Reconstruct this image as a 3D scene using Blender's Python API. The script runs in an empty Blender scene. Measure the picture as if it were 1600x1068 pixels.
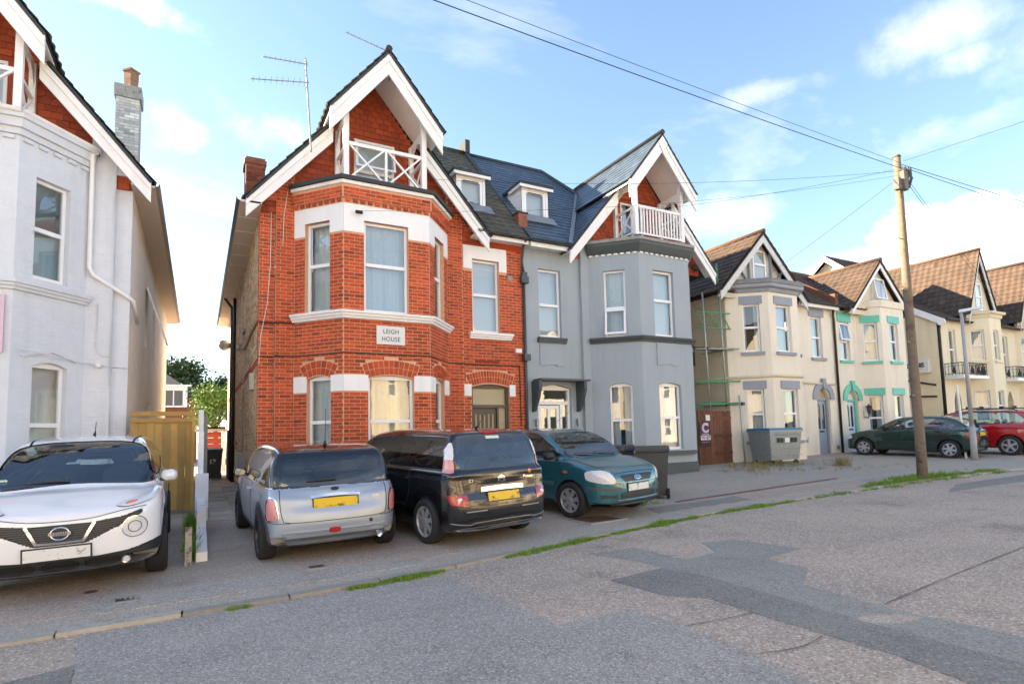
import bpy, math, random
import numpy as np
from mathutils import Vector, Matrix, geometry
random.seed(11)
rng = np.random.default_rng(5)
S = bpy.context.scene
COL = S.collection

# ---------------------------------------------------------------- camera
cam = bpy.data.cameras.new('camera')
cam.lens = 20.25; cam.sensor_width = 36.0; cam.shift_y = 0.0444
cam.clip_start = 0.05; cam.clip_end = 3000
camo = bpy.data.objects.new('camera', cam); COL.objects.link(camo)
_y, _p, _r = math.radians(28.6), math.radians(4.6), math.radians(-1.35)
_f = Vector((math.sin(_y)*math.cos(_p), math.cos(_y)*math.cos(_p), math.sin(_p)))
_rt = Vector((math.cos(_y), -math.sin(_y), 0)); _up = _rt.cross(_f)
_r2 = _rt*math.cos(_r) + _up*math.sin(_r); _u2 = -_rt*math.sin(_r) + _up*math.cos(_r)
camo.matrix_world = Matrix(((_r2.x, _u2.x, -_f.x, 0), (_r2.y, _u2.y, -_f.y, 0), (_r2.z, _u2.z, -_f.z, 1.55), (0, 0, 0, 1)))
S.camera = camo

# ---------------------------------------------------------------- world, sun, exposure
SUN_EL = math.radians(22.5); SUN_AZ = (-0.77, 0.64)        # sun stands low behind the houses, to the left
W = bpy.data.worlds.new('World'); S.world = W; W.use_nodes = True
nt = W.node_tree; N = nt.nodes; N.clear(); L = nt.links
sky = N.new('ShaderNodeTexSky'); sky.sky_type = 'NISHITA'; sky.sun_disc = False
sky.sun_elevation = SUN_EL; sky.sun_rotation = math.atan2(SUN_AZ[0], SUN_AZ[1])
sky.air_density = 1.0; sky.dust_density = 0.25; sky.ozone_density = 4.0; sky.altitude = 50
tc = N.new('ShaderNodeTexCoord')
def wn(t, **k):
    n = N.new(t)
    for a, b in k.items(): setattr(n, a, b)
    return n
sep = wn('ShaderNodeSeparateXYZ'); L.new(tc.outputs['Generated'], sep.inputs[0])
def wm(op, a, b=None, c=None):
    n = wn('ShaderNodeMath', operation=op)
    for i, v in enumerate((a, b, c)):
        if v is None: continue
        if isinstance(v, (int, float)): n.inputs[i].default_value = v
        else: L.new(v, n.inputs[i])
    return n.outputs[0]
# clouds live on a flat layer high above: direction / (z + small)
zz = wm('ADD', wm('MAXIMUM', sep.outputs[2], 0.0), 0.10)
cv = wn('ShaderNodeCombineXYZ'); L.new(wm('DIVIDE', sep.outputs[0], zz), cv.inputs[0]); L.new(wm('DIVIDE', sep.outputs[1], zz), cv.inputs[1])
n1 = wn('ShaderNodeTexNoise'); n1.inputs['Scale'].default_value = 0.85; n1.inputs['Detail'].default_value = 9; n1.inputs['Roughness'].default_value = 0.58
n1.inputs['Distortion'].default_value = 0.35
mpg = wn('ShaderNodeMapping'); mpg.inputs['Location'].default_value = (3.1, 1.7, 0.4); L.new(cv.outputs[0], mpg.inputs[0]); L.new(mpg.outputs[0], n1.inputs['Vector'])
cr = wn('ShaderNodeMapRange'); cr.inputs[1].default_value = 0.50; cr.inputs[2].default_value = 0.78; L.new(n1.outputs[0], cr.inputs[0])
# one bigger bright cumulus bank low on the right and some small ones
def cloud_at(d, rx, rz, soft):
    d = Vector(d).normalized()
    side = Vector((d.y, -d.x, 0)).normalized(); upv = side.cross(d)
    def dot(v):
        n = wn('ShaderNodeVectorMath', operation='DOT_PRODUCT'); L.new(tc.outputs['Generated'], n.inputs[0]); n.inputs[1].default_value = v; return n.outputs['Value']
    a = wm('DIVIDE', dot(side), rx); b = wm('DIVIDE', dot(upv), rz)
    r2 = wm('ADD', wm('MULTIPLY', a, a), wm('MULTIPLY', b, b))
    front = wm('GREATER_THAN', dot(d), 0.0)
    return wm('MULTIPLY', wm('MAXIMUM', wm('SUBTRACT', 1.0, r2), 0.0), front)
nz2 = wn('ShaderNodeTexNoise'); nz2.inputs['Scale'].default_value = 9; nz2.inputs['Detail'].default_value = 8; nz2.inputs['Roughness'].default_value = 0.6
L.new(tc.outputs['Generated'], nz2.inputs['Vector'])
nzc = wm('SUBTRACT', nz2.outputs[0], 0.5)
CLOUDS = [((0.89, 0.365, 0.26), .15, .055, 1.0, .40), ((0.81, 0.33, 0.49), .11, .05, .22, 1.0), ((0.83, 0.32, 0.45), .08, .022, .30, 1.0),
          ((-0.04, 0.90, 0.43), .055, .04, .30, .9), ((0.08, 0.88, 0.46), .08, .05, .32, .9), ((-0.12, 0.82, 0.555), .14, .025, .4, .9), ((0.70, 0.53, 0.48), .10, .02, .22, .9), ((0.70, 0.62, 0.33), .14, .04, .25, 1.0)]
tot = None
for d, rx, rz, amp, thick in CLOUDS:
    E = cloud_at(d, rx, rz, 1); Ew = wm('MINIMUM', wm('MULTIPLY', cloud_at(d, rx*1.5, rz*1.5, 1), 1.6), 1.0)
    m = wm('ADD', E, wm('MULTIPLY', wm('MULTIPLY', nzc, 4.0), Ew))
    r = wn('ShaderNodeMapRange'); r.interpolation_type = 'SMOOTHSTEP'
    r.inputs[1].default_value = 0.12; r.inputs[2].default_value = 0.35 + thick*1.6; r.inputs[4].default_value = amp; L.new(m, r.inputs[0])
    msk = wm('MULTIPLY', r.outputs[0], Ew)
    tot = msk if tot is None else wm('MAXIMUM', tot, msk)
tot = wm('MAXIMUM', tot, wm('MULTIPLY', cr.outputs[0], 0.42))
tot = wm('MINIMUM', tot, 1.0)
mixc = wn('ShaderNodeMix', data_type='RGBA'); L.new(tot, mixc.inputs[0]); L.new(sky.outputs[0], mixc.inputs[6]); mixc.inputs[7].default_value = (6.5, 6.5, 6.8, 1)
bg = N.new('ShaderNodeBackground'); bg.inputs[1].default_value = 0.10
L.new(mixc.outputs[2], bg.inputs[0])
wo = N.new('ShaderNodeOutputWorld'); L.new(bg.outputs[0], wo.inputs[0])

sun = bpy.data.lights.new('sun', 'SUN'); sun.energy = 5.0; sun.angle = math.radians(0.5); sun.color = (1.0, 0.90, 0.76)
suno = bpy.data.objects.new('sun', sun); COL.objects.link(suno)
_sd = Vector((SUN_AZ[0]*math.cos(SUN_EL), SUN_AZ[1]*math.cos(SUN_EL), math.sin(SUN_EL)))
suno.rotation_euler = _sd.to_track_quat('Z', 'Y').to_euler(); suno.location = (-30, 30, 40)
S.view_settings.view_transform = 'Standard'; S.view_settings.look = 'None'
S.view_settings.gamma = 1.0; S.view_settings.use_curve_mapping = False
S.view_settings.exposure = 2.32
S.view_settings.use_white_balance = True; S.view_settings.white_balance_temperature = 8000; S.view_settings.white_balance_tint = 12
S.cycles.max_bounces = 8; S.cycles.transparent_max_bounces = 16

# ---------------------------------------------------------------- materials
MATS = {}
def mat(name, col=(0.5, 0.5, 0.5), rough=0.6, metal=0.0, spec=0.5, coat=0.0, var=0.0, vs=6.0, bump=0.0, bs=60.0, var2=0.0, vs2=0.7, rand=0.0, attr=None, dark=None, crough=0.03, streak=0.0):
    if name in MATS: return MATS[name]
    m = bpy.data.materials.new(name); m.use_nodes = True
    t = m.node_tree; b = t.nodes['Principled BSDF']; n = t.nodes; l = t.links
    b.inputs['Roughness'].default_value = rough; b.inputs['Metallic'].default_value = metal
    b.inputs['Specular IOR Level'].default_value = spec
    b.inputs['Coat Weight'].default_value = coat; b.inputs['Coat Roughness'].default_value = crough
    c4 = (*col, 1); b.inputs['Base Color'].default_value = c4
    cur = None
    geo = n.new('ShaderNodeNewGeometry')
    def scale_by(fac_out, lo, hi):
        nonlocal cur
        mr = n.new('ShaderNodeMapRange'); mr.inputs[3].default_value = lo; mr.inputs[4].default_value = hi; l.new(fac_out, mr.inputs[0])
        mx = n.new('ShaderNodeVectorMath'); mx.operation = 'SCALE'
        if cur is None: mx.inputs[0].default_value = col
        else: l.new(cur, mx.inputs[0])
        l.new(mr.outputs[0], mx.inputs['Scale']); cur = mx.outputs[0]
    def noise(s, det=4, rg=0.6):
        z = n.new('ShaderNodeTexNoise'); z.inputs['Scale'].default_value = s; z.inputs['Detail'].default_value = det; z.inputs['Roughness'].default_value = rg
        l.new(geo.outputs['Position'], z.inputs['Vector']); return z.outputs[0]
    if rand:
        oi = n.new('ShaderNodeObjectInfo'); scale_by(oi.outputs['Random'], 1-rand, 1+rand)
    if attr:
        at = n.new('ShaderNodeAttribute'); at.attribute_name = attr; scale_by(at.outputs['Fac'], 1-0.5, 1+0.5)
    if var: 
        mr = noise(vs); scale_by(mr, 1-var*1.6, 1+var*1.6)
    if var2:
        mr = noise(vs2, 3, 0.5); scale_by(mr, 1-var2*1.6, 1+var2*1.6)
    if dark:      # weathering stains with a shape of their own: (colour, scale, threshold)
        dc, ds, th = dark
        z = noise(ds, 6, 0.7); mr = n.new('ShaderNodeMapRange'); mr.inputs[1].default_value = th; mr.inputs[2].default_value = th+0.12; l.new(z, mr.inputs[0])
        mx = n.new('ShaderNodeMix'); mx.data_type = 'RGBA'; l.new(mr.outputs[0], mx.inputs[0])
        if cur is None: mx.inputs[6].default_value = c4
        else: l.new(cur, mx.inputs[6])
        mx.inputs[7].default_value = (*dc, 1); cur = mx.outputs[2]
    if streak:    # rain streaks and grime running down the face
        mp = n.new('ShaderNodeVectorMath'); mp.operation = 'MULTIPLY'; mp.inputs[1].default_value = (3.2, 3.2, .35); l.new(geo.outputs['Position'], mp.inputs[0])
        z = n.new('ShaderNodeTexNoise'); z.inputs['Scale'].default_value = 1.0; z.inputs['Detail'].default_value = 7; z.inputs['Roughness'].default_value = .65; l.new(mp.outputs[0], z.inputs['Vector'])
        mr = n.new('ShaderNodeMapRange'); mr.inputs[1].default_value = .50; mr.inputs[2].default_value = .85; mr.inputs[4].default_value = streak; l.new(z.outputs[0], mr.inputs[0])
        mx = n.new('ShaderNodeMix'); mx.data_type = 'RGBA'; l.new(mr.outputs[0], mx.inputs[0])
        if cur is None: mx.inputs[6].default_value = c4
        else: l.new(cur, mx.inputs[6])
        mx.inputs[7].default_value = (col[0]*.42, col[1]*.40, col[2]*.36, 1); cur = mx.outputs[2]
    if cur is not None: l.new(cur, b.inputs['Base Color'])
    if bump:
        z = noise(bs, 3); bp = n.new('ShaderNodeBump'); bp.inputs['Strength'].default_value = bump; bp.inputs['Distance'].default_value = 0.01
        l.new(z, bp.inputs['Height']); l.new(bp.outputs[0], b.inputs['Normal'])
    MATS[name] = m; return m

def glass_mat(name, tint=(0.75, 0.85, 0.85), base=0.06, gain=1.0, rough=0.0, wave=0.012):
    if name in MATS: return MATS[name]
    m = bpy.data.materials.new(name); m.use_nodes = True; t = m.node_tree; n = t.nodes; l = t.links; n.clear()
    o = n.new('ShaderNodeOutputMaterial'); mx = n.new('ShaderNodeMixShader'); tr = n.new('ShaderNodeBsdfTransparent'); g = n.new('ShaderNodeBsdfGlossy')
    tr.inputs[0].default_value = (*tint, 1); g.inputs['Roughness'].default_value = rough; g.inputs[0].default_value = (1, 1, 1, 1)
    fr = n.new('ShaderNodeFresnel'); fr.inputs[0].default_value = 1.5
    ma = n.new('ShaderNodeMath'); ma.operation = 'MULTIPLY_ADD'; ma.inputs[1].default_value = gain; ma.inputs[2].default_value = base; ma.use_clamp = True
    l.new(fr.outputs[0], ma.inputs[0]); l.new(ma.outputs[0], mx.inputs[0]); l.new(tr.outputs[0], mx.inputs[1]); l.new(g.outputs[0], mx.inputs[2])
    # old panes are never quite flat
    tx = n.new('ShaderNodeTexNoise'); tx.inputs['Scale'].default_value = 3.0; geo = n.new('ShaderNodeNewGeometry'); l.new(geo.outputs['Position'], tx.inputs['Vector'])
    bp = n.new('ShaderNodeBump'); bp.inputs['Strength'].default_value = wave; bp.inputs['Distance'].default_value = 0.05; l.new(tx.outputs[0], bp.inputs['Height']); l.new(bp.outputs[0], g.inputs['Normal'])
    l.new(mx.outputs[0], o.inputs[0]); MATS[name] = m; return m

# ---------------------------------------------------------------- mesh helpers
def link(o, parent=None):
    COL.objects.link(o)
    if parent is not None: o.parent = parent
    return o
def tag(o, label=None, cat=None, group=None, kind=None):
    if label: o['label'] = label
    if cat: o['category'] = cat
    if group: o['group'] = group
    if kind: o['kind'] = kind
    return o
def thing(name, label, cat, loc=(0, 0, 0), rz=0.0, group=None):
    o = bpy.data.objects.new(name, None); o.empty_display_size = 0.2; COL.objects.link(o)
    o.location = loc; o.rotation_euler = (0, 0, rz); return tag(o, label, cat, group)
def mesh_np(name, v, f, m=None, parent=None, smooth=False, label=None, kind=None):
    me = bpy.data.meshes.new(name); me.from_pydata([tuple(map(float, p)) for p in v], [], [tuple(q) for q in f])
    if m is not None: me.materials.append(m)
    if smooth: me.polygons.foreach_set('use_smooth', [True]*len(me.polygons))
    me.update()
    o = bpy.data.objects.new(name, me); link(o, parent); tag(o, label, None, None, kind); return o
class Fr:                       # a vertical plane: u along it, d out of it, z up
    def __init__(s, o, e):
        s.o = Vector(o); e = Vector(e); s.len = (e-s.o).length; s.d = (e-s.o).normalized(); s.n = Vector((s.d.y, -s.d.x))
    def p(s, u, d, z): return (s.o.x+s.d.x*u+s.n.x*d, s.o.y+s.d.y*u+s.n.y*d, z)
WX = Fr((0, 0), (1, 0))         # world frame: u = x, d = -y
class MB:
    def __init__(s): s.v = []; s.f = []; s.tone = []
    def add(s, vs, fs, tone=0.5):
        b = len(s.v); s.v += list(vs); s.f += [tuple(b+i for i in q) for q in fs]; s.tone += [tone]*len(fs); return s
    def box(s, x0, x1, y0, y1, z0, z1, tone=0.5):
        return s.add([(x0, y0, z0), (x1, y0, z0), (x1, y1, z0), (x0, y1, z0), (x0, y0, z1), (x1, y0, z1), (x1, y1, z1), (x0, y1, z1)],
                     [(0, 3, 2, 1), (4, 5, 6, 7), (0, 1, 5, 4), (1, 2, 6, 5), (2, 3, 7, 6), (3, 0, 4, 7)], tone)
    def boxF(s, fr, u0, u1, d0, d1, z0, z1, tone=0.5):      # d1 > d0: outwards
        P = fr.p
        return s.add([P(u0, d1, z0), P(u1, d1, z0), P(u1, d0, z0), P(u0, d0, z0), P(u0, d1, z1), P(u1, d1, z1), P(u1, d0, z1), P(u0, d0, z1)],
                     [(0, 3, 2, 1), (4, 5, 6, 7), (0, 1, 5, 4), (1, 2, 6, 5), (2, 3, 7, 6), (3, 0, 4, 7)], tone)
    def prismF(s, fr, poly, d0, d1):                         # poly of (u, z), counter-clockwise seen from outside
        k = len(poly); vs = [fr.p(u, d1, z) for u, z in poly]+[fr.p(u, d0, z) for u, z in poly]
        tri = geometry.tessellate_polygon([[Vector((u, z, 0)) for u, z in poly]])
        fs = [t for t in tri]+[tuple(k+i for i in reversed(t)) for t in tri]+[(i, k+i, k+(i+1) % k, (i+1) % k) for i in range(k)]
        return s.add(vs, fs)
    def prism(s, ring0, ring1):                              # two matching 3d loops
        k = len(ring0)
        return s.add(list(ring0)+list(ring1), [tuple(range(k-1, -1, -1)), tuple(range(k, 2*k))]+[(i, (i+1) % k, k+(i+1) % k, k+i) for i in range(k)])
    def beam(s, a, b, w, h, up=(0, 0, 1)):                   # rectangular bar from a to b
        a = Vector(a); b = Vector(b); d = (b-a).normalized(); u = Vector(up)
        r = d.cross(u)
        if r.length < 1e-4: r = d.cross(Vector((1, 0, 0)))
        r.normalize(); u = r.cross(d)
        q = [(-w/2, -h/2), (w/2, -h/2), (w/2, h/2), (-w/2, h/2)]
        return s.prism([a+r*i+u*j for i, j in q], [b+r*i+u*j for i, j in q])
    def tube(s, pts, r, n=8, close=True):
        pts = [Vector(p) for p in pts]; rs = r if isinstance(r, (list, tuple)) else [r]*len(pts)
        b = len(s.v); prev = None
        for i, p in enumerate(pts):
            d = (pts[min(i+1, len(pts)-1)]-pts[max(i-1, 0)]).normalized()
            ref = prev if prev is not None else (Vector((0, 0, 1)) if abs(d.z) < 0.9 else Vector((1, 0, 0)))
            a = d.cross(ref).normalized(); c = a.cross(d).normalized(); prev = c
            s.v += [p+(a*math.cos(2*math.pi*k/n)+c*math.sin(2*math.pi*k/n))*rs[i] for k in range(n)]
        for i in range(len(pts)-1):
            for k in range(n): s.f.append((b+i*n+k, b+i*n+(k+1) % n, b+(i+1)*n+(k+1) % n, b+(i+1)*n+k)); s.tone.append(.5)
        if close:
            s.f.append(tuple(b+k for k in range(n-1, -1, -1))); s.f.append(tuple(b+(len(pts)-1)*n+k for k in range(n))); s.tone += [.5, .5]
        return s
    def lathe(s, prof, c=(0, 0, 0), axis='z', n=24):         # prof of (radius, height)
        b = len(s.v); C = Vector(c)
        for r, h in prof:
            for k in range(n):
                a = 2*math.pi*k/n; p = (r*math.cos(a), r*math.sin(a), h)
                if axis == 'x': p = (p[2], p[0], p[1])
                if axis == 'y': p = (p[0], -p[2], p[1])
                s.v.append(C+Vector(p))
        for i in range(len(prof)-1):
            for k in range(n): s.f.append((b+i*n+k, b+i*n+(k+1) % n, b+(i+1)*n+(k+1) % n, b+(i+1)*n+k)); s.tone.append(.5)
        return s
    def wallF(s, fr, outer, holes=(), depth=0.12, d=0.0):
        loops = [list(outer)]+[list(h) for h in holes]
        flat = [q for lp in loops for q in lp]
        tri = geometry.tessellate_polygon([[Vector((u, z, 0)) for u, z in lp] for lp in loops])
        s.add([fr.p(u, d, z) for u, z in flat], [t for t in tri])
        for h in holes:
            k = len(h); s.add([fr.p(u, d, z) for u, z in h]+[fr.p(u, d-depth, z) for u, z in h], [(i, (i+1) % k, k+(i+1) % k, k+i) for i in range(k)])
        return s
    def build(s, name, m=None, parent=None, smooth=False, label=None, kind=None, tone=False, local=False):
        me = bpy.data.meshes.new(name)
        off = Vector((0, 0, 0)) if (parent is None or local) else world_loc(parent)
        me.from_pydata([(p[0]-off.x, p[1]-off.y, p[2]-off.z) for p in s.v], [], s.f)
        if m is not None: me.materials.append(m)
        if smooth: me.polygons.foreach_set('use_smooth', [True]*len(me.polygons))
        if tone:
            a = me.attributes.new('tone', 'FLOAT', 'FACE'); a.data.foreach_set('value', s.tone)
        me.update()
        o = bpy.data.objects.new(name, me); link(o, parent); tag(o, label, None, None, kind); return o
def world_loc(o):
    v = Vector((0, 0, 0))
    while o is not None: v += Vector(o.location); o = o.parent
    return v
def arc_rect(u0, u1, z0, z1, rise, n=8):     # opening with a segmental arched head; z1 is the springing
    pts = [(u0, z0), (u1, z0)]
    if rise <= 0: return pts+[(u1, z1), (u0, z1)]
    for k in range(n+1):
        t = k/n; u = u1+(u0-u1)*t; pts.append((u, z1+rise*(1-(2*t-1)**2)))
    return pts
def rect(u0, u1, z0, z1): return [(u0, z0), (u1, z0), (u1, z1), (u0, z1)]
def row_intervals(loops, z):                 # crossings of a horizontal line with polygons (even-odd)
    xs = []
    for lp in loops:
        k = len(lp)
        for i in range(k):
            (a, b), (c, d) = lp[i], lp[(i+1) % k]
            if (b <= z) != (d <= z): xs.append(a+(c-a)*(z-b)/(d-b))
    xs.sort(); return [(xs[i], xs[i+1]) for i in range(0, len(xs)-1, 2)]
def text_mesh(name, body, size, m, parent=None, depth=0.002, align='CENTER', spacing=1.0, bold=0.0):
    c = bpy.data.curves.new(name, 'FONT'); c.body = body; c.size = size; c.extrude = depth; c.align_x = align; c.align_y = 'CENTER'; c.space_character = spacing; c.offset = bold
    t = bpy.data.objects.new(name+'_tmp', c); COL.objects.link(t)
    dg = bpy.context.evaluated_depsgraph_get(); me = bpy.data.meshes.new_from_object(t.evaluated_get(dg)); me.name = name
    bpy.data.objects.remove(t); bpy.data.curves.remove(c)
    me.materials.clear(); me.materials.append(m)
    o = bpy.data.objects.new(name, me); link(o, parent); return o
def place_text(o, p, n, up=(0, 0, 1)):       # lettering facing n
    n = Vector(n).normalized(); up = Vector(up); r = up.cross(n).normalized(); up = n.cross(r)
    m = Matrix((r, up, n)).transposed().to_4x4(); m.translation = Vector(p)
    o.matrix_basis = m; return o

M = {}
M['brick'] = mat('red_brick', (.47, .066, .018), .8, attr='tone', var=.16, vs=30, bump=.25, bs=160, var2=.13, vs2=.9, dark=((.22, .055, .025), 1.7, .63))
M['brick_one'] = mat('red_brick_single', (.47, .066, .018), .8, rand=.30, var=.16, vs=30, bump=.25, bs=160, var2=.13, vs2=.9, dark=((.22, .055, .025), 1.7, .63))
M['mortar'] = mat('red_mortar', (.66, .36, .22), .9, var=.1, vs=14, var2=.1)
M['buff'] = mat('buff_brick', (.60, .43, .265), .85, attr='tone', var=.16, vs=9, var2=.15, vs2=.5)
M['buff_mortar'] = mat('buff_mortar', (.66, .54, .40), .9, var=.1)
M['white'] = mat('white_paint_wood', (.82, .81, .79), .45, var=.04, vs=3, var2=.04, streak=.25)
M['upvc'] = mat('white_window_frame', (.83, .83, .83), .3)
M['whitebrick'] = mat('white_painted_brick', (.63, .66, .70), .6, var=.05, vs=5, var2=.05, bump=.2, bs=90, dark=((.45, .46, .47), 2.2, .64), streak=.25)
M['band'] = mat('white_band', (.84, .83, .82), .6, var=.03, streak=.25)
M['grey'] = mat('blue_grey_render', (.33, .385, .415), .75, var=.03, vs=2, var2=.05, bump=.15, bs=120, streak=.30)
M['darkgrey'] = mat('dark_grey_paint', (.055, .07, .075), .5, var=.08)
M['lead'] = mat('lead', (.055, .06, .062), .8, spec=.2, var=.15, vs=8)
M['tile_red'] = mat('terracotta_tile', (.36, .062, .022), .75, rand=.22, var=.14, vs=22)
M['tile_red_stuff'] = mat('terracotta_backing', (.30, .052, .018), .8, var=.14, vs=22)
M['roof_brown'] = mat('brown_roof_tile', (.075, .048, .033), .85, attr='tone', var=.16, vs=14, var2=.07, vs2=.8, dark=((.11, .075, .045), 16, .62))
M['roof_moss'] = mat('mossy_roof_tile', (.085, .078, .060), .9, attr='tone', var=.22, vs=9, var2=.2, dark=((.17, .165, .12), 7, .56))
M['slate'] = mat('blue_slate', (.060, .088, .118), .36, attr='tone', var=.15, vs=10, var2=.12)
M['slate_pale'] = MATS['blue_slate']
M['concrete'] = mat('concrete', (.30, .29, .26), .9, var=.18, vs=8, dark=((.15, .15, .13), 6, .57))
M['black_pipe'] = mat('black_pipe', (.012, .012, .013), .4)
M['glass'] = glass_mat('window_glass', (.85, .90, .90), .07, 1.3)
M['curtain'] = mat('net_curtain', (.62, .66, .66), .9, var=.1, vs=25)
M['curtain_blue'] = mat('lace_curtain', (.50, .60, .68), .9, var=.16, vs=40)
M['curtain_cream'] = mat('cream_curtain', (.68, .68, .62), .9, var=.08, vs=20)
M['blind'] = mat('blind', (.60, .64, .66), .7)
M['room'] = mat('room_dark', (.05, .05, .05), .9)
M['brown_door'] = mat('brown_door', (.085, .062, .046), .45, var=.08)
M['obscure'] = mat('obscure_glass', (.44, .37, .22), .25, var=.25, vs=70, bump=.6, bs=120)
M['timber'] = mat('new_timber', (.40, .23, .068), .75, rand=.26, var=.16, vs=7, dark=((.16, .075, .022), 13, .66))
M['oldwood'] = mat('weathered_gate_wood', (.15, .062, .036), .85, rand=.25, var=.25, vs=9, dark=((.26, .17, .12), 12, .6))
M['cream'] = mat('cream_render', (.72, .62, .45), .75, var=.03, vs=3, var2=.05, bump=.2, bs=60, streak=.30)
M['cream2'] = mat('pale_cream_render', (.80, .72, .585), .75, var=.03, vs=3, var2=.05, bump=.2, bs=60, streak=.30)
M['yellowcream'] = mat('yellow_cream_render', (.80, .69, .49), .75, var=.03, vs=3, var2=.04, streak=.30)
M['trimgrey'] = mat('lilac_grey_trim', (.28, .30, .345), .6, var=.06)
M['mint'] = mat('mint_trim', (.10, .50, .38), .5, var=.06)
M['bluedoor'] = mat('blue_grey_door', (.27, .32, .40), .45)
M['ridge'] = mat('ridge_tile', (.12, .06, .033), .85, var=.2, vs=8)
M['soffit'] = mat('soffit_board', (.62, .53, .46), .7, var=.06)
M['galv'] = mat('galvanised_steel', (.30, .33, .33), .5, metal=.55, var=.16, vs=12, dark=((.16, .13, .10), 9, .64))
M['scaff'] = mat('scaffold_tube', (.42, .46, .40), .5, metal=.5, var=.2, vs=14)
M['scaff_green'] = mat('scaffold_green', (.07, .30, .13), .5, var=.2, vs=20)
M['binplastic'] = mat('bin_grey', (.060, .063, .066), .55, var=.12, vs=10)
M['pole'] = mat('pole_wood', (.185, .14, .10), .9, var=.22, vs=12, dark=((.09, .065, .045), 4, .55), streak=.5)
M['cable'] = mat('cable', (.012, .013, .015), .6)
M['rust'] = mat('rust_iron', (.085, .045, .03), .85, var=.3, vs=25)
M['grass'] = mat('grass', (.15, .27, .03), .8, var=.3, vs=6)
M['dryweed'] = mat('dry_weed', (.24, .20, .07), .85, var=.25, vs=8)
M['leaf'] = mat('leaf', (.13, .22, .035), .7, var=.3, vs=3)
M['leafdark'] = mat('leaf_dark', (.035, .075, .02), .7, var=.3, vs=3)
M['bark'] = mat('bark', (.06, .045, .03), .9, var=.2)
M['paper'] = mat('paper_sign', (.72, .72, .70), .6)
M['ink'] = mat('sign_ink', (.02, .02, .022), .6)
def asphalt(name, c1, c2, chip=(.42, .38, .34), big=.5, grain=150.0, dirt=(.10, .085, .075), chips=.5):
    m = bpy.data.materials.new(name); m.use_nodes = True; t = m.node_tree; n = t.nodes; l = t.links; b = n['Principled BSDF']
    b.inputs['Roughness'].default_value = .9; b.inputs['Specular IOR Level'].default_value = .25
    geo = n.new('ShaderNodeNewGeometry')
    def nz(s, d=3, r=.6):
        z = n.new('ShaderNodeTexNoise'); z.inputs['Scale'].default_value = s; z.inputs['Detail'].default_value = d; z.inputs['Roughness'].default_value = r; l.new(geo.outputs['Position'], z.inputs['Vector']); return z.outputs[0]
    def mr(x, a, bb, lo=0, hi=1):
        q = n.new('ShaderNodeMapRange'); q.inputs[1].default_value = a; q.inputs[2].default_value = bb; q.inputs[3].default_value = lo; q.inputs[4].default_value = hi; l.new(x, q.inputs[0]); return q.outputs[0]
    def mx(f, a, c):
        q = n.new('ShaderNodeMix'); q.data_type = 'RGBA'; l.new(f, q.inputs[0])
        for i, v in ((6, a), (7, c)):
            if isinstance(v, tuple): q.inputs[i].default_value = (*v, 1)
            else: l.new(v, q.inputs[i])
        return q.outputs[2]
    col = mx(mr(nz(big, 5, .62), .38, .62), c1, c2)
    col = mx(mr(nz(2.2, 6, .7), .56, .72, 0, .55), col, dirt)
    vm = n.new('ShaderNodeVectorMath'); vm.operation = 'MULTIPLY'; vm.inputs[1].default_value = (.12, 1.3, 1); l.new(geo.outputs['Position'], vm.inputs[0])
    tn = n.new('ShaderNodeTexNoise'); tn.inputs['Scale'].default_value = 1.0; tn.inputs['Detail'].default_value = 4; l.new(vm.outputs[0], tn.inputs['Vector'])
    col = mx(mr(tn.outputs[0], .50, .72, 0, .32), col, dirt)      # wear running along the street
    col = mx(mr(nz(.9, 2, .4), .66, .74, 0, .45), col, tuple(x*.6 for x in dirt))   # oil and damp spots
    vo = n.new('ShaderNodeTexVoronoi'); vo.inputs['Scale'].default_value = grain*.52; l.new(geo.outputs['Position'], vo.inputs['Vector'])
    sp = n.new('ShaderNodeSeparateColor'); l.new(vo.outputs['Color'], sp.inputs[0])
    col = mx(mr(sp.outputs[0], 1-.30*chips-.12, 1-.12, 0, .75), col, chip)
    col = mx(mr(sp.outputs[1], .72, .95, 0, .6), col, tuple(x*.35 for x in c1))
    l.new(col, b.inputs['Base Color'])
    bp = n.new('ShaderNodeBump'); bp.inputs['Strength'].default_value = .55; bp.inputs['Distance'].default_value = .006; l.new(vo.outputs['Distance'], bp.inputs['Height']); l.new(bp.outputs[0], b.inputs['Normal'])
    MATS[name] = m; return m
M['road'] = asphalt('road_chippings', (.50, .375, .285), (.39, .305, .24), (.70, .59, .48), .45, 130, (.25, .195, .155))
M['patch_grey'] = asphalt('grey_asphalt', (.385, .335, .28), (.33, .29, .245), (.60, .54, .47), .8, 170, (.22, .19, .165), chips=.7)
M['patch_dark'] = asphalt('dark_asphalt_patch', (.27, .248, .21), (.235, .215, .185), (.44, .35, .30), .9, 170, (.13, .115, .10), .3)
M['patch_mid'] = asphalt('worn_asphalt_patch', (.34, .31, .26), (.305, .278, .232), (.44, .41, .35), .9, 170, (.18, .16, .135), .4)
M['pave'] = asphalt('pavement_asphalt', (.40, .345, .285), (.43, .355, .285), (.58, .52, .45), .55, 190, (.23, .185, .15), .35)
M['pave_pink'] = asphalt('pinkish_asphalt', (.44, .32, .25), (.38, .30, .245), (.60, .52, .44), .7, 170, (.22, .17, .14), .4)

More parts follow.
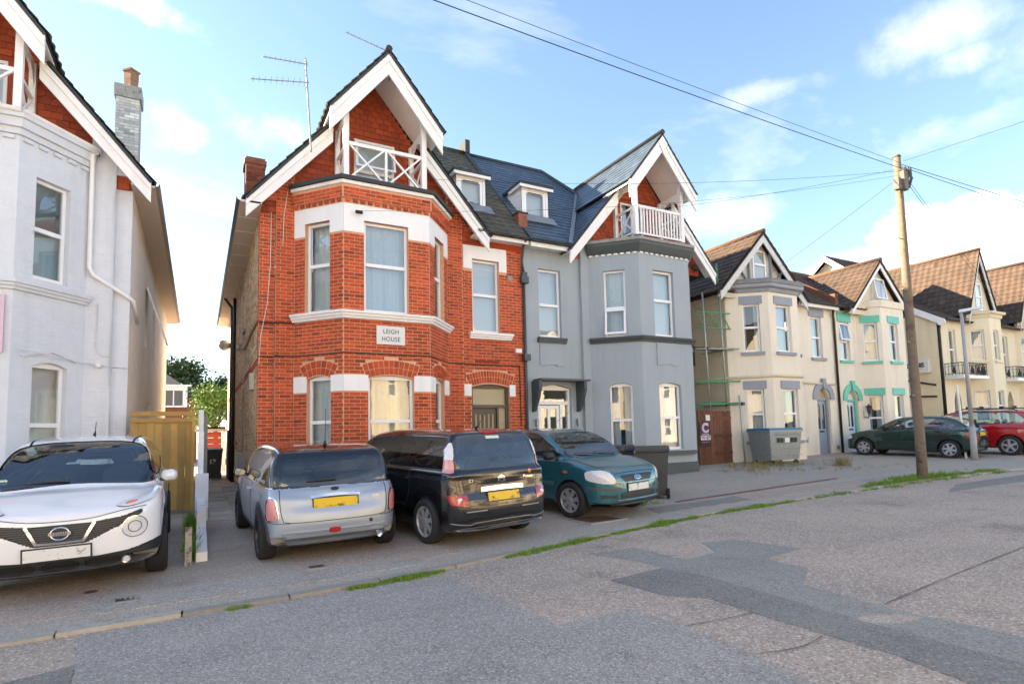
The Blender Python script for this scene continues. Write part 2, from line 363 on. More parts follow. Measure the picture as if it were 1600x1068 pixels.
# ---------------------------------------------------------------- cars: implicit bodies meshed on a fine grid
def catmull(pts, n=6, closed=False):
    P = [np.array(p, float) for p in pts]; out = []
    k = len(P); rngi = range(k) if closed else range(k-1)
    for i in rngi:
        p0 = P[(i-1) % k] if closed else P[max(i-1, 0)]; p1 = P[i]; p2 = P[(i+1) % k]; p3 = P[(i+2) % k] if closed else P[min(i+2, k-1)]
        for j in range(n):
            t = j/n; out.append(0.5*((2*p1)+(-p0+p2)*t+(2*p0-5*p1+4*p2-p3)*t*t+(-p0+3*p1-3*p2+p3)*t**3))
    if not closed: out.append(P[-1])
    return np.array(out)
def poly_sd(poly, A, B):                     # signed distance of points to polygon, negative inside
    A, B = np.broadcast_arrays(A, B); d2 = np.full(A.shape, 1e9, np.float32); ins = np.zeros(A.shape, bool); k = len(poly)
    for i in range(k):
        ax, ay = poly[i]; bx, by = poly[(i+1) % k]
        ex, ey = bx-ax, by-ay; wx, wy = A-ax, B-ay
        t = np.clip((wx*ex+wy*ey)/(ex*ex+ey*ey+1e-12), 0, 1)
        d2 = np.minimum(d2, (wx-ex*t)**2+(wy-ey*t)**2)
        if (ay <= by) or (by < ay):
            c = (ay <= B) != (by <= B)
            with np.errstate(divide='ignore', invalid='ignore'): xi = ax+(B-ay)*ex/(ey if abs(ey) > 1e-12 else 1e-12)
            ins ^= c & (A < xi)
    d = np.sqrt(d2); return np.where(ins, -d, d)
def smax(a, b, k):
    h = np.maximum(k-np.abs(a-b), 0)/k; return np.maximum(a, b)+h*h*k*0.25
def smin(a, b, k):
    h = np.maximum(k-np.abs(a-b), 0)/k; return np.minimum(a, b)-h*h*k*0.25
def sym(half):                               # half outline (x>=0) listed bottom to top / front to back -> closed polygon
    h = [tuple(p) for p in half]; return np.array(h+[(-x, y) for x, y in reversed(h) if x > 1e-6])
class SD2:                                   # a polygon's signed distance sampled once, read back with smooth splines
    def __init__(s, poly, h=0.010):
        s.h = h; lo = poly.min(0)-.30; hi = poly.max(0)+.30; s.lo = lo
        n = np.ceil((hi-lo)/h).astype(int)+4; a = lo[0]+np.arange(n[0])*h; b = lo[1]+np.arange(n[1])*h
        s.g = poly_sd(poly, a[:, None], b[None, :]).astype(np.float32); s.n = n
    def grid(s, a, b):
        return s.ev(a.ravel(), b.ravel())[0].reshape(a.shape)
    def ev(s, a, b):
        u = np.clip((a-s.lo[0])/s.h, 1.001, s.n[0]-3.001); v = np.clip((b-s.lo[1])/s.h, 1.001, s.n[1]-3.001)
        i = u.astype(np.int32); j = v.astype(np.int32); u = u-i; v = v-j
        def w(t): return ((1-t)**3/6, (3*t**3-6*t*t+4)/6, (-3*t**3+3*t*t+3*t+1)/6, t**3/6)
        def dw(t): return (-(1-t)**2/2, (9*t*t-12*t)/6, (-9*t*t+6*t+3)/6, t*t/2)
        wu, wv, du, dv = w(u), w(v), dw(u), dw(v); val = 0; ga = 0; gb = 0
        base = (i-1)*s.n[1]+(j-1); flat = s.g.ravel()
        for p in range(4):
            r = 0; rd = 0
            for q in range(4):
                c = flat[base+(p*s.n[1]+q)]; r = r+c*wv[q]; rd = rd+c*dv[q]
            val = val+wu[p]*r; ga = ga+du[p]*r; gb = gb+wu[p]*rd
        return val, ga/s.h, gb/s.h
def bl(a, b, k, sign):                       # weight of a in a smooth max (+1) / min (-1)
    h = np.maximum(k-np.abs(a-b), 0)/k; big = (a > b) if sign > 0 else (a < b)
    return np.where(big, 1-h/2, h/2)
class CarShape:
    def __init__(s, lower, upper, wheels, wr, arch_r, arch_in, k=(0.10, 0.07), ku=0.06):
        # lower/upper: dict(side=closed polygon (y,z), sec=closed polygon (x,z), plan=closed polygon (x,y))
        s.wheels, s.wr, s.ar, s.ain, s.k, s.ku = wheels, wr, arch_r, arch_in, k, ku
        s.lo = {q: SD2(p) for q, p in lower.items()}; s.up = {q: SD2(p) for q, p in upper.items()}
    def fgrid(s, X, Y, Z):
        def part(d, k):
            A, B = np.meshgrid(X, Z[0], indexing='ij'); C, D = np.meshgrid(X, Y[:, 0], indexing='ij')
            a = d['side'].grid(Y, Z)[None].astype(np.float32); b = d['sec'].grid(A, B)[:, None].astype(np.float32); c = d['plan'].grid(C, D)[:, :, None].astype(np.float32)
            return smax(smax(a, b, k), c, k)
        v = smin(part(s.lo, s.k[0]), part(s.up, s.k[1]), s.ku)
        for wy in s.wheels:
            r = np.hypot(Y-wy, Z-s.wr)[None].astype(np.float32); ax = np.abs(X)[:, None, None]
            v = smax(v, -np.maximum(r-s.ar, s.ain-ax), 0.02)
        return v
    def part(s, d, k, X, Y, Z):
        a, ay, az = d['side'].ev(Y, Z); b, bx, bz = d['sec'].ev(X, Z); c, cx, cy = d['plan'].ev(X, Y)
        w = bl(a, b, k, 1); ab = smax(a, b, k); gx = bx*(1-w); gy = ay*w; gz = az*w+bz*(1-w)
        w = bl(ab, c, k, 1); return smax(ab, c, k), gx*w+cx*(1-w), gy*w+cy*(1-w), gz*w
    def fg(s, X, Y, Z):
        a = s.part(s.lo, s.k[0], X, Y, Z); b = s.part(s.up, s.k[1], X, Y, Z)
        w = bl(a[0], b[0], s.ku, -1); v = smin(a[0], b[0], s.ku); g = [p*w+q*(1-w) for p, q in zip(a[1:], b[1:])]
        for wy in s.wheels:
            dy, dz = Y-wy, Z-s.wr; r = np.hypot(dy, dz)+1e-9; c1 = r-s.ar; c2 = s.ain-np.abs(X); cyl = -np.maximum(c1, c2); m = c1 > c2
            cg = [np.where(m, 0, np.sign(X)), np.where(m, -dy/r, 0), np.where(m, -dz/r, 0)]
            w = bl(v, cyl, .02, 1); v = smax(v, cyl, .02); g = [p*w+q*(1-w) for p, q in zip(g, cg)]
        return v, np.stack(g, 1)
    def f(s, X, Y, Z): return s.fg(X, Y, Z)[0]
    def grad(s, V):
        v, g = s.fg(V[:, 0], V[:, 1], V[:, 2]); return g, v
    def mesh(s, h, bounds):
        (x0, x1), (y0, y1), (z0, z1) = bounds
        xs = np.arange(x0, x1+h, h, dtype=np.float32)+1e-4; ys = np.arange(y0, y1+h, h, dtype=np.float32)+1.3e-4; zs = np.arange(z0, z1+h, h, dtype=np.float32)+1.7e-4
        Y, Z = np.meshgrid(ys, zs, indexing='ij')
        F = s.fgrid(xs, Y, Z)
        ins = F < 0
        nx, ny, nz = F.shape
        c = [ins[i:nx-1+i, j:ny-1+j, k:nz-1+k] for i in (0, 1) for j in (0, 1) for k in (0, 1)]
        anyi = c[0].copy(); alli = c[0].copy()
        for q in c[1:]: anyi |= q; alli &= q
        act = anyi & ~alli; idx = np.full(act.shape, -1, np.int32); ii = np.argwhere(act); idx[act] = np.arange(len(ii))
        V = np.zeros((len(ii), 3)); Wt = np.zeros(len(ii))
        cor = [(i, j, k) for i in (0, 1) for j in (0, 1) for k in (0, 1)]
        val = {q: F[ii[:, 0]+q[0], ii[:, 1]+q[1], ii[:, 2]+q[2]] for q in cor}
        for a in cor:
            for ax in range(3):
                if a[ax]: continue
                b = list(a); b[ax] = 1; b = tuple(b); va, vb = val[a], val[b]; m = (va < 0) != (vb < 0)
                t = np.where(m, va/(va-vb+1e-12), 0)
                p = np.array(a, float)[None]+np.zeros((len(ii), 3)); p[:, ax] += t
                V[m] += p[m]; Wt[m] += 1
        V = (ii+V/Wt[:, None])*h+np.array([xs[0], ys[0], zs[0]])
        Q = []
        for ax in range(3):
            sl0 = [slice(1, -1)]*3; sl0[ax] = slice(0, -1); sl1 = [slice(1, -1)]*3; sl1[ax] = slice(1, None)
            a = ins[tuple(sl0)]; b = ins[tuple(sl1)]; e = np.argwhere(a != b)
            off = np.ones(3, int); off[ax] = 0; e0 = e+off
            o1, o2 = [(1, 2), (2, 0), (0, 1)][ax]
            def cell(d1, d2):
                q = e0.copy(); q[:, o1] -= d1; q[:, o2] -= d2; return idx[q[:, 0], q[:, 1], q[:, 2]]
            q = np.stack([cell(1, 1), cell(0, 1), cell(0, 0), cell(1, 0)], 1)
            flip = ~a[tuple(e.T)]; q[flip] = q[flip][:, ::-1]; Q.append(q)
        Q = np.concatenate(Q); Q = Q[(Q >= 0).all(1)]
        for _ in range(3):
            G, fv = s.grad(V); V = V-G*(fv/np.maximum((G**2).sum(1), 1e-6))[:, None]
        return V, Q
VIEW = {'left': (1, 2, 0, -1), 'right': (1, 2, 0, 1), 'front': (0, 2, 1, 1), 'rear': (0, 2, 1, -1), 'top': (0, 1, 2, 1)}
def np_mesh(name, V, Q, m, parent, Nn=None, label=None):
    me = bpy.data.meshes.new(name); used = np.unique(Q); mp = np.full(len(V), -1); mp[used] = np.arange(len(used)); q = mp[Q].astype(np.int32)
    me.vertices.add(len(used)); me.vertices.foreach_set('co', V[used].astype(np.float32).ravel())
    me.loops.add(q.size); me.loops.foreach_set('vertex_index', q.ravel()); me.polygons.add(len(q))
    me.polygons.foreach_set('loop_start', np.arange(0, q.size, q.shape[1], dtype=np.int32)); me.polygons.foreach_set('loop_total', np.full(len(q), q.shape[1], np.int32))
    me.polygons.foreach_set('use_smooth', np.ones(len(q), bool)); me.materials.append(m); me.update(); me.validate()
    if Nn is not None:
        try: me.normals_split_custom_set_from_vertices([tuple(x) for x in Nn[used]])
        except Exception: pass
    o = bpy.data.objects.new(name, me); link(o, parent); tag(o, label); return o
def main_piece(q, V, ax, sg):                           # drop stray specks: keep the largest connected patch
    ids, inv = np.unique(q, return_inverse=True); inv = inv.reshape(q.shape); lab = np.arange(len(ids))
    for _ in range(400):
        m = lab[inv].min(1); new = lab.copy(); np.minimum.at(new, inv.ravel(), np.repeat(m, q.shape[1]))
        new = new[new]
        if (new == lab).all(): break
        lab = new
    fl = lab[inv[:, 0]]; u, c = np.unique(fl, return_counts=True)
    best = max((k for k, n_ in zip(u, c) if n_ > .15*c.max()), key=lambda k: sg*V[q[fl == k].ravel(), ax].mean()); return q[fl == best]
class Car:
    def __init__(s, name, label, loc, rz, shape, h, bounds, regions, paint, group='cars parked in front of the houses'):
        s.root = thing(name, label, 'car', loc, rz, group); s.sh = shape
        V, Q = shape.mesh(h, bounds)
        G, _ = shape.grad(V); Nn = G/np.linalg.norm(G, axis=1)[:, None]
        for r in regions:                                  # draw the mesh lines on to the region outlines
            a, b, ax, sg = VIEW[r['view']]; P = r['poly']
            ok = Nn[:, ax]*sg > r.get('nmin', 0.12)
            if 'lim' in r: ok &= r['lim'](V)
            ok &= (V[:, a] > P[:, 0].min()-h) & (V[:, a] < P[:, 0].max()+h) & (V[:, b] > P[:, 1].min()-h) & (V[:, b] < P[:, 1].max()+h)
            d = np.full(len(V), 9.0); d[ok] = poly_sd(P, V[ok, a], V[ok, b])
            nr = np.where(np.abs(d) < 0.5*h)[0]
            if len(nr) == 0: continue
            e = 1e-3
            ga = (poly_sd(P, V[nr, a]+e, V[nr, b])-d[nr])/e; gb = (poly_sd(P, V[nr, a], V[nr, b]+e)-d[nr])/e
            V[nr, a] -= d[nr]*ga; V[nr, b] -= d[nr]*gb
            for _ in range(2):
                g, fv = shape.grad(V[nr]); gx = np.where(np.abs(g[:, ax]) > .25, g[:, ax], .25*np.sign(g[:, ax])); V[nr, ax] -= np.clip(fv/gx, -h, h)
        G, _ = shape.grad(V); Nn = G/np.linalg.norm(G, axis=1)[:, None]
        C = V[Q].mean(1); Cn = Nn[Q].mean(1); own = np.full(len(Q), -1)
        for i, r in enumerate(regions):
            a, b, ax, sg = VIEW[r['view']]
            ok = (Cn[:, ax]*sg > r.get('nmin', 0.12))
            if 'lim' in r: ok &= r['lim'](C)
            P = r['poly']; ok &= (C[:, a] > P[:, 0].min()) & (C[:, a] < P[:, 0].max()) & (C[:, b] > P[:, 1].min()) & (C[:, b] < P[:, 1].max())
            m = np.zeros(len(Q), bool); m[ok] = poly_sd(r['poly'], C[ok, a], C[ok, b]) < 0
            own[m] = i
        und = C[:, 2] < -9
        s.body = np_mesh('body', V, Q[own == -1], paint, s.root, Nn)
        np_mesh('cabin_lining', V-Nn*0.03, Q[own == -1][:, ::-1], M['lining'], s.body)
        s.parts = {}
        for i, r in enumerate(regions):
            q = Q[own == i]
            if len(q) == 0 or r.get('skip'): continue
            q = main_piece(q, V, VIEW[r['view']][2], VIEW[r['view']][3])
            par = s.root if not r.get('of') else s.parts[r['of']]
            s.parts[r.get('key', r['name'])] = np_mesh(r['name'], V+Nn*r.get('push', 0.0), q, r['mat'], par, Nn)
            if r.get('rim'):                                # closes the step between a proud patch and the body
                pass
        s.V, s.N = V, Nn
    def on(s, view, a, b): return s.on_many(view, [(a, b)])[0]
    def on_many(s, view, pts):                              # points of the body under (a, b) seen in a view, with their normals
        ia, ib, ax, sg = VIEW[view]; pts = np.asarray(pts, float); n = len(pts); K = 120
        ts = np.linspace(2.4, -0.2, K)*sg; q = np.zeros((n, K, 3)); q[:, :, ia] = pts[:, :1]; q[:, :, ib] = pts[:, 1:]; q[:, :, ax] = ts[None]
        fv = s.sh.f(*q.reshape(-1, 3).T).reshape(n, K); k = np.where((fv < 0).any(1), np.argmax(fv < 0, 1), K//2)
        q0 = q[np.arange(n), k].copy()
        for _ in range(6):
            g, f0 = s.sh.grad(q0); q0[:, ax] -= f0/np.where(np.abs(g[:, ax]) > .2, g[:, ax], .2*sg)
        g, _ = s.sh.grad(q0); g = g/np.linalg.norm(g, axis=1)[:, None]
        return [(Vector(p), Vector(m)) for p, m in zip(q0, g)]
    def strip(s, name, view, pts, w, m, off=0.0015, th=0.002, parent=None, sub=8):   # a thin band along the body
        P = catmull(pts, sub) if len(pts) > 2 else np.array([np.array(pts[0])*(1-t)+np.array(pts[1])*t for t in np.linspace(0, 1, sub*2)])
        mb = MB(); ring = []
        ring = s.on_many(view, P)
        vs = []; fs = []
        for i, (p, n) in enumerate(ring):
            d = (ring[min(i+1, len(ring)-1)][0]-ring[max(i-1, 0)][0]).normalized(); t = n.cross(d).normalized()
            vs += [p+t*w/2-n*.002, p+t*w/2+n*(off+th), p-t*w/2+n*(off+th), p-t*w/2-n*.002]
        for i in range(len(ring)-1):
            for k in range(4): fs.append((4*i+k, 4*i+(k+1) % 4, 4*i+4+(k+1) % 4, 4*i+4+k))
        fs += [(0, 3, 2, 1), tuple(4*(len(ring)-1)+k for k in range(4))]
        mb.add(vs, fs); return mb.build(name, m, parent or s.root, local=True)
    def patch(s, name, view, poly, m, th=0.006, parent=None, smooth_pts=True, n=5, res=None):   # a plate that follows the body
        P = catmull(poly, n, True) if smooth_pts else np.array(poly, float)
        c = P.mean(0); rings = []
        for t in (1.0, 0.66, 0.33): rings.append(s.on_many(view, c+(P-c)*t))
        k = len(P); vs = [p-nn*0.004 for p, nn in rings[0]]
        for r in rings: vs += [p+nn*th for p, nn in r]
        pc, nc = s.on(view, *c); vs.append(pc+nc*th); fs = []
        flip = view in ('front', 'left')
        for r in range(3):
            for i in range(k): fs.append((r*k+i, r*k+(i+1) % k, (r+1)*k+(i+1) % k, (r+1)*k+i))
        for i in range(k): fs.append((3*k+i, 3*k+(i+1) % k, 4*k))
        return MB().add(vs, fs).build(name, m, parent or s.root, smooth=False, local=True)
    def wheel(s, x, y, r, w, rim_r, spokes, style, m_rim):
        sg = 1 if x > 0 else -1
        root = MB()
        prof = [(rim_r*1.0, -w*.42), (rim_r+.012, -w/2), (r*.9, -w/2), (r*.975, -w*.42), (r, -w*.30), (r, w*.30), (r*.975, w*.42), (r*.9, w/2), (rim_r+.012, w/2), (rim_r, w*.42)]
        root.lathe(prof, (x, y, r), 'x', 40); wl = root.build('wheel', M['tyre'], s.root, smooth=True, local=True)
        for g in (-.24, -.08, .08, .24):
            pass
        rm = MB(); fx = sg*w*.40
        rm.lathe([(rim_r*1.0, sg*w*.46), (rim_r*.93, sg*w*.47), (rim_r*.88, sg*w*.36), (rim_r*.86, sg*w*.05)], (x, y, r), 'x', 40)
        for i in range(spokes):
            a = 2*math.pi*i/spokes+.2
            def P(rad, off, dx): return (x+dx, y+rad*math.cos(a)+off*-math.sin(a), r+rad*math.sin(a)+off*math.cos(a))
            wi, wo_ = (.030, .034) if style != 'cover' else (.026, .045)
            if style == 'thin': wi, wo_ = .018, .016
            a0 = sg*w*.40; a1 = sg*w*.30
            rm.add([P(.03, -wi, a0), P(.03, wi, a0), P(rim_r*.93, wo_, a0), P(rim_r*.93, -wo_, a0), P(.03, -wi, a1), P(.03, wi, a1), P(rim_r*.93, wo_, a1), P(rim_r*.93, -wo_, a1)],
                   [(0, 1, 2, 3), (3, 2, 6, 7), (0, 4, 5, 1), (1, 5, 6, 2), (0, 3, 7, 4)])
        rm.lathe([(0.0005, sg*w*.44), (.045, sg*w*.43), (.062, sg*w*.36), (.062, sg*w*.2)], (x, y, r), 'x', 24)
        ro = rm.build('rim', m_rim, wl, local=True)
        MB().lathe([(0.001, sg*w*.10), (rim_r*.72, sg*w*.10), (rim_r*.86, sg*w*.03)], (x, y, r), 'x', 32).build('brake_disc', M['dark_metal'], wl, local=True)
        return wl
    def mirror(s, p, sg, m, size=(.19, .10, .14)):
        a, b, c = size; mb = MB(); n = 14
        for i in range(9):
            t = i/8; yy = -b*.5+b*t; k = math.sqrt(max(0.02, 1-(max(0, t-.25)/.78)**2.2))
            for j in range(n):
                an = 2*math.pi*j/n; ca, sa = math.cos(an), math.sin(an); e = .62
                mb.v.append((p[0]+sg*a*.5+math.copysign(abs(ca)**e, ca)*a*.5*k, p[1]+yy, p[2]+math.copysign(abs(sa)**e, sa)*c*.5*k))
        for i in range(8):
            for j in range(n): mb.f.append((i*n+j, i*n+(j+1) % n, (i+1)*n+(j+1) % n, (i+1)*n+j)); mb.tone.append(.5)
        mb.f.append(tuple(range(n-1, -1, -1))); mb.f.append(tuple(8*n+j for j in range(n))); mb.tone += [.5, .5]
        o = mb.build('door_mirror', m, s.root, smooth=True, local=True)
        MB().beam((p[0]-sg*.10, p[1]+.01, p[2]-c*.35), (p[0]+sg*.05, p[1], p[2]-c*.30), .05, .035).build('mirror_stalk', M['black_plastic'], o, local=True)
        g = MB(); n2 = 14; vs = []
        for j in range(n2):
            an = 2*math.pi*j/n2; ca, sa = math.cos(an), math.sin(an)
            vs.append((p[0]+sg*a*.5+math.copysign(abs(ca)**.62, ca)*a*.42, p[1]-b*.5-.004, p[2]+math.copysign(abs(sa)**.62, sa)*c*.40))
        g.add(vs, [tuple(range(n2))]).build('mirror_glass', M['mirror'], o, local=True)
        return o
    def seats(s, ys, zb, zt, xs=(-.36, .36), m=None, head=True):
        for y in ys:
            for x in xs:
                mb = MB(); ring = lambda z, w, y0, d: [(x-w, y0-d, z), (x-w*.8, y0+d, z), (x+w*.8, y0+d, z), (x+w, y0-d, z)]
                R = [ring(zb, .23, y, .05), ring(zb+.12, .25, y, .07), ring(zt-.12, .22, y-.10, .05), ring(zt-.04, .14, y-.12, .03)]
                for a, b in zip(R, R[1:]): mb.prism(a, b)
                if head:
                    h = [ring(zt-.01, .10, y-.11, .035), ring(zt+.05, .13, y-.12, .05), ring(zt+.14, .10, y-.13, .035)]
                    for a, b in zip(h, h[1:]): mb.prism(a, b)
                mb.box(x-.24, x+.24, y-.02, y+.48, zb-.12, zb+.02)
                mb.build('seat', m or M['seat'], s.root, smooth=False, local=True)
    def floor_and_dash(s, w, y0, y1, zd, ydash):
        MB().box(-w, w, y0, y1, .24, .30).build('floor_pan', M['black_plastic'], s.root, local=True)
        MB().box(-w*.93, w*.93, ydash, ydash+.42, zd-.30, zd).build('dashboard', M['seat'], s.root, local=True)
        mb = MB(); pts = [(.34+.18*math.cos(a), ydash-.10-.06*math.sin(a), zd-.02+.17*math.sin(a)) for a in np.linspace(0, 2*math.pi, 25)]
        mb.tube(pts, .013, 6, False).build('steering_wheel', M['black_plastic'], s.root, smooth=True, local=True)
    def plate(s, view, a, b, w, h, m, tilt=0.0):
        p, n = s.on(view, a, b); n.x *= .2; n.z *= .35; n.normalize(); r = Vector((0, 0, 1)).cross(n).normalized(); u = n.cross(r)
        q = lambda i, j, k: p+r*i*w/2+u*j*h/2+n*k
        c = [(-1, -1), (1, -1), (1, 1), (-1, 1)]
        pl_ = MB().prism([q(i, j, .0) for i, j in c], [q(i, j, .016) for i, j in c]).build('number_plate', m, s.root, local=True)
        e = .014
        MB().prism([q(i*(1+2*e/w), j*(1+2*e/h), -.02) for i, j in c], [q(i*(1+2*e/w), j*(1+2*e/h), .011) for i, j in c]).build('plate_holder', M['black_plastic'], pl_, local=True)
        return pl_

# ---------------------------------------------------------------- ground, road, kerb, path
KERB = [(-200, 6.15), (-1.4, 6.15), (0.1, 6.15), (1.1, 6.14), (2.6, 6.31), (4.1, 6.58), (5.7, 6.86), (7.6, 7.12), (11, 7.2), (14.6, 7.22), (18.6, 6.95), (26, 6.9), (200, 6.9)]
def kerb_y(x): return float(np.interp(x, [p[0] for p in KERB], [p[1] for p in KERB]))
def base_z(x): return .018*min(max(x, -25), 45)
def gz(x, y):
    k = kerb_y(x)
    return base_z(x) if y < k else base_z(x)+.03+.03*min(y-k, 5.7)
def sheet(name, xs, ys, m, zf, parent=None, kind=None):
    v = [(x, y(x) if callable(y) else y, 0) for y in ys for x in xs]; v = [(a, b, zf(a, b)) for a, b, _ in v]; k = len(xs)
    f = [(j*k+i, j*k+i+1, (j+1)*k+i+1, (j+1)*k+i) for j in range(len(ys)-1) for i in range(k-1)]
    return mesh_np(name, v, f, m, parent, kind=kind)
gx = [-900, -300, -120, -60, -25]+list(range(-24, 45, 3))+[45, 60, 120, 300, 900]
sheet('ground', gx, [-900, -300, -100, -40, 0, 40, 100, 300, 900], M['pave'], lambda x, y: base_z(x)-.06, kind='structure')
xs = [-60, -40, -25]+[a*.5 for a in range(-40, 80)]+[45, 60, 90]
road = sheet('road', xs, [lambda x, t=t: kerb_y(x)*t+(-3.2)*(1-t) for t in np.linspace(0, 1, 12)], M['road'], lambda x, y: base_z(x), kind='structure')
pave = sheet('pavement', xs, [lambda x, t=t: kerb_y(x)+t for t in (0, .5, 1, 2, 3, 4, 5, 5.7, 7, 9, 15, 30, 45)], M['pave'], lambda x, y: gz(x, y+1e-6), kind='structure')
opp = sheet('pavement_opposite', xs, [-12, -8, -3.2], M['pave'], lambda x, y: base_z(x)+.05, kind='structure')
def lay(name, poly, m, parent, up=.004, jag=.014, zf=None):     # a thin patch with slightly ragged edges
    P = []; k = len(poly)
    for i in range(k):
        a = Vector(poly[i]); b = Vector(poly[(i+1) % k]); n = max(1, int((b-a).length/.18))
        nr = Vector((-(b-a).y, (b-a).x)).normalized()
        for j in range(n): P.append(a.lerp(b, j/n)+nr*random.uniform(-jag, jag)*(0 if j == 0 else 1))
    tri = geometry.tessellate_polygon([[Vector((p.x, p.y, 0)) for p in P]])
    f = zf or (lambda x, y: base_z(x))
    tri = [tuple(t) if (P[t[1]]-P[t[0]]).cross(P[t[2]]-P[t[0]]) > 0 else tuple(t)[::-1] for t in tri]
    k = len(P); ar = sum(P[i].cross(P[(i+1) % k]) for i in range(k)); sk = [(i, (i+1) % k, k+(i+1) % k, k+i) for i in range(k)]; sk = [q[::-1] for q in sk] if ar > 0 else sk
    return mesh_np(name, [(p.x, p.y, f(p.x, p.y)+up) for p in P]+[(p.x, p.y, f(p.x, p.y)-.01) for p in P], tri+sk, m, parent)
lay('tarmac_patch', [(-.70, 1.2), (-.70, 4.83), (-.80, 5.6), (-.8, 5.95), (.25, 6.0), (1.08, 5.98), (2.38, 5.9), (2.46, 4.84), (2.5, 3.95), (3.21, 3.9), (3.27, 3.42), (3.27, 2.87), (3.19, 2.24), (3.1, 1.2)], M['patch_grey'], road)
lay('tarmac_patch', [(3.65, 4.74), (3.71, 4.02), (3.96, 3.74), (3.95, 3.26), (3.95, 2.62), (3.97, 2.2), (3.89, 1.77), (3.8, 1.0), (4.35, .7), (4.45, 1.6), (4.42, 2.6), (4.46, 3.4), (4.5, 4.2), (4.39, 4.78)], M['patch_dark'], road, .008)
lay('tarmac_patch', [(4.39, 4.6), (4.40, 5.05), (4.19, 5.84), (4.84, 5.79), (4.87, 4.91), (5.41, 4.97), (5.69, 5.47), (6.14, 5.36), (6.32, 4.5), (5.56, 4.42), (5.54, 3.89), (4.97, 3.56), (4.88, 2.69), (4.96, 1.91), (5.0, .7), (4.3, .7), (4.38, 1.6), (4.36, 3.4), (4.4, 4.3)], M['patch_mid'], road, .004)
lay('tarmac_patch', [(-1.6, 5.0), (-.74, 5.2), (-.70, 4.6), (-.9, 4.0), (-1.8, 4.2)], M['patch_dark'], road, .008)
lay('tarmac_patch', [(12.8, 5.9), (14.2, 6.4), (17.5, 6.3), (17.0, 5.6)], M['patch_dark'], road, .004)
for pts in ([(4.95, 2.81), (6.45, 2.94), (8.15, 3.06), (10.5, 3.2)], [(3.3, 3.35), (3.6, 3.30), (3.95, 3.27)], [(3.28, 2.7), (3.6, 2.62), (3.9, 2.66)]):
    P = [Vector((a, b, base_z(a)+.009)) for a, b in catmull(pts, 8)]
    v = []; 
    for i, p in enumerate(P):
        w = random.uniform(.002, .007); v += [p+Vector((0, -w, 0)), p+Vector((0, w, 0))]
    mesh_np('road_crack', v, [(2*i, 2*i+2, 2*i+3, 2*i+1) for i in range(len(P)-1)], mat('crack', (.10, .09, .08), .95), road)
zf = lambda x, y: gz(x, y+1e-4)
lay('tarmac_patch', [(-3.2, 6.5), (-.9, 6.55), (-.75, 7.3), (-1.0, 8.1), (-3.2, 8.2)], M['pave_pink'], pave, .005, .05, zf)
lay('tarmac_patch', [(1.0, 6.7), (2.9, 6.75), (3.0, 7.3), (2.2, 8.0), (1.0, 7.9)], M['pave_pink'], pave, .005, .06, zf)
lay('tarmac_patch', [(6.8, 7.45), (9.5, 7.55), (9.6, 8.0), (7.0, 7.95)], M['patch_dark'], pave, .005, .04, zf)
lay('tarmac_patch', [(9.2, 7.45), (14.4, 7.6), (14.2, 8.0), (9.3, 8.1)], M['pave_pink'], pave, .009, .05, zf)
lay('tarmac_patch', [(-.9, 6.45), (.9, 6.42), (2.3, 6.5), (2.4, 6.75), (.4, 6.85), (-.85, 6.9)], M['patch_grey'], pave, .009, .05, zf)
# kerb stones, nearly flush
kerb = bpy.data.objects.new('kerb', None); COL.objects.link(kerb); tag(kerb, 'low row of worn concrete kerb stones', None, None, 'structure')
x = -4.6; i = 0
kst = [mat('kerb_stone', (.35, .31, .255), .9, rand=.22, var=.2, vs=18, dark=((.25, .23, .19), 7, .58))]
while x < 36:
    ln = .90; x1 = x+ln; a = Vector((x+.008, kerb_y(x)-.0, 0)); b = Vector((x1-.008, kerb_y(x1), 0)); w = .125
    dz = random.uniform(-.006, .004); q = lambda p, s, z: (p.x, p.y+s, base_z(p.x)+z)
    MB().prism([q(a, -w, -.1), q(b, -w, -.1), q(b, .01, -.1), q(a, .01, -.1)], [q(a, -w+.012, .034+dz), q(b, -w+.012, .034+dz), q(b, .01, .036+dz), q(a, .01, .036+dz)]).build('kerb_stone', kst[0], kerb)
    x = x1; i += 1
# iron covers let into the pavement
def cover(label, c, w, d, rot, frame=.04, m=None):
    x, y = c; z = gz(x, y)
    t = thing('access_cover', label, 'manhole cover', (x, y, z), rot)
    f = MB()
    for a in ((-w/2-frame, w/2+frame, -d/2-frame, -d/2), (-w/2-frame, w/2+frame, d/2, d/2+frame), (-w/2-frame, -w/2, -d/2, d/2), (w/2, w/2+frame, -d/2, d/2)): f.box(*a, -.03, .012)
    f.build('frame', M['concrete'], t, local=True)
    p = MB().box(-w/2+.004, w/2-.004, -d/2+.004, d/2-.004, -.03, .009)
    n = max(4, int(w/.035)); k = max(3, int(d/.035))
    for i in range(n):
        for j in range(k):
            cx = -w/2+(i+.5)*w/n; cy = -d/2+(j+.5)*d/k; p.box(cx-.011, cx+.011, cy-.006, cy+.006, .009, .013)
    p.build('plate', m or M['rust'], t, local=True)
cover('large rusty ribbed iron cover in front of the teal car', (5.62, 7.62), .66, .56, .10, .05)
cover('small iron cover in the pavement behind the silver hatchback', (1.22, 7.03), .17, .14, 0)
cover('small iron cover in the pavement before the white crossover', (-.59, 6.82), .17, .14, .1)
rc = MB().lathe([(.001, .012), (.055, .012), (.06, .0)], (-.93, 7.32, gz(-.93, 7.32)), 'z', 18).build('stop_cock_cover', M['rust']); tag(rc, 'small round iron stop cock lid under the white crossover bumper', 'manhole cover')
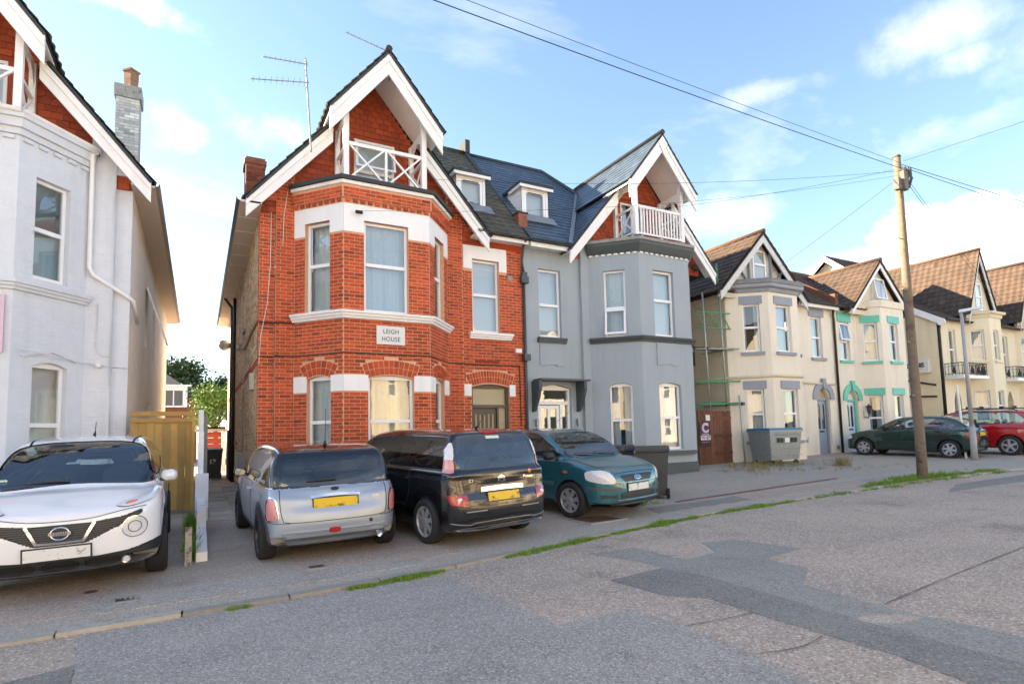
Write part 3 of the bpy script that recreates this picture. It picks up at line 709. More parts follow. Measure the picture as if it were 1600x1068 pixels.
# red block edging of the grey house forecourt
edg = bpy.data.objects.new('block_edging', None); COL.objects.link(edg); tag(edg, 'single row of red blocks edging the forecourt', None, None, 'structure')
a = Vector((7.9, 8.16)); b = Vector((13.4, 8.50)); n = 26; dd = (b-a)/n; nn = Vector((-dd.y, dd.x)).normalized()*.05
bl_m = mat('red_block', (.20, .095, .065), .85, rand=.2, var=.15)
for i in range(n):
    p = a+dd*i+dd.normalized()*.006; q = a+dd*(i+1)-dd.normalized()*.006
    cs = [p-nn, q-nn, q+nn, p+nn]; MB().prism([(c.x, c.y, gz(c.x, c.y)-.05) for c in cs], [(c.x, c.y, gz(c.x, c.y)+.012) for c in cs]).build('block', bl_m, edg)
# slab path in the gap between the white and the red house
path = bpy.data.objects.new('path', None); COL.objects.link(path); tag(path, 'concrete slab side path between the two houses', None, None, 'structure')
y = 11.2
while y < 27:
    d = .62
    for xx in (.20, .62):
        w = .40; z = gz(xx, y)+.015+random.uniform(-.006, .006)
        MB().box(xx+.006, xx+w-.006, y+.008, y+d-.008, z-.06, z, ).build('slab', mat('path_slab', (.40, .36, .30), .9, rand=.18, var=.18, vs=6, dark=((.24, .22, .18), 5, .58)), path)
    y += d
# grass along the kerb and weeds on the forecourts: nobody could count the blades
def tuft(mb, x, y, z, h, n, sp):
    for _ in range(n):
        a = random.uniform(0, 6.283); r = random.random()*sp; bx, by = x+r*math.cos(a), y+r*math.sin(a); hh = h*random.uniform(.45, 1.15); ln = random.uniform(-.5, .5)*hh; ln2 = random.uniform(-.5, .5)*hh; w = random.uniform(.003, .006)
        ca, sa = math.cos(a)*w, math.sin(a)*w
        mb.add([(bx-ca, by-sa, z-.01), (bx+ca, by+sa, z-.01), (bx+ln*.5+ca*.7, by+ln2*.5+sa*.7, z+hh*.6), (bx+ln*.5-ca*.7, by+ln2*.5-sa*.7, z+hh*.6), (bx+ln, by+ln2, z+hh)], [(0, 1, 2, 3), (3, 2, 4)])
g = MB()
def strip_of_grass(x0, x1, off, dens, h, wid):
    L_ = x1-x0; n = int(L_*dens)
    for i in range(n):
        t = random.random(); x = x0+L_*t; m = .5+.5*math.sin(x*5.1+1)*math.sin(x*2.3); 
        if random.random() > .25+.75*m: continue
        y = kerb_y(x)+off+random.gauss(0, wid*(.4+.6*m)); tuft(g, x, y, base_z(x)+(.03 if y > kerb_y(x) else 0), h*(.5+.7*m), 7, .035)
strip_of_grass(1.35, 2.45, -.16, 260, .045, .035); strip_of_grass(3.25, 6.6, -.14, 260, .05, .045); strip_of_grass(6.0, 9.6, -.13, 230, .05, .05); strip_of_grass(9.2, 12.5, -.1, 120, .05, .06); strip_of_grass(12.3, 17.8, .02, 300, .06, .14); strip_of_grass(.28, .45, -.15, 150, .04, .025); strip_of_grass(19, 22, 0, 100, .05, .06)
for _ in range(420):
    x = random.gauss(14.75, .75); y = random.gauss(7.35, .16); tuft(g, x, y, gz(x, y), .09, 7, .05)
for _ in range(130): x = random.uniform(-.13, .0); y = random.uniform(8.1, 11.6); tuft(g, x, y, gz(x, y), random.choice((.08, .16, .24)), 8, .05)
for _ in range(40): x = random.uniform(6.9, 7.6); y = random.uniform(8.2, 8.6); tuft(g, x, y, gz(x, y), .06, 7, .05)
tag(g.build('grass', M['grass']), 'ragged green grass growing along the kerb', 'grass', kind='stuff')
g = MB()
for _ in range(150): x = random.gauss(14.6, .9); y = random.gauss(11.6, .35)-.35*abs(x-14.6); tuft(g, x, y, gz(x, y), random.choice((.07, .12, .2)), 8, .06)
for _ in range(30): x = random.uniform(13.0, 17.5); y = 9.9+random.gauss(0, .25)+(15-x)*.25; tuft(g, x, y, gz(x, y), .10, 7, .06)
for _ in range(30): x = random.gauss(16.3, .12); y = random.gauss(10.2, .1); tuft(g, x, y, gz(x, y), .28, 8, .06)
tag(g.build('dry_weeds', M['dryweed']), 'straw coloured dry weeds along the forecourt of the cream house', 'weeds', kind='stuff')
# loose grit and leaf litter along the gutter
g = MB()
for _ in range(900):
    x = random.uniform(-2, 14); y = kerb_y(x)-.13-abs(random.gauss(0, .18)); s = random.uniform(.003, .009); z = base_z(x)
    g.add([(x-s, y-s, z), (x+s, y-s*.7, z), (x, y+s, z), (x, y, z+s)], [(0, 1, 3), (1, 2, 3), (2, 0, 3)])
tag(g.build('grit', mat('grit', (.26, .22, .17), .9)), 'fine loose grit lying in the gutter', 'grit', kind='stuff')

# ---------------------------------------------------------------- house builders
def window(root, fr, u0, u1, z0, z1, rise=0.0, split=.5, d=-.09, cur='curtain', fm=None, glass=None, fw=.055, gap=0.0, open_low=False, name='window', mull=None, open_top=False):
    fm = fm or M['upvc']; f = MB(); a, b = u0+.004, u1-.004; t = z1
    f.boxF(fr, a, a+fw, d-.06, d, z0+.004, t); f.boxF(fr, b-fw, b, d-.06, d, z0+.004, t)
    f.boxF(fr, a+fw, b-fw, d-.06, d, z0+.004, z0+fw+.02)
    zt = t-fw if rise <= 0 else t-.02
    if rise > 0:
        n = 10; arc = [(b+(a-b)*k/n, t+(rise-.004)*(1-(2*k/n-1)**2)) for k in range(n+1)]
        f.prismF(fr, [(a, zt), (b, zt)]+arc, d-.06, d+.003)
    else: f.boxF(fr, a+fw, b-fw, d-.06, d, zt, t-.004)
    zm = None
    if split:
        zm = z0+(t-z0)*split; f.boxF(fr, a+fw, b-fw, d-.055, d+.012, zm-.035, zm+.035)
    if mull: 
        um = u0+(u1-u0)*mull; f.boxF(fr, um-.025, um+.025, d-.05, d+.004, z0+fw, zt)
    w = f.build(name, fm, root)
    gm = glass or M['glass']
    spans = [(z0+fw+.02, zm-.035), (zm+.035, zt)] if split else [(z0+fw+.02, zt)]
    for i, (c, e) in enumerate(spans):
        if open_low and i == 0:
            # a casement pushed out at the bottom
            k = .16; s = MB(); P = lambda u, dd, z: fr.p(u, dd, z)
            def bar(ua, ub, za, zb):
                q = lambda u, z, o: fr.p(u, d+.02+(e-z)/(e-c)*k+o, z)
                s.prism([q(ua, za, 0), q(ub, za, 0), q(ub, zb, 0), q(ua, zb, 0)], [q(ua, za, .05), q(ub, za, .05), q(ub, zb, .05), q(ua, zb, .05)])
            u_0, u_1 = a+.01, b-.01
            bar(u_0, u_0+.06, c, e); bar(u_1-.06, u_1, c, e); bar(u_0+.06, u_1-.06, c, c+.06); bar(u_0+.06, u_1-.06, e-.06, e)
            so = s.build('casement', fm, w)
            q = lambda u, z: fr.p(u, d+.045+(e-z)/(e-c)*k, z)
            MB().add([q(u_0+.06, c+.06), q(u_1-.06, c+.06), q(u_1-.06, e-.06), q(u_0+.06, e-.06)], [(0, 1, 2, 3)]).build('pane', gm, w)
            continue
        if open_top and i == len(spans)-1:
            s = MB(); k = .12
            def bar(ua, ub, za, zb):
                q = lambda u, z, o: fr.p(u, d+.02+(e-z)/(e-c)*k+o, z)
                s.prism([q(ua, za, 0), q(ub, za, 0), q(ub, zb, 0), q(ua, zb, 0)], [q(ua, za, .05), q(ub, za, .05), q(ub, zb, .05), q(ua, zb, .05)])
            bar(a+.01, a+.06, c, e); bar(b-.06, b-.01, c, e); bar(a+.06, b-.06, c, c+.05); bar(a+.06, b-.06, e-.05, e); s.build('casement', fm, w)
            q = lambda u, z: fr.p(u, d+.045+(e-z)/(e-c)*k, z)
            MB().add([q(a+.06, c+.05), q(b-.06, c+.05), q(b-.06, e-.05), q(a+.06, e-.05)], [(0, 1, 2, 3)]).build('pane', gm, w)
            continue
        MB().add([fr.p(a+fw-.01, d-.03, c-.01), fr.p(b-fw+.01, d-.03, c-.01), fr.p(b-fw+.01, d-.03, e+.01), fr.p(a+fw-.01, d-.03, e+.01)], [(0, 1, 2, 3)]).build('pane', gm, w)
    if cur:
        if cur == 'slats':
            s = MB(); z = z0+.06
            zz0 = z0+(z1-z0)*.5
            z = zz0
            while z < z1-.02: s.add([fr.p(a+.02, d-.10, z), fr.p(b-.02, d-.10, z), fr.p(b-.02, d-.125, z+.020), fr.p(a+.02, d-.125, z+.020)], [(0, 1, 2, 3)]); z += .026
            s.build('venetian_blind', M['blind'], w)
            MB().boxF(fr, a-.02, b+.02, d-.16, d-.15, z0-.03, z1+.03).build('blind', mat('sky_reflection_blind', (.36, .52, .60), .7), w)  # backing blind; its blue paints in the sky reflected by the panes
        else:
            mt = M[cur] if isinstance(cur, str) else cur
            flat = cur in ('blind',); n = 2 if flat else max(10, int((b-a)/.022)); v = []; fs = []
            sides = [(a-.03, b+.03)] if not gap else [(a-.03, (a+b)/2-gap/2), ((a+b)/2+gap/2, b+.03)]
            s = MB()
            for ua, ub in sides:
                vs = []; ph = random.uniform(0, 6)
                for k in range(n+1):
                    u = ua+(ub-ua)*k/n; o = 0 if flat else .018*math.sin(u*46+ph)+.012*math.sin(u*23+ph*2)
                    vs += [fr.p(u, d-.16+o, z0-.03), fr.p(u+.01*math.sin(k), d-.16+o*.6, z1+.05+rise)]
                s.add(vs, [(2*k, 2*k+2, 2*k+3, 2*k+1) for k in range(n)])
            s.build('blind' if flat else 'curtain', mt, w, smooth=not flat)
            if gap: MB().boxF(fr, a-.1, b+.1, d-.65, d-.60, z0-.1, z1+.1).build('room_shade_panel', M['room'], w)  # dark sheet behind the curtain gap, room shade put into its colour
    else: MB().boxF(fr, a-.1, b+.1, d-.75, d-.70, z0-.1, z1+.1).build('room_shade_panel', M['room'], w)  # dark sheet close behind the panes paints the unlit room
    return w
BR_L, BR_H = .225, .075
_brick_mesh = {}
def bricks(root, fr, outer, holes, m, m_one=None, want=0, zoff=0.0, proud=.007, tint=.5):
    s = MB(); got = 0; loops = [outer]+list(holes)
    zmin = min(p[1] for p in outer); zmax = max(p[1] for p in outer); k = int(math.floor((zmin-zoff)/BR_H))
    while zoff+k*BR_H < zmax:
        z0 = zoff+k*BR_H+.005; z1 = z0+BR_H-.010; k += 1
        iv = None
        for zt in (z0+.002, (z0+z1)/2, z1-.002):
            cur = row_intervals(loops, zt)
            if iv is None: iv = cur
            else:
                nw = []
                for a, b in iv:
                    for c, d in cur:
                        if min(b, d)-max(a, c) > .02: nw.append((max(a, c), min(b, d)))
                iv = nw
        off = BR_L/2 if k % 2 else 0.0
        for a, b in iv:
            j = math.floor((a-off)/BR_L)
            while off+j*BR_L < b:
                c = max(a, off+j*BR_L)+.005; d = min(b, off+(j+1)*BR_L)-.005; j += 1
                if d-c < .03: continue
                dk = random.random(); tone = random.gauss(tint, .19)
                if dk < .08: tone -= .28
                if want and got < want and d-c > BR_L-.012:
                    key = (id(m_one),)
                    if key not in _brick_mesh:
                        L_, H_ = BR_L-.010, BR_H-.010; e = .004
                        me = bpy.data.meshes.new('brick')
                        me.from_pydata([(0, 0, 0), (L_, 0, 0), (L_, 0, H_), (0, 0, H_), (e, -proud, e), (L_-e, -proud, e), (L_-e, -proud, H_-e), (e, -proud, H_-e)], [], [(4, 5, 6, 7), (0, 1, 5, 4), (1, 2, 6, 5), (2, 3, 7, 6), (3, 0, 4, 7)])
                        me.materials.append(m_one); _brick_mesh[key] = me
                    o = bpy.data.objects.new('brick', _brick_mesh[key]); COL.objects.link(o); o.parent = root
                    o.location = Vector(fr.p(c, random.uniform(-.001, .001), z0))-world_loc(root); o.rotation_euler = (0, 0, math.atan2(fr.d.y, fr.d.x)); got += 1
                    continue
                pr = proud+random.uniform(-.0015, .0015); e = .004; b0 = len(s.v)
                s.add([fr.p(c, 0, z0), fr.p(d, 0, z0), fr.p(d, 0, z1), fr.p(c, 0, z1), fr.p(c+e, pr, z0+e), fr.p(d-e, pr, z0+e), fr.p(d-e, pr, z1-e), fr.p(c+e, pr, z1-e)],
                      [(4, 5, 6, 7), (0, 1, 5, 4), (1, 2, 6, 5), (2, 3, 7, 6), (3, 0, 4, 7)], max(0, min(1, tone)))
    return s
def voussoirs(fr, uc, half, zs, rise, h, n, s):
    # wedge bricks over a segmental arch
    R = (half*half+rise*rise)/(2*rise); cz = zs+rise-R; th = math.asin(min(1, half/R))
    for ring in range(2):
        r0 = R+.006+ring*h/2; r1 = r0+h/2-.010
        for i in range(n):
            a0 = -th+2*th*i/n+.008/R; a1 = -th+2*th*(i+1)/n-.008/R
            P = lambda r, a, d: fr.p(uc+r*math.sin(a), d, cz+r*math.cos(a))
            s.add([P(r0, a0, 0), P(r0, a1, 0), P(r1, a1, 0), P(r1, a0, 0), P(r0+.003, a0, .009), P(r0+.003, a1, .009), P(r1-.003, a1, .009), P(r1-.003, a0, .009)],
                  [(4, 7, 6, 5), (0, 4, 5, 1), (1, 5, 6, 2), (2, 6, 7, 3), (3, 7, 4, 0)], max(0, min(1, random.gauss(.5, .14))))
def arch_poly(uc, half, zs, rise, h, n=10):
    R = (half*half+rise*rise)/(2*rise); cz = zs+rise-R; th = math.asin(min(1, half/R)); r1 = R+h
    lo = [(uc+R*math.sin(-th+2*th*i/n), cz+R*math.cos(-th+2*th*i/n)) for i in range(n+1)]
    hi = [(uc+r1*math.sin(-th+2*th*i/n), cz+r1*math.cos(-th+2*th*i/n)) for i in range(n, -1, -1)]
    return lo+hi
def slope(root, pts, kind, m, name='roof', under=None, thick=.05, tone0=.5):
    # a roof plane: pts[0] -> pts[1] is the eave seen from outside left to right
    P = [Vector(p) for p in pts]; u = (P[1]-P[0]).normalized(); n = (P[1]-P[0]).cross(P[2]-P[0]).normalized()
    if n.z < 0: n = -n; 
    v = n.cross(u).normalized()
    if v.z < 0: v = -v
    uv = [((p-P[0]).dot(u), (p-P[0]).dot(v)) for p in P]
    base = MB(); k = len(P); base.prism([p-n*thick for p in P], P)
    bo = base.build(name, under or m, root)
    s = MB()
    gw, gv, t = {'pantile': (.27, .25, .020), 'slate': (.26, .21, .010), 'plain': (.17, .13, .012)}[kind]
    vmax = max(q[1] for q in uv); r = int(math.floor(min(q[1] for q in uv)/gv))
    while r*gv < vmax:
        v0, v1 = r*gv-(.04 if r == 0 else 0), min((r+1)*gv, vmax); off = gw/2*(r % 2) if kind != 'pantile' else 0
        iv = row_intervals([uv], max(.001, min(vmax-.001, (r+.5)*gv))); r += 1
        for a, b in iv:
            j = math.floor((a-off)/gw)
            while off+j*gw < b:
                c = max(a, off+j*gw); d = min(b, off+(j+1)*gw); j += 1
                if d-c < .03: continue
                tone = max(0, min(1, random.gauss(tone0, .13))); lift = random.uniform(0, .004)
                if kind == 'pantile':
                    q = 5; vs = []
                    for i in range(q+1):
                        uu = c+(d-c)*i/q; w = (i/q); hgt = .030*(math.cos(2*math.pi*(w-.15))*.5+.5)
                        p0 = P[0]+u*uu+v*v0+n*(t+.006+hgt+lift); p1 = P[0]+u*uu+v*v1+n*(.006+hgt+lift); vs += [p0-n*(t+.01), p0, p1]
                    s.add(vs, [(3*i+1, 3*i+4, 3*i+5, 3*i+2) for i in range(q)]+[(3*i, 3*i+3, 3*i+4, 3*i+1) for i in range(q)], tone)
                else:
                    g_ = .003; A = P[0]+u*(c+g_)+v*v0; B = P[0]+u*(d-g_)+v*v0; C = P[0]+u*(d-g_)+v*v1; D = P[0]+u*(c+g_)+v*v1
                    s.add([A, B, A+n*(t+.004+lift), B+n*(t+.004+lift), C+n*.003, D+n*.003], [(0, 1, 3, 2), (2, 3, 4, 5)], tone)
    s.build('roof_tiles' if kind != 'slate' else 'slates', m, bo, tone=True, kind='stuff')
    return bo
_tile_mesh = {}
def hung_tiles(root, fr, poly, holes=(), w=.19, h=.125, limit=290, pattern=(4, 4), m=None):
    def shape(kind):
        n = 6; pts = [(-w/2+.004, h*1.35), (-w/2+.004, h*.42)]
        if kind: pts += [((w/2-.004)*math.sin(a), h*.42-(h*.42-.004)*math.cos(a)) for a in np.linspace(-math.pi/2, math.pi/2, n+3)[1:-1]]
        else: pts += [(-w/2+.004, .004), (w/2-.004, .004)]
        pts += [(w/2-.004, h*.42), (w/2-.004, h*1.35)]; return pts
    for kd in (0, 1):
        if (kd, w) not in _tile_mesh:
            F0 = Fr((0, 0), (1, 0)); pts = shape(kd); k = len(pts); top = h*1.35
            vs = [(u, -(.030-.022*z/top), z) for u, z in pts]+[(u, -(.030-.022*z/top)+.012, z) for u, z in pts]
            me = bpy.data.meshes.new('hung_tile'); me.from_pydata(vs, [], [tuple(range(k-1, -1, -1))][::1]+[(i, (i+1) % k, k+(i+1) % k, k+i) for i in range(k)]); me.materials.append(m or M['tile_red']); _tile_mesh[(kd, w)] = me
    zs = min(p[1] for p in poly); ze = max(p[1] for p in poly); r = 0; n = 0; extra = MB(); rl = world_loc(root)
    per = sum(pattern)
    while zs+r*h < ze:
        z = zs+r*h; kd = 1 if (r % per) >= pattern[0] else 0
        for a, b in row_intervals([poly]+list(holes), z+h*.6):
            j = math.ceil((a+w*.35-(w/2 if r % 2 else 0))/w)
            while True:
                u = j*w+(w/2 if r % 2 else 0); j += 1
                if u > b-w*.25: break
                if n < limit:
                    o = bpy.data.objects.new('hung_tile', _tile_mesh[(kd, w)]); COL.objects.link(o); o.parent = root; o.location = Vector(fr.p(u, random.uniform(0, .004), z))-rl; n += 1
                else:
                    me = _tile_mesh[(kd, w)]; extra.add([(u+q.co.x+fr.o.x, fr.o.y+q.co.y, z+q.co.z) for q in me.vertices], [tuple(p.vertices) for p in me.polygons])
        r += 1
    if extra.v: extra.build('hung_tile_cladding', m or M['tile_red'], root, kind='stuff')
def strip_poly(a, b, w):             # a sloping board between two (x,z) points measured plumb: top line a-b, depth w
    return [a, (a[0], a[1]-w), (b[0], b[1]-w), b]
def gable(root, c, pantile, white, rail, yback, z0=0.0, kindL='pantile', right_back=17.0, left_back=26.0, win=None, tiles_limit=290, brace=False, door=False, left_m=None, mats=None):
    """Big front gable with a projecting balcony hood, centred on x = c."""
    zr, ze, zk = 9.90, 6.42, 8.30; xk, xe, xh = 1.17, 2.75, 1.25; yw = 12.83
    F = Fr((0, yw), (1, yw))
    wall = [(c-2.45, 6.35), (c+2.45, 6.35), (c+2.45, 6.66), (c+1.14, 8.23), (c, 9.72), (c-1.14, 8.23), (c-2.45, 6.66)]
    hole = []
    if win: hole = [rect(*win)]
    g = MB().wallF(F, wall, hole, .12).build('gable_wall', M['tile_red_stuff'], root)
    hung_tiles(root, Fr((0, yw), (1, yw)), wall, [rect(win[0]-.06, win[1]+.06, win[2]-.06, win[3]+.06)] if win else [], limit=tiles_limit)
    # roof planes, lower bell-cast part and steeper hood
    for sg, yb in ((-1, left_back), (1, right_back)):
        lo0, lo1 = (c+sg*xe, ze), (c+sg*(xk-.02), zk+.02); y0 = 12.36
        A = [(lo0[0], y0, lo0[1]), (lo0[0], yb, lo0[1]), (lo1[0], yb, lo1[1]), (lo1[0], y0, lo1[1])]
        U = [(c+sg*xh, 11.60, zk+.06), (c+sg*xh, yb, zk+.06), (c, yb, zr), (c, 11.60, zr)]
        if sg < 0: A = [A[1], A[0], A[3], A[2]]; U = [U[1], U[0], U[3], U[2]]
        mm = left_m if (left_m and sg < 0) else pantile
        slope(root, A, kindL, mm, under=M['lead']); slope(root, U, kindL, mm, under=M['lead'])
        # white soffits just under the tiles
        Fs = Fr((0, 11.66), (1, 11.66))
        MB().prism([(c+sg*(xh-.02), 11.70, zk-.06), (c, 11.70, zr-.18), (c, 12.82, zr-.18), (c+sg*(xh-.02), 12.82, zk-.06)], [(c+sg*(xh-.02), 11.70, zk-.03), (c, 11.70, zr-.15), (c, 12.82, zr-.15), (c+sg*(xh-.02), 12.82, zk-.03)]).build('hood_soffit', white, root)
        MB().prism([(c+sg*(xe-.02), 12.42, ze-.09), (c+sg*1.1, 12.42, zk-.10), (c+sg*1.1, 12.82, zk-.10), (c+sg*(xe-.02), 12.82, ze-.09)], [(c+sg*(xe-.02), 12.42, ze-.07), (c+sg*1.1, 12.42, zk-.08), (c+sg*1.1, 12.82, zk-.08), (c+sg*(xe-.02), 12.82, ze-.07)]).build('verge_soffit', white, root)
        # barge boards: a deep board with a thinner moulding over it
        for nm, fy, a, b, w in (('bargeboard', 11.64, (c+sg*(xh-.02), zk+.04), (c, zr-.03), .50), ('bargeboard', 12.40, (c+sg*(xe-.02), ze-.01), (c+sg*1.02, zk+.06), .38)):
            q = MB(); Fb = Fr((0, fy), (1, fy)); po = strip_poly(a, b, w); po = po if sg < 0 else po[::-1]
            bo = q.prismF(Fb, po, -.045, 0).build(nm, white, root)
            po = strip_poly(a, b, w*.40); po = po if sg < 0 else po[::-1]
            MB().prismF(Fb, po, .001, .026).build('barge_moulding', white, bo)
        # posts of the balcony
        px = c+sg*.86
        MB().box(px-.055, px+.055, 11.84, 11.95, 6.93, 8.62).build('balcony_post', white, root)
        MB().box(px-.05, px+.05, 12.70, 12.80, 6.93, 8.40).build('balcony_post', white, root)
        # curved bracket board between the posts
        F3 = Fr((px, 11.95), (px, 12.70)); n = 8
        po = [(0, 8.42), (0, 7.95)]+[(.375-.375*math.cos(math.pi*k/n), 7.95+.32*math.sin(math.pi*k/n)) for k in range(1, n)]+[(.75, 7.95), (.75, 8.42)]
        MB().prismF(F3, po, -.02, .02).build('bracket_board', white, root)
        # side rails
        s = MB(); s.beam((px, 11.95, 7.72), (px, 12.72, 7.72), .05, .06).beam((px, 11.95, 7.02), (px, 12.72, 7.02), .05, .05)
        s.beam((px, 11.95, 7.04), (px, 12.72, 7.70), .03, .035).beam((px, 11.95, 7.70), (px, 12.72, 7.04), .031, .036); s.build('side_railing', white, root)
    MB().tube([(c, 11.58, zr+.03), (c, max(right_back, 16.5), zr+.03)], .075, 8).build('ridge_tiles', M['lead'] if kindL == 'slate' else M['roof_moss'], root, smooth=True)
    # front railing
    zt, zb = 7.76, 6.99; r = MB().beam((c-.82, 11.895, zt), (c+.82, 11.895, zt), .06, .075).build('top_rail', white, root)
    MB().beam((c-.82, 11.895, zb), (c+.82, 11.895, zb), .05, .05).build('bottom_rail', white, root)
    if rail == 'cross':
        MB().beam((c, 11.895, zb), (c, 11.895, zt), .045, .05).build('rail_upright', white, root)
        for a in (-1, 1):
            x0, x1 = (c-.80, c-.03) if a < 0 else (c+.03, c+.80)
            MB().beam((x0, 11.89, zb), (x1, 11.89, zt), .035, .045, (0, 1, 0)).build('cross_bar', white, root); MB().beam((x0, 11.90, zt), (x1, 11.90, zb), .036, .046, (0, 1, 0)).build('cross_bar', white, root)
        for xx in (c-.62, c+.10, c+.62): MB().box(xx-.05, xx+.05, 11.86, 11.93, 6.93, 6.965).build('rail_block', white, root)
    else:
        n = 15
        for i in range(n):
            xx = c-.78+1.56*i/(n-1); MB().box(xx-.020, xx+.020, 11.88, 11.91, zb, zt).build('baluster', white, root)
    if brace:
        MB().prismF(Fr((0, 11.63), (1, 11.63)), [(c-.20, zr-.25), (c, zr-.55), (c+.20, zr-.25), (c, zr-.06)], .0, .03).build('barge_panel', white, root)
def gutter(root, a, b, m=None, r=.055):
    a, b = Vector(a), Vector(b); d = (b-a).normalized(); n = 8; s = MB(); side = Vector((d.y, -d.x, 0)).normalized()
    ra = []; rb = []
    for k in range(n+1):
        t = math.pi*k/n; o = side*(r*math.cos(t))+Vector((0, 0, -r*math.sin(t))); ra.append(a+o); rb.append(b+o)
    s.add(ra+rb, [(k, k+1, n+2+k, n+1+k) for k in range(n)]); 
    s.add([p-(p-a).normalized()*.006 for p in ra]+[p-(p-b).normalized()*.006 for p in rb], [(k, n+1+k, n+2+k, k+1) for k in range(n)])
    s.tube([ra[0], rb[0]], .007, 5).tube([ra[-1], rb[-1]], .007, 5)
    return s.build('gutter', m or M['black_pipe'], root, smooth=False)
def moulding(fr, u0, u1, z0, z1, out, s, steps=3, ret=True):
    for k in range(steps):
        a = z0+(z1-z0)*k/steps; b = z0+(z1-z0)*(k+1)/steps; o = out*(.45+.55*(k+1)/steps); e = o*.0
        s.boxF(fr, u0, u1, -.02, o, a+(.001 if k else 0), b)
def canted(pts): return [Fr(pts[i], pts[i+1]) for i in range(len(pts)-1)]
def bay_ring(pts, out, zs, s):       # a moulding that runs round the bay, mitred: zs = [(z, projection), ...]
    P = [Vector(p) for p in pts]; k = len(P); off = []
    def mit(i):
        ns = []
        if i > 0: d = (P[i]-P[i-1]).normalized(); ns.append(Vector((d.y, -d.x)))
        if i < k-1: d = (P[i+1]-P[i]).normalized(); ns.append(Vector((d.y, -d.x)))
        m = sum(ns, Vector((0, 0)))/len(ns); return m/max(.3, m.length_squared)
    mt = [mit(i) for i in range(k)]; b = len(s.v)
    for z, o in zs:
        for i in range(k): q = P[i]+mt[i]*o; s.v.append((q.x, q.y, z))
    nz = len(zs)
    for a in range(nz-1):
        for i in range(k-1): s.f.append((b+a*k+i, b+a*k+i+1, b+(a+1)*k+i+1, b+(a+1)*k+i)); s.tone.append(.5)
    for i, flip in ((0, False), (k-1, True)):
        lp = [b+a*k+i for a in range(nz)]; lp = lp if flip else lp[::-1]; s.f.append(tuple(lp)); s.tone.append(.5)
    return s

# ================================================================ the red brick house
def villa_bay(root, pts, wall_m, brick, wins, zb, ztop=6.41, bands=None, limit=0, mortar=None, sill=None, sill_m=None, tint=.5):
    """Canted two storey bay. wins: per facet list of dicts(u0,u1,z0,z1,rise,...)."""
    frs = canted(pts); got = 0
    for fi, fr in enumerate(frs):
        holes = []; arches_ = []
        for w in wins[fi]: holes.append(arc_rect(w['u0'], w['u1'], w['z0'], w['z1'], w.get('rise', 0)))
        outer = rect(0, fr.len, zb, ztop+.35)
        MB().wallF(fr, outer, holes, .12).build('bay_wall', mortar or wall_m, root)
        if brick:
            cut = [list(h) for h in holes]; vs = MB()
            for w in wins[fi]:
                if w.get('rise', 0) > 0 and w.get('arch', True):
                    uc = (w['u0']+w['u1'])/2; hf = (w['u1']-w['u0'])/2; voussoirs(fr, uc, hf+.03, w['z1'], w['rise']+.02, .30, max(6, int((2*hf)/.085)), vs)
                    cut.append(arch_poly(uc, hf+.03, w['z1']+.004, w['rise']+.02, .31))
            if vs.v: vs.build('brick_arch', wall_m, root, tone=True)
            bd = [b for b in (bands or [])]
            def rows(lo, hi, hol, want):
                return bricks(root, fr, rect(.004, fr.len-.004, lo, hi), hol, wall_m, M['brick_one'], want, tint=tint)
            # brick rows between the white bands
            segs = []; lo = zb
            for b0, b1 in sorted(bd): segs.append((lo, b0)); lo = b1
            segs.append((lo, ztop)); tot = MB()
            for lo, hi in segs:
                if hi-lo < .05: continue
                hol = []
                for h in cut:
                    q = [(u, min(max(z, lo-1), hi+1)) for u, z in h]; hol.append(q)
                n = limit[fi] if limit else 0
                s = rows(lo, hi, merge_holes(cut, lo, hi), max(0, n-0) if lo > 2 and lo < 5.5 and n else 0)
                tot.v_off = 0; b = len(tot.v); tot.v += s.v; tot.f += [tuple(b+i for i in f) for f in s.f]; tot.tone += s.tone
            tot.build('brickwork', wall_m, root, tone=True, kind='stuff')
        for b0, b1 in (bands or []):
            hol = [h for h in holes if max(z for _, z in h) > b0+.01 and min(z for _, z in h) < b1-.01]
            iv = [(0.0, fr.len)]
            for h in hol:
                a, b = min(u for u, _ in h), max(u for u, _ in h); nw = []
                for c, d in iv:
                    if a > c: nw.append((c, min(a, d)))
                    if b < d: nw.append((max(b, c), d))
                iv = nw
            s = MB()
            for c, d in iv: MB().boxF(fr, c+.001, d-.001, -.03, .014, b0, b1).build('white_band', M['band'], root)
            # the strip over a window head inside the band
            for h in hol:
                a, b = min(u for u, _ in h), max(u for u, _ in h); zt = max(z for _, z in h)
                if b1-zt > .03: s.boxF(fr, a, b, -.03, .014, zt, b1)
            if s.v: s.build('white_band', M['band'], root)
        for w in wins[fi]:
            k = {q: w[q] for q in w if q in ('rise', 'split', 'cur', 'fm', 'gap', 'open_low', 'mull', 'open_top')}
            window(root, fr, w['u0'], w['u1'], w['z0'], w['z1'], **k)
    return frs
def merge_holes(cut, lo, hi): return [h for h in cut if max(z for _, z in h) > lo and min(z for _, z in h) < hi]
# even-odd needs disjoint holes: arches sit right above their openings without overlapping

def flat_roof(root, pts, out, z, m, yb=12.84):
    P = [Vector(p) for p in pts]; k = len(P); ring = []
    for i in range(k):
        ns = []
        if i > 0: d = (P[i]-P[i-1]).normalized(); ns.append(Vector((d.y, -d.x)))
        if i < k-1: d = (P[i+1]-P[i]).normalized(); ns.append(Vector((d.y, -d.x)))
        mm = sum(ns, Vector((0, 0)))/len(ns); q = P[i]+mm/max(.3, mm.length_squared)*out; ring.append((q.x, q.y))
    ring += [(ring[-1][0], yb), (ring[0][0], yb)]
    return MB().prism([(a, b, z-.03) for a, b in ring], [(a, b, z) for a, b in ring]).build('bay_roof', m, root)

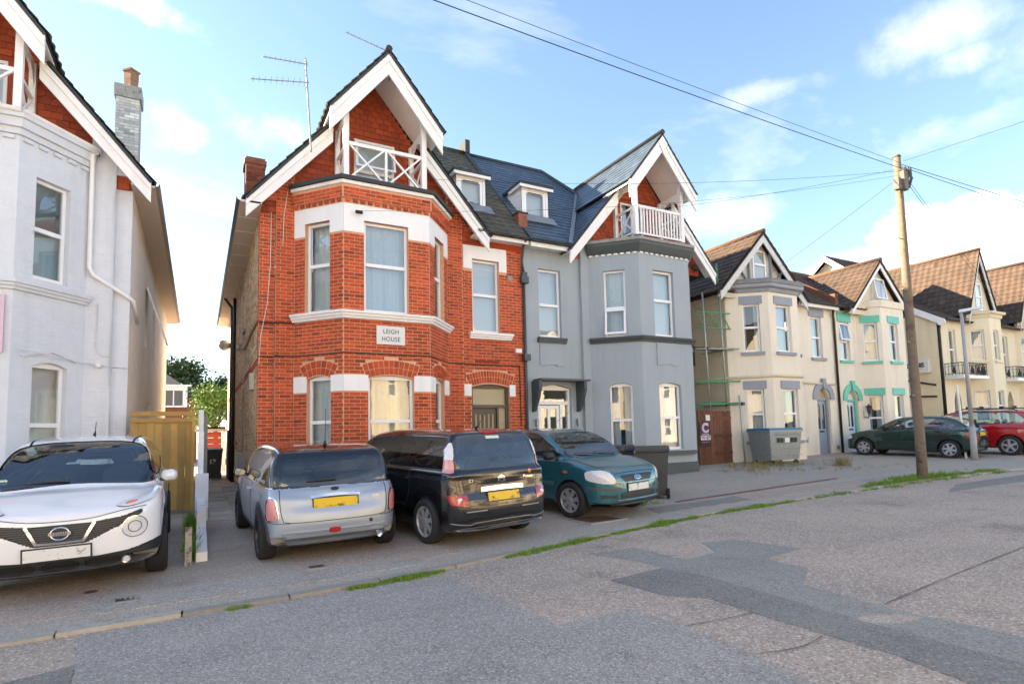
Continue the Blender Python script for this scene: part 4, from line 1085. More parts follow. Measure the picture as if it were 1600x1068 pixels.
# ---- red house
red = thing('brick_house', 'red brick villa with white bands, canted bay and cross railed balcony gable', 'house', (1.06, 12.85, .1), group='tall gabled villas')
RB = [(1.74, 12.75), (2.56, 11.79), (4.42, 11.79), (5.24, 12.75)]
LB = [(2.50, 2.83), (5.81, 6.41)]
up = dict(z0=4.14, z1=6.08, split=.53); lw = dict(z0=.80, z1=2.76, rise=.07, split=.55)
RW = [[dict(up, u0=.28, u1=.92, cur='curtain'), dict(lw, u0=.34, u1=.95, cur='curtain')],
      [dict(up, u0=.42, u1=1.38, cur='curtain_blue'), dict(lw, u0=.50, u1=1.48, cur='curtain_cream')],
      [dict(up, u0=.34, u1=.98, cur='curtain'), dict(lw, u0=.31, u1=.92, cur='curtain')]]
rf = villa_bay(red, RB, M['brick'], True, RW, .0, bands=LB, limit=[70, 130, 0], mortar=M['mortar'])
MF = Fr((0, 12.85), (1, 12.85)); PF = Fr((0, 12.75), (1, 12.75))
def brick_flat(root, fr, outer, holes, want=0, m=None, mm=None, cut=None, one=None):
    MB().wallF(fr, outer, holes, .14).build('front_wall', mm or M['mortar'], root)
    s = bricks(root, fr, outer, cut or holes, m or M['brick'], one or M['brick_one'], want); s.build('brickwork', m or M['brick'], root, tone=True, kind='stuff')
brick_flat(red, MF, rect(1.06, 1.36, .0, 6.75), [], 0)
MB().box(1.37, 1.74, 12.752, 12.87, .0, 6.75).build('pier', M['mortar'], red); bricks(red, PF, rect(1.37, 1.74, 0, 6.75), [], M['brick']).build('brickwork', M['brick'], red, tone=True, kind='stuff')
MB().box(5.24, 5.64, 12.752, 12.87, .0, 6.75).build('pier', M['mortar'], red); bricks(red, PF, rect(5.24, 5.64, 0, 6.75), [], M['brick']).build('brickwork', M['brick'], red, tone=True, kind='stuff')
dh = arc_rect(5.87, 6.93, .22, 2.72, .08); wh = rect(5.94, 6.70, 4.08, 5.95)
band_u = [(5.70, 5.69), (5.94, 5.69), (5.94, 5.95), (6.70, 5.95), (6.70, 5.69), (6.92, 5.69), (6.92, 6.28), (5.70, 6.28)]
blk = [rect(5.68, 5.87, 2.50, 2.79), rect(6.93, 7.10, 2.50, 2.79)]
outer_bu = [(5.70, 5.69), (6.92, 5.69), (6.92, 6.28), (5.70, 6.28)]
wh_low = rect(5.94, 6.70, 4.08, 5.69)
va = MB(); voussoirs(MF, 6.40, .57, 2.73, .10, .30, 17, va); va.build('brick_arch', M['brick'], red, tone=True)
MB().wallF(MF, rect(5.64, 7.41, .0, 6.60), [dh, wh], .14).build('front_wall', M['mortar'], red)
bricks(red, MF, rect(5.64, 7.41, .0, 6.60), [arc_rect(5.87, 6.93, .22, 2.72, 0), arch_poly(6.40, .57, 2.735, .10, .31), outer_bu, wh_low], M['brick'], M['brick_one'], 100).build('brickwork', M['brick'], red, tone=True, kind='stuff')
MB().wallF(MF, outer_bu, [rect(5.941, 6.699, 5.695, 5.95)], .0, .014).prismF(MF, rect(5.70, 5.94, 5.69, 6.28), 0, .013).prismF(MF, rect(6.70, 6.92, 5.69, 6.28), 0, .013).prismF(MF, rect(5.94, 6.70, 5.95, 6.28), 0, .013).build('white_band', M['band'], red)
for q in blk: MB().prismF(MF, q, 0, .016).build('white_block', M['band'], red)
window(red, MF, 5.94, 6.70, 4.08, 5.95, split=.52, cur='blind')
s = MB(); 
for a, b, o in ((3.92, 3.97, .07), (3.97, 4.02, .11), (4.02, 4.075, .15)): s.boxF(MF, 5.86-o*.3, 6.98+o*.3, -.02, o, a+.001, b)
s.build('window_sill', M['band'], red)
s = MB(); bay_ring(RB, 0, [(3.98, .0), (3.985, .06), (4.03, .075), (4.035, .105), (4.085, .12), (4.09, .15), (4.135, .155), (4.14, .0)], s).build('bay_sill', M['band'], red)
# recessed panel frames under the sills
for (a, b) in ((5.98, 6.66),): MB().boxF(MF, a, b, .0, .010, 3.33, 3.40).build('panel_edge', M['brick'], red)
# front door with side light and obscured fanlight
F6 = Fr((0, 12.99), (1, 12.99)); dm = M['brown_door']; d = MB()
d.boxF(F6, 5.875, 5.94, -.03, .06, .22, 2.74).boxF(F6, 6.86, 6.925, -.03, .06, .22, 2.74).boxF(F6, 5.94, 6.86, -.03, .061, 2.21, 2.29).boxF(F6, 5.94, 6.86, -.03, .06, 2.70, 2.80).boxF(F6, 6.60, 6.655, -.03, .058, .22, 2.21)
dr = d.build('door_frame', dm, red)
MB().boxF(F6, 5.94, 6.86, -.02, .0, 2.29, 2.70).build('fanlight', M['obscure'], dr); MB().boxF(F6, 6.655, 6.86, -.02, .0, .9, 2.21).build('side_light', M['obscure'], dr); MB().boxF(F6, 6.655, 6.86, -.02, .02, .22, .9).build('side_panel', dm, dr)
leaf = rect(5.95, 6.59, .24, 2.20); hs = [rect(6.02+i*.115, 6.02+i*.115+.062, 1.25, 2.06) for i in range(5)]
do = MB().wallF(F6, leaf, hs, .03, .02).build('front_door', dm, red)
for h in hs: MB().prismF(F6, h, -.012, -.006).build('glazed_strip', M['obscure'], do)
MB().beam((6.53, 12.95, 1.10), (6.53, 12.95, 1.28), .03, .03).build('door_handle', M['galv'] , do)
MB().box(5.87, 6.93, 12.70, 12.86, .12, .22).build('door_step', M['concrete'], red)
# corbelled cornice of the bay
s = MB(); bay_ring(RB, 0, [(6.41, .0), (6.415, .028), (6.50, .030), (6.505, .075), (6.78, .075), (6.785, .0)], s).build('cornice', M['mortar'], red)
for fr in rf:
    e = .055; o = Fr(fr.p(-.02, .076, 0)[:2], fr.p(fr.len+.02, .076, 0)[:2]); bricks(red, o, rect(.0, o.len, 6.51, 6.78), [], M['brick'], zoff=.51).build('brickwork', M['brick'], red, tone=True, kind='stuff')
    n = int(fr.len/.15)
    for i in range(n):
        u = (i+.5)*fr.len/n; MB().boxF(fr, u-.045, u+.045, .02, .072, 6.425, 6.50).build('dentil', M['brick_one'], red)
s = MB(); bay_ring(RB, 0, [(6.78, .06), (6.782, .13), (6.85, .135), (6.852, .06)], s).build('fascia', M['white'], red)
s = MB(); bay_ring(RB, 0, [(6.853, .10), (6.855, .19), (6.93, .195), (6.945, .17), (6.95, .0)], s).build('lead_edge', M['lead'], red)
flat_roof(red, RB, .16, 6.945, M['lead'])
gable(red, 3.49, M['roof_moss'], M['white'], 'cross', 26, win=(3.02, 3.97, 7.28, 8.40))
window(red, Fr((0, 12.83), (1, 12.83)), 3.02, 3.97, 7.28, 8.40, split=.33, d=-.02, cur='blind', open_top=True)
# side wall in buff brick with red band
SF = Fr((1.06, 27.0), (1.06, 12.85)); Ls = SF.len
sw = [rect(3.2, 3.95, 1.6, 2.9), rect(6.6, 7.3, 1.5, 2.9), rect(9.9, 10.4, 4.5, 5.9), rect(8.2, 8.9, 4.3, 5.9)]
MB().wallF(SF, rect(0, Ls, .0, 6.55), sw, .12).build('side_wall', M['buff_mortar'], red)
bricks(red, SF, rect(5.0, Ls-.22, 0, 6.5), [w for w in sw if w[0][0] > 5]+[rect(5.0, Ls-.22, 3.10, 3.25)], M['buff']).build('brickwork', M['buff'], red, tone=True, kind='stuff')
bricks(red, SF, rect(Ls-.215, Ls, 0, 6.5), [], M['brick']).build('brickwork', M['brick'], red, tone=True, kind='stuff')
MB().boxF(SF, 0, Ls-.22, 0, .012, 3.10, 3.25).build('red_band', M['brick_one'], red)
for w in sw: window(red, SF, w[0][0], w[1][0], w[0][1], w[2][1], cur='curtain', d=-.06); 
for w in sw: MB().boxF(SF, w[0][0]-.05, w[1][0]+.05, -.02, .06, w[0][1]-.08, w[0][1]).build('window_sill', M['concrete'], red)
MB().box(1.06, 7.41, 26.9, 27.0, 0, 6.5).build('rear_wall', M['buff'], red)
MB().box(.66, 1.06, 12.40, 26.9, 6.33, 6.37).build('eaves_soffit', M['soffit'], red)
for y in np.arange(13.3, 26, .95): MB().box(.67, 1.05, y, y+.012, 6.322, 6.331).build('soffit_joint', M['white'], red)
gutter(red, (.66, 12.48, 6.44), (.66, 26.9, 6.44), r=.065)
MB().tube([(.70, 21.4, 6.40), (.72, 21.4, 6.32), (.95, 21.4, 6.0), (.97, 21.4, 5.8), (.97, 21.4, .2)], .045, 8).build('downpipe', M['black_pipe'], red, smooth=True)
for y, r in ((22.3, .055), (20.7, .05)): MB().tube([(.98, y, 6.2), (.98, y, .2)], r, 8).build('downpipe', M['black_pipe'], red, smooth=True)
MB().tube([(1.03, 20.0, 4.5), (1.03, 19.6, 4.45), (1.03, 18.5, 4.25), (1.03, 16.5, 3.95), (1.03, 14.6, 4.0), (1.03, 13.0, 4.02)], .03, 8).build('service_pipe', mat('pinkish_pipe', (.30, .17, .13), .6), red, smooth=True)
MB().tube([(1.03, 17.6, 3.15), (1.03, 16.8, 3.12), (1.03, 15.9, 3.28), (1.03, 15.0, 3.24), (1.03, 14.2, 3.46), (1.03, 13.1, 3.52)], .012, 6).build('loose_cable', M['white'], red, smooth=True)
m = MB().box(.86, 1.06, 16.3, 17.0, .62, 1.22).build('meter_box', mat('meter_grey', (.36, .39, .41), .5), red); MB().tube([(.96, 16.5, .62), (.96, 16.5, .1)], .02, 6).tube([(1.02, 16.7, 1.22), (1.02, 16.7, 2.9)], .014, 6).build('meter_pipe', M['galv'], m)
m = MB().box(.97, 1.06, 13.8, 14.25, 2.66, 3.02).build('cable_box', mat('beige_box', (.55, .55, .44), .5), red); MB().box(.962, .971, 14.0, 14.02, 2.68, 3.0).build('box_seam', M['room'], m)
# eaves between the gable and the party wall, main roof, dormer
MB().box(5.9, 7.40, 12.52, 12.86, 6.44, 6.50).build('eaves_soffit', M['white'], red); MB().box(5.9, 7.40, 12.49, 12.52, 6.40, 6.56).build('fascia', M['white'], red)
MB().box(5.64, 7.41, 12.84, 12.86, 6.28, 6.50).build('wall_plate', M['brick_one'], red)
gutter(red, (5.95, 12.43, 6.56), (7.42, 12.43, 6.53))
RZ = lambda y: 6.52+(y-12.42)*1.0126
slope(red, [(6.0, 12.42, 6.52), (7.36, 12.42, 6.52), (7.36, 16.4, RZ(16.4)), (3.5, 16.4, RZ(16.4)), (3.5, 15.6, RZ(15.6)), (4.6, 14.1, RZ(14.1))], 'pantile', M['roof_moss'], under=M['lead'])
MB().prism([(3.5, 16.41, 10.5), (7.36, 16.41, 10.5), (7.36, 20.5, 6.4), (3.5, 20.5, 6.4)], [(3.5, 16.41, 10.56), (7.36, 16.41, 10.56), (7.36, 20.5, 6.46), (3.5, 20.5, 6.46)]).build('rear_roof', M['roof_moss'], red)
MB().tube([(3.5, 16.42, 10.6), (7.36, 16.42, 10.6)], .09, 8).build('ridge_tiles', M['roof_moss'], red, smooth=True)
def dormer(root, x0, x1, yf, z0, z1, cur):
    F = Fr((0, yf), (1, yf)); zr_ = lambda y: 6.52+(y-12.42)*1.0126
    f = MB().wallF(F, rect(x0, x1, z0-.15, z1), [rect(x0+.10, x1-.10, z0, z1-.12)], .08).build('dormer', M['white'], root)
    for sx in (x0, x1):
        yb = yf+(z1-zr_(yf))/1.0126; po = [(sx, yf, z0-.2), (sx, yf, z1), (sx, yb, z1)]
        o = .02 if sx == x0 else -.02
        MB().prism([po[0], po[1], po[2]], [(p[0]+o, p[1], p[2]) for p in po]).build('dormer_cheek', M['white'], f)
    for k in range(5):
        z = z0+.05+k*(z1-z0-.15)/5; y1 = yf+(z-zr_(yf))/1.0126
        MB().box(x0-.008, x0, yf+.01, max(yf+.05, y1-.02), z, z+.11).build('cladding_board', M['white'], f)
    yb = yf+(z1+.1-zr_(yf))/1.0126
    MB().box(x0-.10, x1+.10, yf-.14, yb, z1, z1+.07).build('dormer_roof', M['lead'], f); MB().box(x0-.09, x1+.09, yf-.13, yf-.10, z1-.08, z1-.001).build('dormer_fascia', M['white'], f)
    MB().box(x0-.09, x0-.05, yf-.10, yb-.4, z1-.08, z1-.001).build('dormer_fascia', M['white'], f)
    w = window(root, F, x0+.10, x1-.10, z0, z1-.12, split=0, d=-.01, cur=cur, fw=.07)
    MB().boxF(F, x0+.22, x1-.22, .0, .012, z1-.19, z1-.165).build('trickle_vent', M['black_pipe'], w)
    MB().add([(x0-.12, yf-.28, zr_(yf-.28)+.075), (x1+.12, yf-.28, zr_(yf-.28)+.075), (x1+.12, yf-.01, zr_(yf)+.09), (x0-.12, yf-.01, zr_(yf)+.09)], [(0, 1, 2, 3)]).build('lead_apron', mat('pale_lead', (.22, .24, .26), .5, var=.2, vs=9), f)
dormer(red, 5.78, 6.66, 13.42, 7.46, 8.40, 'blind')
# chimney of the red house (stands beside the left verge)
MB().box(.88, 1.30, 14.5, 15.1, 6.6, 8.26).box(.85, 1.33, 14.47, 15.13, 8.10, 8.20).build('chimney', mat('old_red_brick', (.27, .095, .055), .85, var=.28, vs=7, dark=((.12, .075, .06), 6, .58)), red)
bricks(red, Fr((0, 14.5), (1, 14.5)), rect(.88, 1.30, 6.6, 8.09), [], M['brick'], tint=.2).build('brickwork', mat('old_brick', (.25, .07, .035), .85, attr='tone', var=.25, vs=9), red, tone=True, kind='stuff')
# pipes and cables on the front
MB().tube([(7.40, 12.80, .3), (7.40, 12.80, 5.45)], .04, 8).tube([(7.40, 12.80, 5.75), (7.33, 12.75, 6.0), (7.30, 12.60, 6.4), (7.30, 12.45, 6.5)], .035, 8).build('downpipe', M['darkgrey'], red, smooth=True)
MB().box(7.30, 7.50, 12.70, 12.84, 5.45, 5.62).box(7.33, 7.47, 12.72, 12.84, 5.62, 5.74).build('hopper_head', M['darkgrey'], red)
MB().box(7.30, 7.48, 12.66, 12.82, 3.42, 3.58).build('junction_box', M['darkgrey'], red)
RC = [(1.36, 12.74)]+RB+[(5.64, 12.74), (5.66, 12.83), (7.22, 12.83)]
def ring_cable(name, z, m, pts=RC, r=.013, o=.02):
    P = []
    for i, (x, y) in enumerate(pts): P.append((x, y-o, z))
    return MB().tube(P, r, 6).build(name, m, red, smooth=True)
ring_cable('black_cable', 3.28, M['cable']); MB().tube([(7.22, 12.81, 3.28), (7.23, 12.81, 1.75)], .013, 6).build('black_cable', M['cable'], red); ring_cable('string_course', 3.98, mat('sooty_brick', (.07, .035, .025), .9), [(1.06, 12.83), (1.36, 12.83), (1.37, 12.73), (1.74, 12.73)], .02, .0)
ring_cable('black_cable', 3.265, M['cable'], [(1.05, 12.83), (1.36, 12.83), (1.38, 12.73)], .012, 0.01)
MB().tube([(1.60, 12.72, 6.9), (1.52, 12.72, 6.3), (1.50, 12.72, 5.6)], .008, 5).tube([(1.28, 12.82, 6.4), (1.27, 12.82, 5.2), (1.22, 12.82, 4.4), (1.10, 12.82, 3.7), (1.07, 12.82, 3.1)], .008, 5).build('aerial_cable', M['curtain_cream'], red, smooth=True)
cmr = MB().lathe([(.001, -.09), (.035, -.085), (.035, .05), (.03, .06), (.001, .06)], (2.86, 11.66, 6.20), 'x', 12).beam((2.90, 11.68, 6.22), (2.90, 11.80, 6.27), .02, .02).build('security_camera', M['cable']); tag(cmr, 'black security camera on the white band above the wide bay window', 'camera')
fl = MB().box(7.05, 7.22, 12.66, 12.74, 3.60, 3.70).beam((7.14, 12.74, 3.65), (7.14, 12.84, 3.62), .03, .03).build('floodlight', M['white']); tag(fl, 'small white floodlight beside the downpipe between the two villas', 'lamp')
MB().lathe([(.001, .02), (.05, .02), (.075, .01), (.08, .0)], (7.02, 12.84, 5.55), 'y', 16).build('vent_cover', M['concrete'], red)
# name plate
sg = thing('house_sign', 'white name plate lettered LEIGH HOUSE under the bay sill', 'sign', (3.535, 11.78, 3.48))
MB().box(3.23, 3.84, 11.755, 11.782, 3.48, 3.87).build('board', M['paper'], sg)
for i, (t_, z) in enumerate((('LEIGH', 3.75), ('HOUSE', 3.59))):
    t = text_mesh('lettering', t_, .135, M['ink'], sg, .0015, spacing=1.12); place_text(t, Vector((3.535, 11.752, z))-Vector(sg.location), (0, -1, 0)); t.scale = (.86, 1, 1)

# ================================================================ the grey rendered house
grey = thing('rendered_house', 'blue grey rendered villa with slate roof and white balustered balcony gable', 'house', (13.75, 12.85, .3), group='tall gabled villas')
GB = [(9.45, 12.75), (10.43, 11.79), (12.27, 11.79), (13.10, 12.75)]
GW = [[dict(u0=.40, u1=1.00, z0=4.10, z1=5.96, split=.44, cur='curtain', open_low=True), dict(u0=.46, u1=1.08, z0=1.0, z1=2.77, rise=.08, split=.48, cur='curtain', gap=.12)],
      [dict(u0=.50, u1=1.25, z0=4.12, z1=5.97, split=.55, cur='blind'), dict(u0=.55, u1=1.36, z0=1.02, z1=2.77, rise=.08, split=.50, cur='curtain')],
      [dict(u0=.35, u1=.90, z0=4.12, z1=5.97, cur='blind'), dict(u0=.35, u1=.90, z0=1.02, z1=2.77, rise=.08, cur='curtain')]]
gf = villa_bay(grey, GB, M['grey'], False, GW, .0)
MB().wallF(MF, rect(7.42, 9.30, .0, 6.62), [rect(7.88, 8.58, 4.08, 5.93), arc_rect(7.77, 8.82, .35, 2.72, .10)], .14).build('front_wall', M['grey'], grey)
MB().box(9.20, 9.46, 12.751, 12.87, 0, 6.8).build('pier', M['grey'], grey); MB().box(13.08, 13.35, 12.80, 12.87, 0, 6.8).build('pier', M['grey'], grey)
MB().box(13.25, 13.35, 12.871, 27, 0, 6.5).build('side_wall', M['grey'], grey); MB().box(7.42, 13.35, 26.9, 27, 0, 6.5).build('rear_wall', M['grey'], grey)
window(grey, MF, 7.88, 8.58, 4.08, 5.93, split=.48, cur='blind')
s = MB(); moulding(MF, 7.80, 8.68, 3.93, 4.07, .13, s); s.build('window_sill', M['darkgrey'], grey)
s = MB(); bay_ring(GB, 0, [(3.95, .0), (3.955, .05), (4.0, .06), (4.005, .10), (4.07, .13), (4.10, .13), (4.105, .0)], s).build('bay_sill', M['darkgrey'], grey)
s = MB(); bay_ring(GB, 0, [(0.0, .035), (.66, .035), (.67, .0)], s).build('plinth', M['darkgrey'], grey)
MB().boxF(MF, 7.42, 7.77, 0, .03, 0, .62).build('plinth', M['darkgrey'], grey); MB().boxF(MF, 8.82, 9.2, 0, .03, 0, .62).build('plinth', M['darkgrey'], grey)
s = MB().boxF(gf[1], .45, 1.72, 0, .13, .88, .99); s.build('window_sill', M['darkgrey'], grey)
s = MB().boxF(gf[0], .38, 1.16, 0, .13, .86, .97); s.build('window_sill', M['darkgrey'], grey)
# shallow apron panels
for fr, a, b in ((MF, 7.86, 8.60), (gf[1], .52, 1.28)): MB().prismF(fr, [(a, 3.32), (a+.2, 3.32), (a+.26, 3.36), (b-.26, 3.36), (b-.2, 3.32), (b, 3.32), (b, 3.94), (a, 3.94)], 0, .025).build('apron_panel', M['grey'], grey)
s = MB(); bay_ring(GB, 0, [(6.42, .0), (6.425, .06), (6.50, .10), (6.62, .16), (6.70, .17), (6.705, .0)], s).build('cornice', M['darkgrey'], grey)
for fr in gf:
    n = int(fr.len/.17)
    for i in range(n): u = (i+.5)*fr.len/n; MB().boxF(fr, u-.05, u+.05, 0, .045, 6.375, 6.418).build('dentil', M['white'], grey)
s = MB(); bay_ring(GB, 0, [(6.705, .0), (6.707, .20), (6.76, .21), (6.80, .17), (6.81, .0)], s).build('stone_coping', M['concrete'], grey)
flat_roof(grey, GB, .16, 6.80, M['lead'])
gable(grey, 11.35, M['slate'], M['white'], 'bars', 26, kindL='slate', left_back=16.6, right_back=26, win=(10.75, 11.62, 7.0, 8.25), brace=True)
window(grey, Fr((0, 12.83), (1, 12.83)), 10.75, 11.62, 7.0, 8.25, split=0, d=-.02, cur='curtain', mull=.5, gap=.2)
slope(grey, [(7.46, 12.42, 6.52), (8.75, 12.42, 6.52), (10.25, 14.18, RZ(14.18)), (10.95, 15.3, RZ(15.3)), (10.31, 16.4, RZ(16.4)), (7.46, 16.4, RZ(16.4))], 'slate', M['slate'], under=M['lead'])
MB().prism([(7.46, 16.41, 10.5), (10.31, 16.41, 10.5), (13.6, 20.5, 6.4), (7.46, 20.5, 6.4)], [(7.46, 16.41, 10.56), (10.31, 16.41, 10.56), (13.6, 20.5, 6.46), (7.46, 20.5, 6.46)]).build('rear_roof', M['slate'], grey)
slope(grey, [(13.6, 12.6, 6.5), (13.6, 20.4, 6.5), (10.31, 16.4, 10.52)], 'slate', M['slate'], under=M['lead'])
MB().tube([(7.5, 16.42, 10.6), (10.31, 16.42, 10.6), (10.9, 15.35, 9.55), (11.3, 14.9, 9.0)], .06, 8).build('ridge_tiles', M['slate'], grey, smooth=True)
MB().add([(8.62, 12.46, 6.62), (8.76, 12.46, 6.62), (11.05, 15.3, 9.48), (10.91, 15.3, 9.50)], [(0, 1, 2, 3)]).build('lead_valley', MATS['pale_lead'], grey)
MB().box(7.46, 8.75, 12.52, 12.86, 6.44, 6.50).build('eaves_soffit', M['white'], grey); MB().box(7.46, 8.75, 12.49, 12.52, 6.38, 6.55).build('fascia', M['white'], grey)
gutter(grey, (7.44, 12.43, 6.55), (8.75, 12.43, 6.57))
dormer(grey, 7.74, 8.64, 13.42, 7.46, 8.42, 'blind')
# party wall with rendered coping and brick stub
MB().prism([(7.34, 12.9, 6.95), (7.34, 16.4, 10.72), (7.34, 16.4, 10.2), (7.34, 12.9, 6.5)], [(7.49, 12.9, 6.95), (7.49, 16.4, 10.72), (7.49, 16.4, 10.2), (7.49, 12.9, 6.5)]).prism([(7.34, 16.2, 10.55), (7.34, 16.2, 10.98), (7.34, 16.7, 10.98), (7.34, 16.7, 10.3)], [(7.50, 16.2, 10.55), (7.50, 16.2, 10.98), (7.50, 16.7, 10.98), (7.50, 16.7, 10.3)]).build('party_wall', M['lead'], grey)
MB().box(7.35, 7.62, 12.9, 13.2, 6.7, 7.38).build('brick_stub', MATS['old_red_brick'], grey); MB().box(7.33, 7.64, 12.88, 13.22, 7.381, 7.43).build('stub_cap', M['lead'], grey)
# glazed front door under a little canopy
F7 = Fr((0, 12.99), (1, 12.99)); d = MB(); d.boxF(F7, 7.775, 7.84, -.03, .06, .35, 2.75).boxF(F7, 8.75, 8.815, -.03, .06, .35, 2.75).boxF(F7, 7.84, 8.75, -.03, .061, 2.30, 2.39).prismF(F7, [(7.84, 2.68), (8.75, 2.68), (8.75, 2.74), (8.3, 2.83), (7.84, 2.74)], -.03, .06).boxF(F7, 8.50, 8.56, -.03, .058, .35, 2.30)
df = d.build('door_frame', M['upvc'], grey)
MB().boxF(F7, 7.84, 8.75, -.012, -.006, 2.39, 2.68).build('fanlight', M['glass'], df); MB().boxF(F7, 8.56, 8.75, -.012, -.006, .4, 2.30).build('side_light', M['glass'], df)
lf = rect(7.85, 8.49, .37, 2.28); hh = [rect(7.93, 8.13, 1.2, 2.2), rect(8.21, 8.41, 1.2, 2.2)]
dl = MB().wallF(F7, lf, hh, .03, .02).build('front_door', M['upvc'], grey)
for h in hh: MB().prismF(F7, h, -.012, -.006).build('pane', M['glass'], dl)
MB().boxF(F7, 7.7, 8.9, -1.4, -1.35, .3, 2.9).build('hall_shade_panel', M['room'], df)  # dark sheet paints the shade of the hall behind the door
can = MB().box(7.63, 9.17, 12.42, 12.86, 2.90, 2.95).build('door_canopy', M['darkgrey'], grey)
for x in (7.66, 9.06):
    F8 = Fr((x, 12.45), (x, 12.85)); MB().prismF(F8, [(0, 2.90), (0, 2.70), (.10, 2.45), (.30, 2.12), (.40, 2.10), (.40, 2.90)], -.08, 0).build('canopy_bracket', M['darkgrey'], can)
for x in (7.70, 9.00):
    w = MB().box(x-.035, x+.035, 12.76, 12.86, 1.72, 1.92).build('wall_light', M['galv']); tag(w, 'slim steel wall light %s the glazed white door' % ('left of' if x < 8 else 'right of'), 'lamp', 'lights beside the white door')
for k in range(3): MB().box(8.97, 9.04, 12.83, 12.852, 1.28+k*.1, 1.35+k*.1).build('bell_push', M['paper'], grey)
hw = thing('open_window', 'white top hung window standing open on the side of the grey villa', 'window', (13.36, 14.2, 4.2))
MB().prism([(13.36, 14.0, 4.9), (13.36, 14.7, 4.9), (13.9, 14.7, 4.15), (13.9, 14.0, 4.15)], [(13.40, 14.0, 4.93), (13.40, 14.7, 4.93), (13.94, 14.7, 4.18), (13.94, 14.0, 4.18)]).build('sash', M['upvc'], hw)

# ================================================================ the white house on the left
white = thing('painted_house', 'white painted brick villa at the left edge with terracotta hung gable', 'house', (-1.18, 12.85, .1), group='tall gabled villas')
WB = [(-5.34, 12.75), (-4.52, 11.79), (-2.66, 11.79), (-1.84, 12.75)]
lwd = dict(z0=.9, z1=2.86, rise=.07, split=.50)
WW = [[dict(u0=.34, u1=.95, z0=4.32, z1=6.03), dict(lwd, u0=.34, u1=.95)],
      [dict(u0=.45, u1=1.40, z0=4.32, z1=6.03, cur='blind'), dict(lwd, u0=.45, u1=1.40)],
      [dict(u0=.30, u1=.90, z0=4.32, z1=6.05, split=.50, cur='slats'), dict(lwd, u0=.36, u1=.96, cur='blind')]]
wf = villa_bay(white, WB, M['whitebrick'], False, WW, .0, ztop=6.7)
def painted_bricks(fr, outer, holes): bricks(white, fr, outer, holes, M['whitebrick'], proud=.0016).build('brickwork', M['whitebrick'], white, tone=True, kind='stuff')
painted_bricks(wf[2], rect(0, wf[2].len, 0, 6.55), [rect(.30, .90, 4.32, 6.05), rect(.36, .96, .9, 2.93), rect(0, wf[2].len, 4.05, 4.22)])
painted_bricks(wf[1], rect(1.45, wf[1].len, 0, 6.55), [rect(1.45, wf[1].len, 4.05, 4.22)])
MB().box(-1.85, -1.44, 12.752, 12.87, 0, 6.8).build('pier', M['whitebrick'], white); painted_bricks(PF, rect(-1.85, -1.44, 0, 6.8), [])
MB().box(-1.44, -1.18, 12.85, 12.88, 0, 6.7).build('front_wall', M['whitebrick'], white); painted_bricks(MF, rect(-1.44, -1.18, 0, 6.6), [])
MB().box(-13.0, -5.3, 12.85, 12.95, 0, 6.7).build('front_wall', M['whitebrick'], white)
s = MB(); bay_ring(WB, 0, [(4.05, .0), (4.055, .05), (4.10, .06), (4.105, .09), (4.15, .10), (4.155, .13), (4.21, .135), (4.215, .0)], s).build('bay_sill', M['whitebrick'], white)
s = MB(); bay_ring(WB, 0, [(6.62, .0), (6.625, .05), (6.72, .06), (6.725, .11), (6.86, .13), (6.865, .17), (6.93, .18), (6.94, .0)], s).build('cornice', M['whitebrick'], white)
for fr in wf[1:]:
    n = int(fr.len/.24)
    for i in range(n): u = (i+.5)*fr.len/n; MB().boxF(fr, u-.075, u+.075, 0, .045, 6.54, 6.60).build('dentil', M['whitebrick'], white)
flat_roof(white, WB, .17, 6.93, M['lead'])
gutter(white, (-2.62, 11.62, 6.99), (-1.72, 12.66, 6.97), M['white'], .06); gutter(white, (-4.5, 11.62, 6.99), (-2.62, 11.62, 6.99), M['white'], .06)
gable(white, -3.59, M['roof_moss'], M['white'], 'cross', 26, left_back=17, right_back=26, win=(-4.1, -3.1, 7.28, 8.40), tiles_limit=280)
window(white, Fr((0, 12.83), (1, 12.83)), -4.1, -3.1, 7.28, 8.40, split=0, d=-.02, cur='blind')
MB().tube([(-1.78, 12.62, 6.93), (-1.80, 12.62, 6.8), (-1.80, 12.66, 6.5), (-1.80, 12.68, 4.75), (-1.74, 12.68, 4.62), (-1.20, 12.80, 4.28), (-1.13, 12.84, 4.22), (-1.10, 13.4, 3.9)], .04, 8).build('downpipe', M['white'], white, smooth=True)
WS = Fr((-1.18, 12.86), (-1.18, 27)); MB().wallF(WS, rect(0, WS.len, 0, 6.5), [rect(3.4, 4.2, 3.9, 5.3), rect(6.2, 7.0, 3.9, 5.3), rect(5.0, 5.8, 1.2, 2.6)], .12).build('side_wall', mat('sunlit_side_tint', (.82, .74, .64), .7, var=.08, vs=4, var2=.1), white)  # warm sunlight on this flank is painted into its wall colour
window(white, WS, 3.4, 4.2, 3.9, 5.3, cur='curtain'); window(white, WS, 6.2, 7.0, 3.9, 5.3, cur='curtain'); window(white, WS, 5.0, 5.8, 1.2, 2.6, cur='curtain')
MB().prism([(-1.17, 16.3, 5.3), (-1.17, 17.0, 5.3), (-.75, 17.0, 4.0), (-.75, 16.3, 4.0)], [(-1.13, 16.3, 5.3), (-1.13, 17.0, 5.3), (-.71, 17.0, 4.0), (-.71, 16.3, 4.0)]).build('open_sash', M['upvc'], white)
MB().box(-1.18, -.80, 12.45, 26.9, 6.34, 6.38).build('eaves_soffit', M['soffit'], white); gutter(white, (-.80, 12.48, 6.44), (-.80, 26.9, 6.44), mat('stone_gutter', (.30, .25, .21), .6), .07)
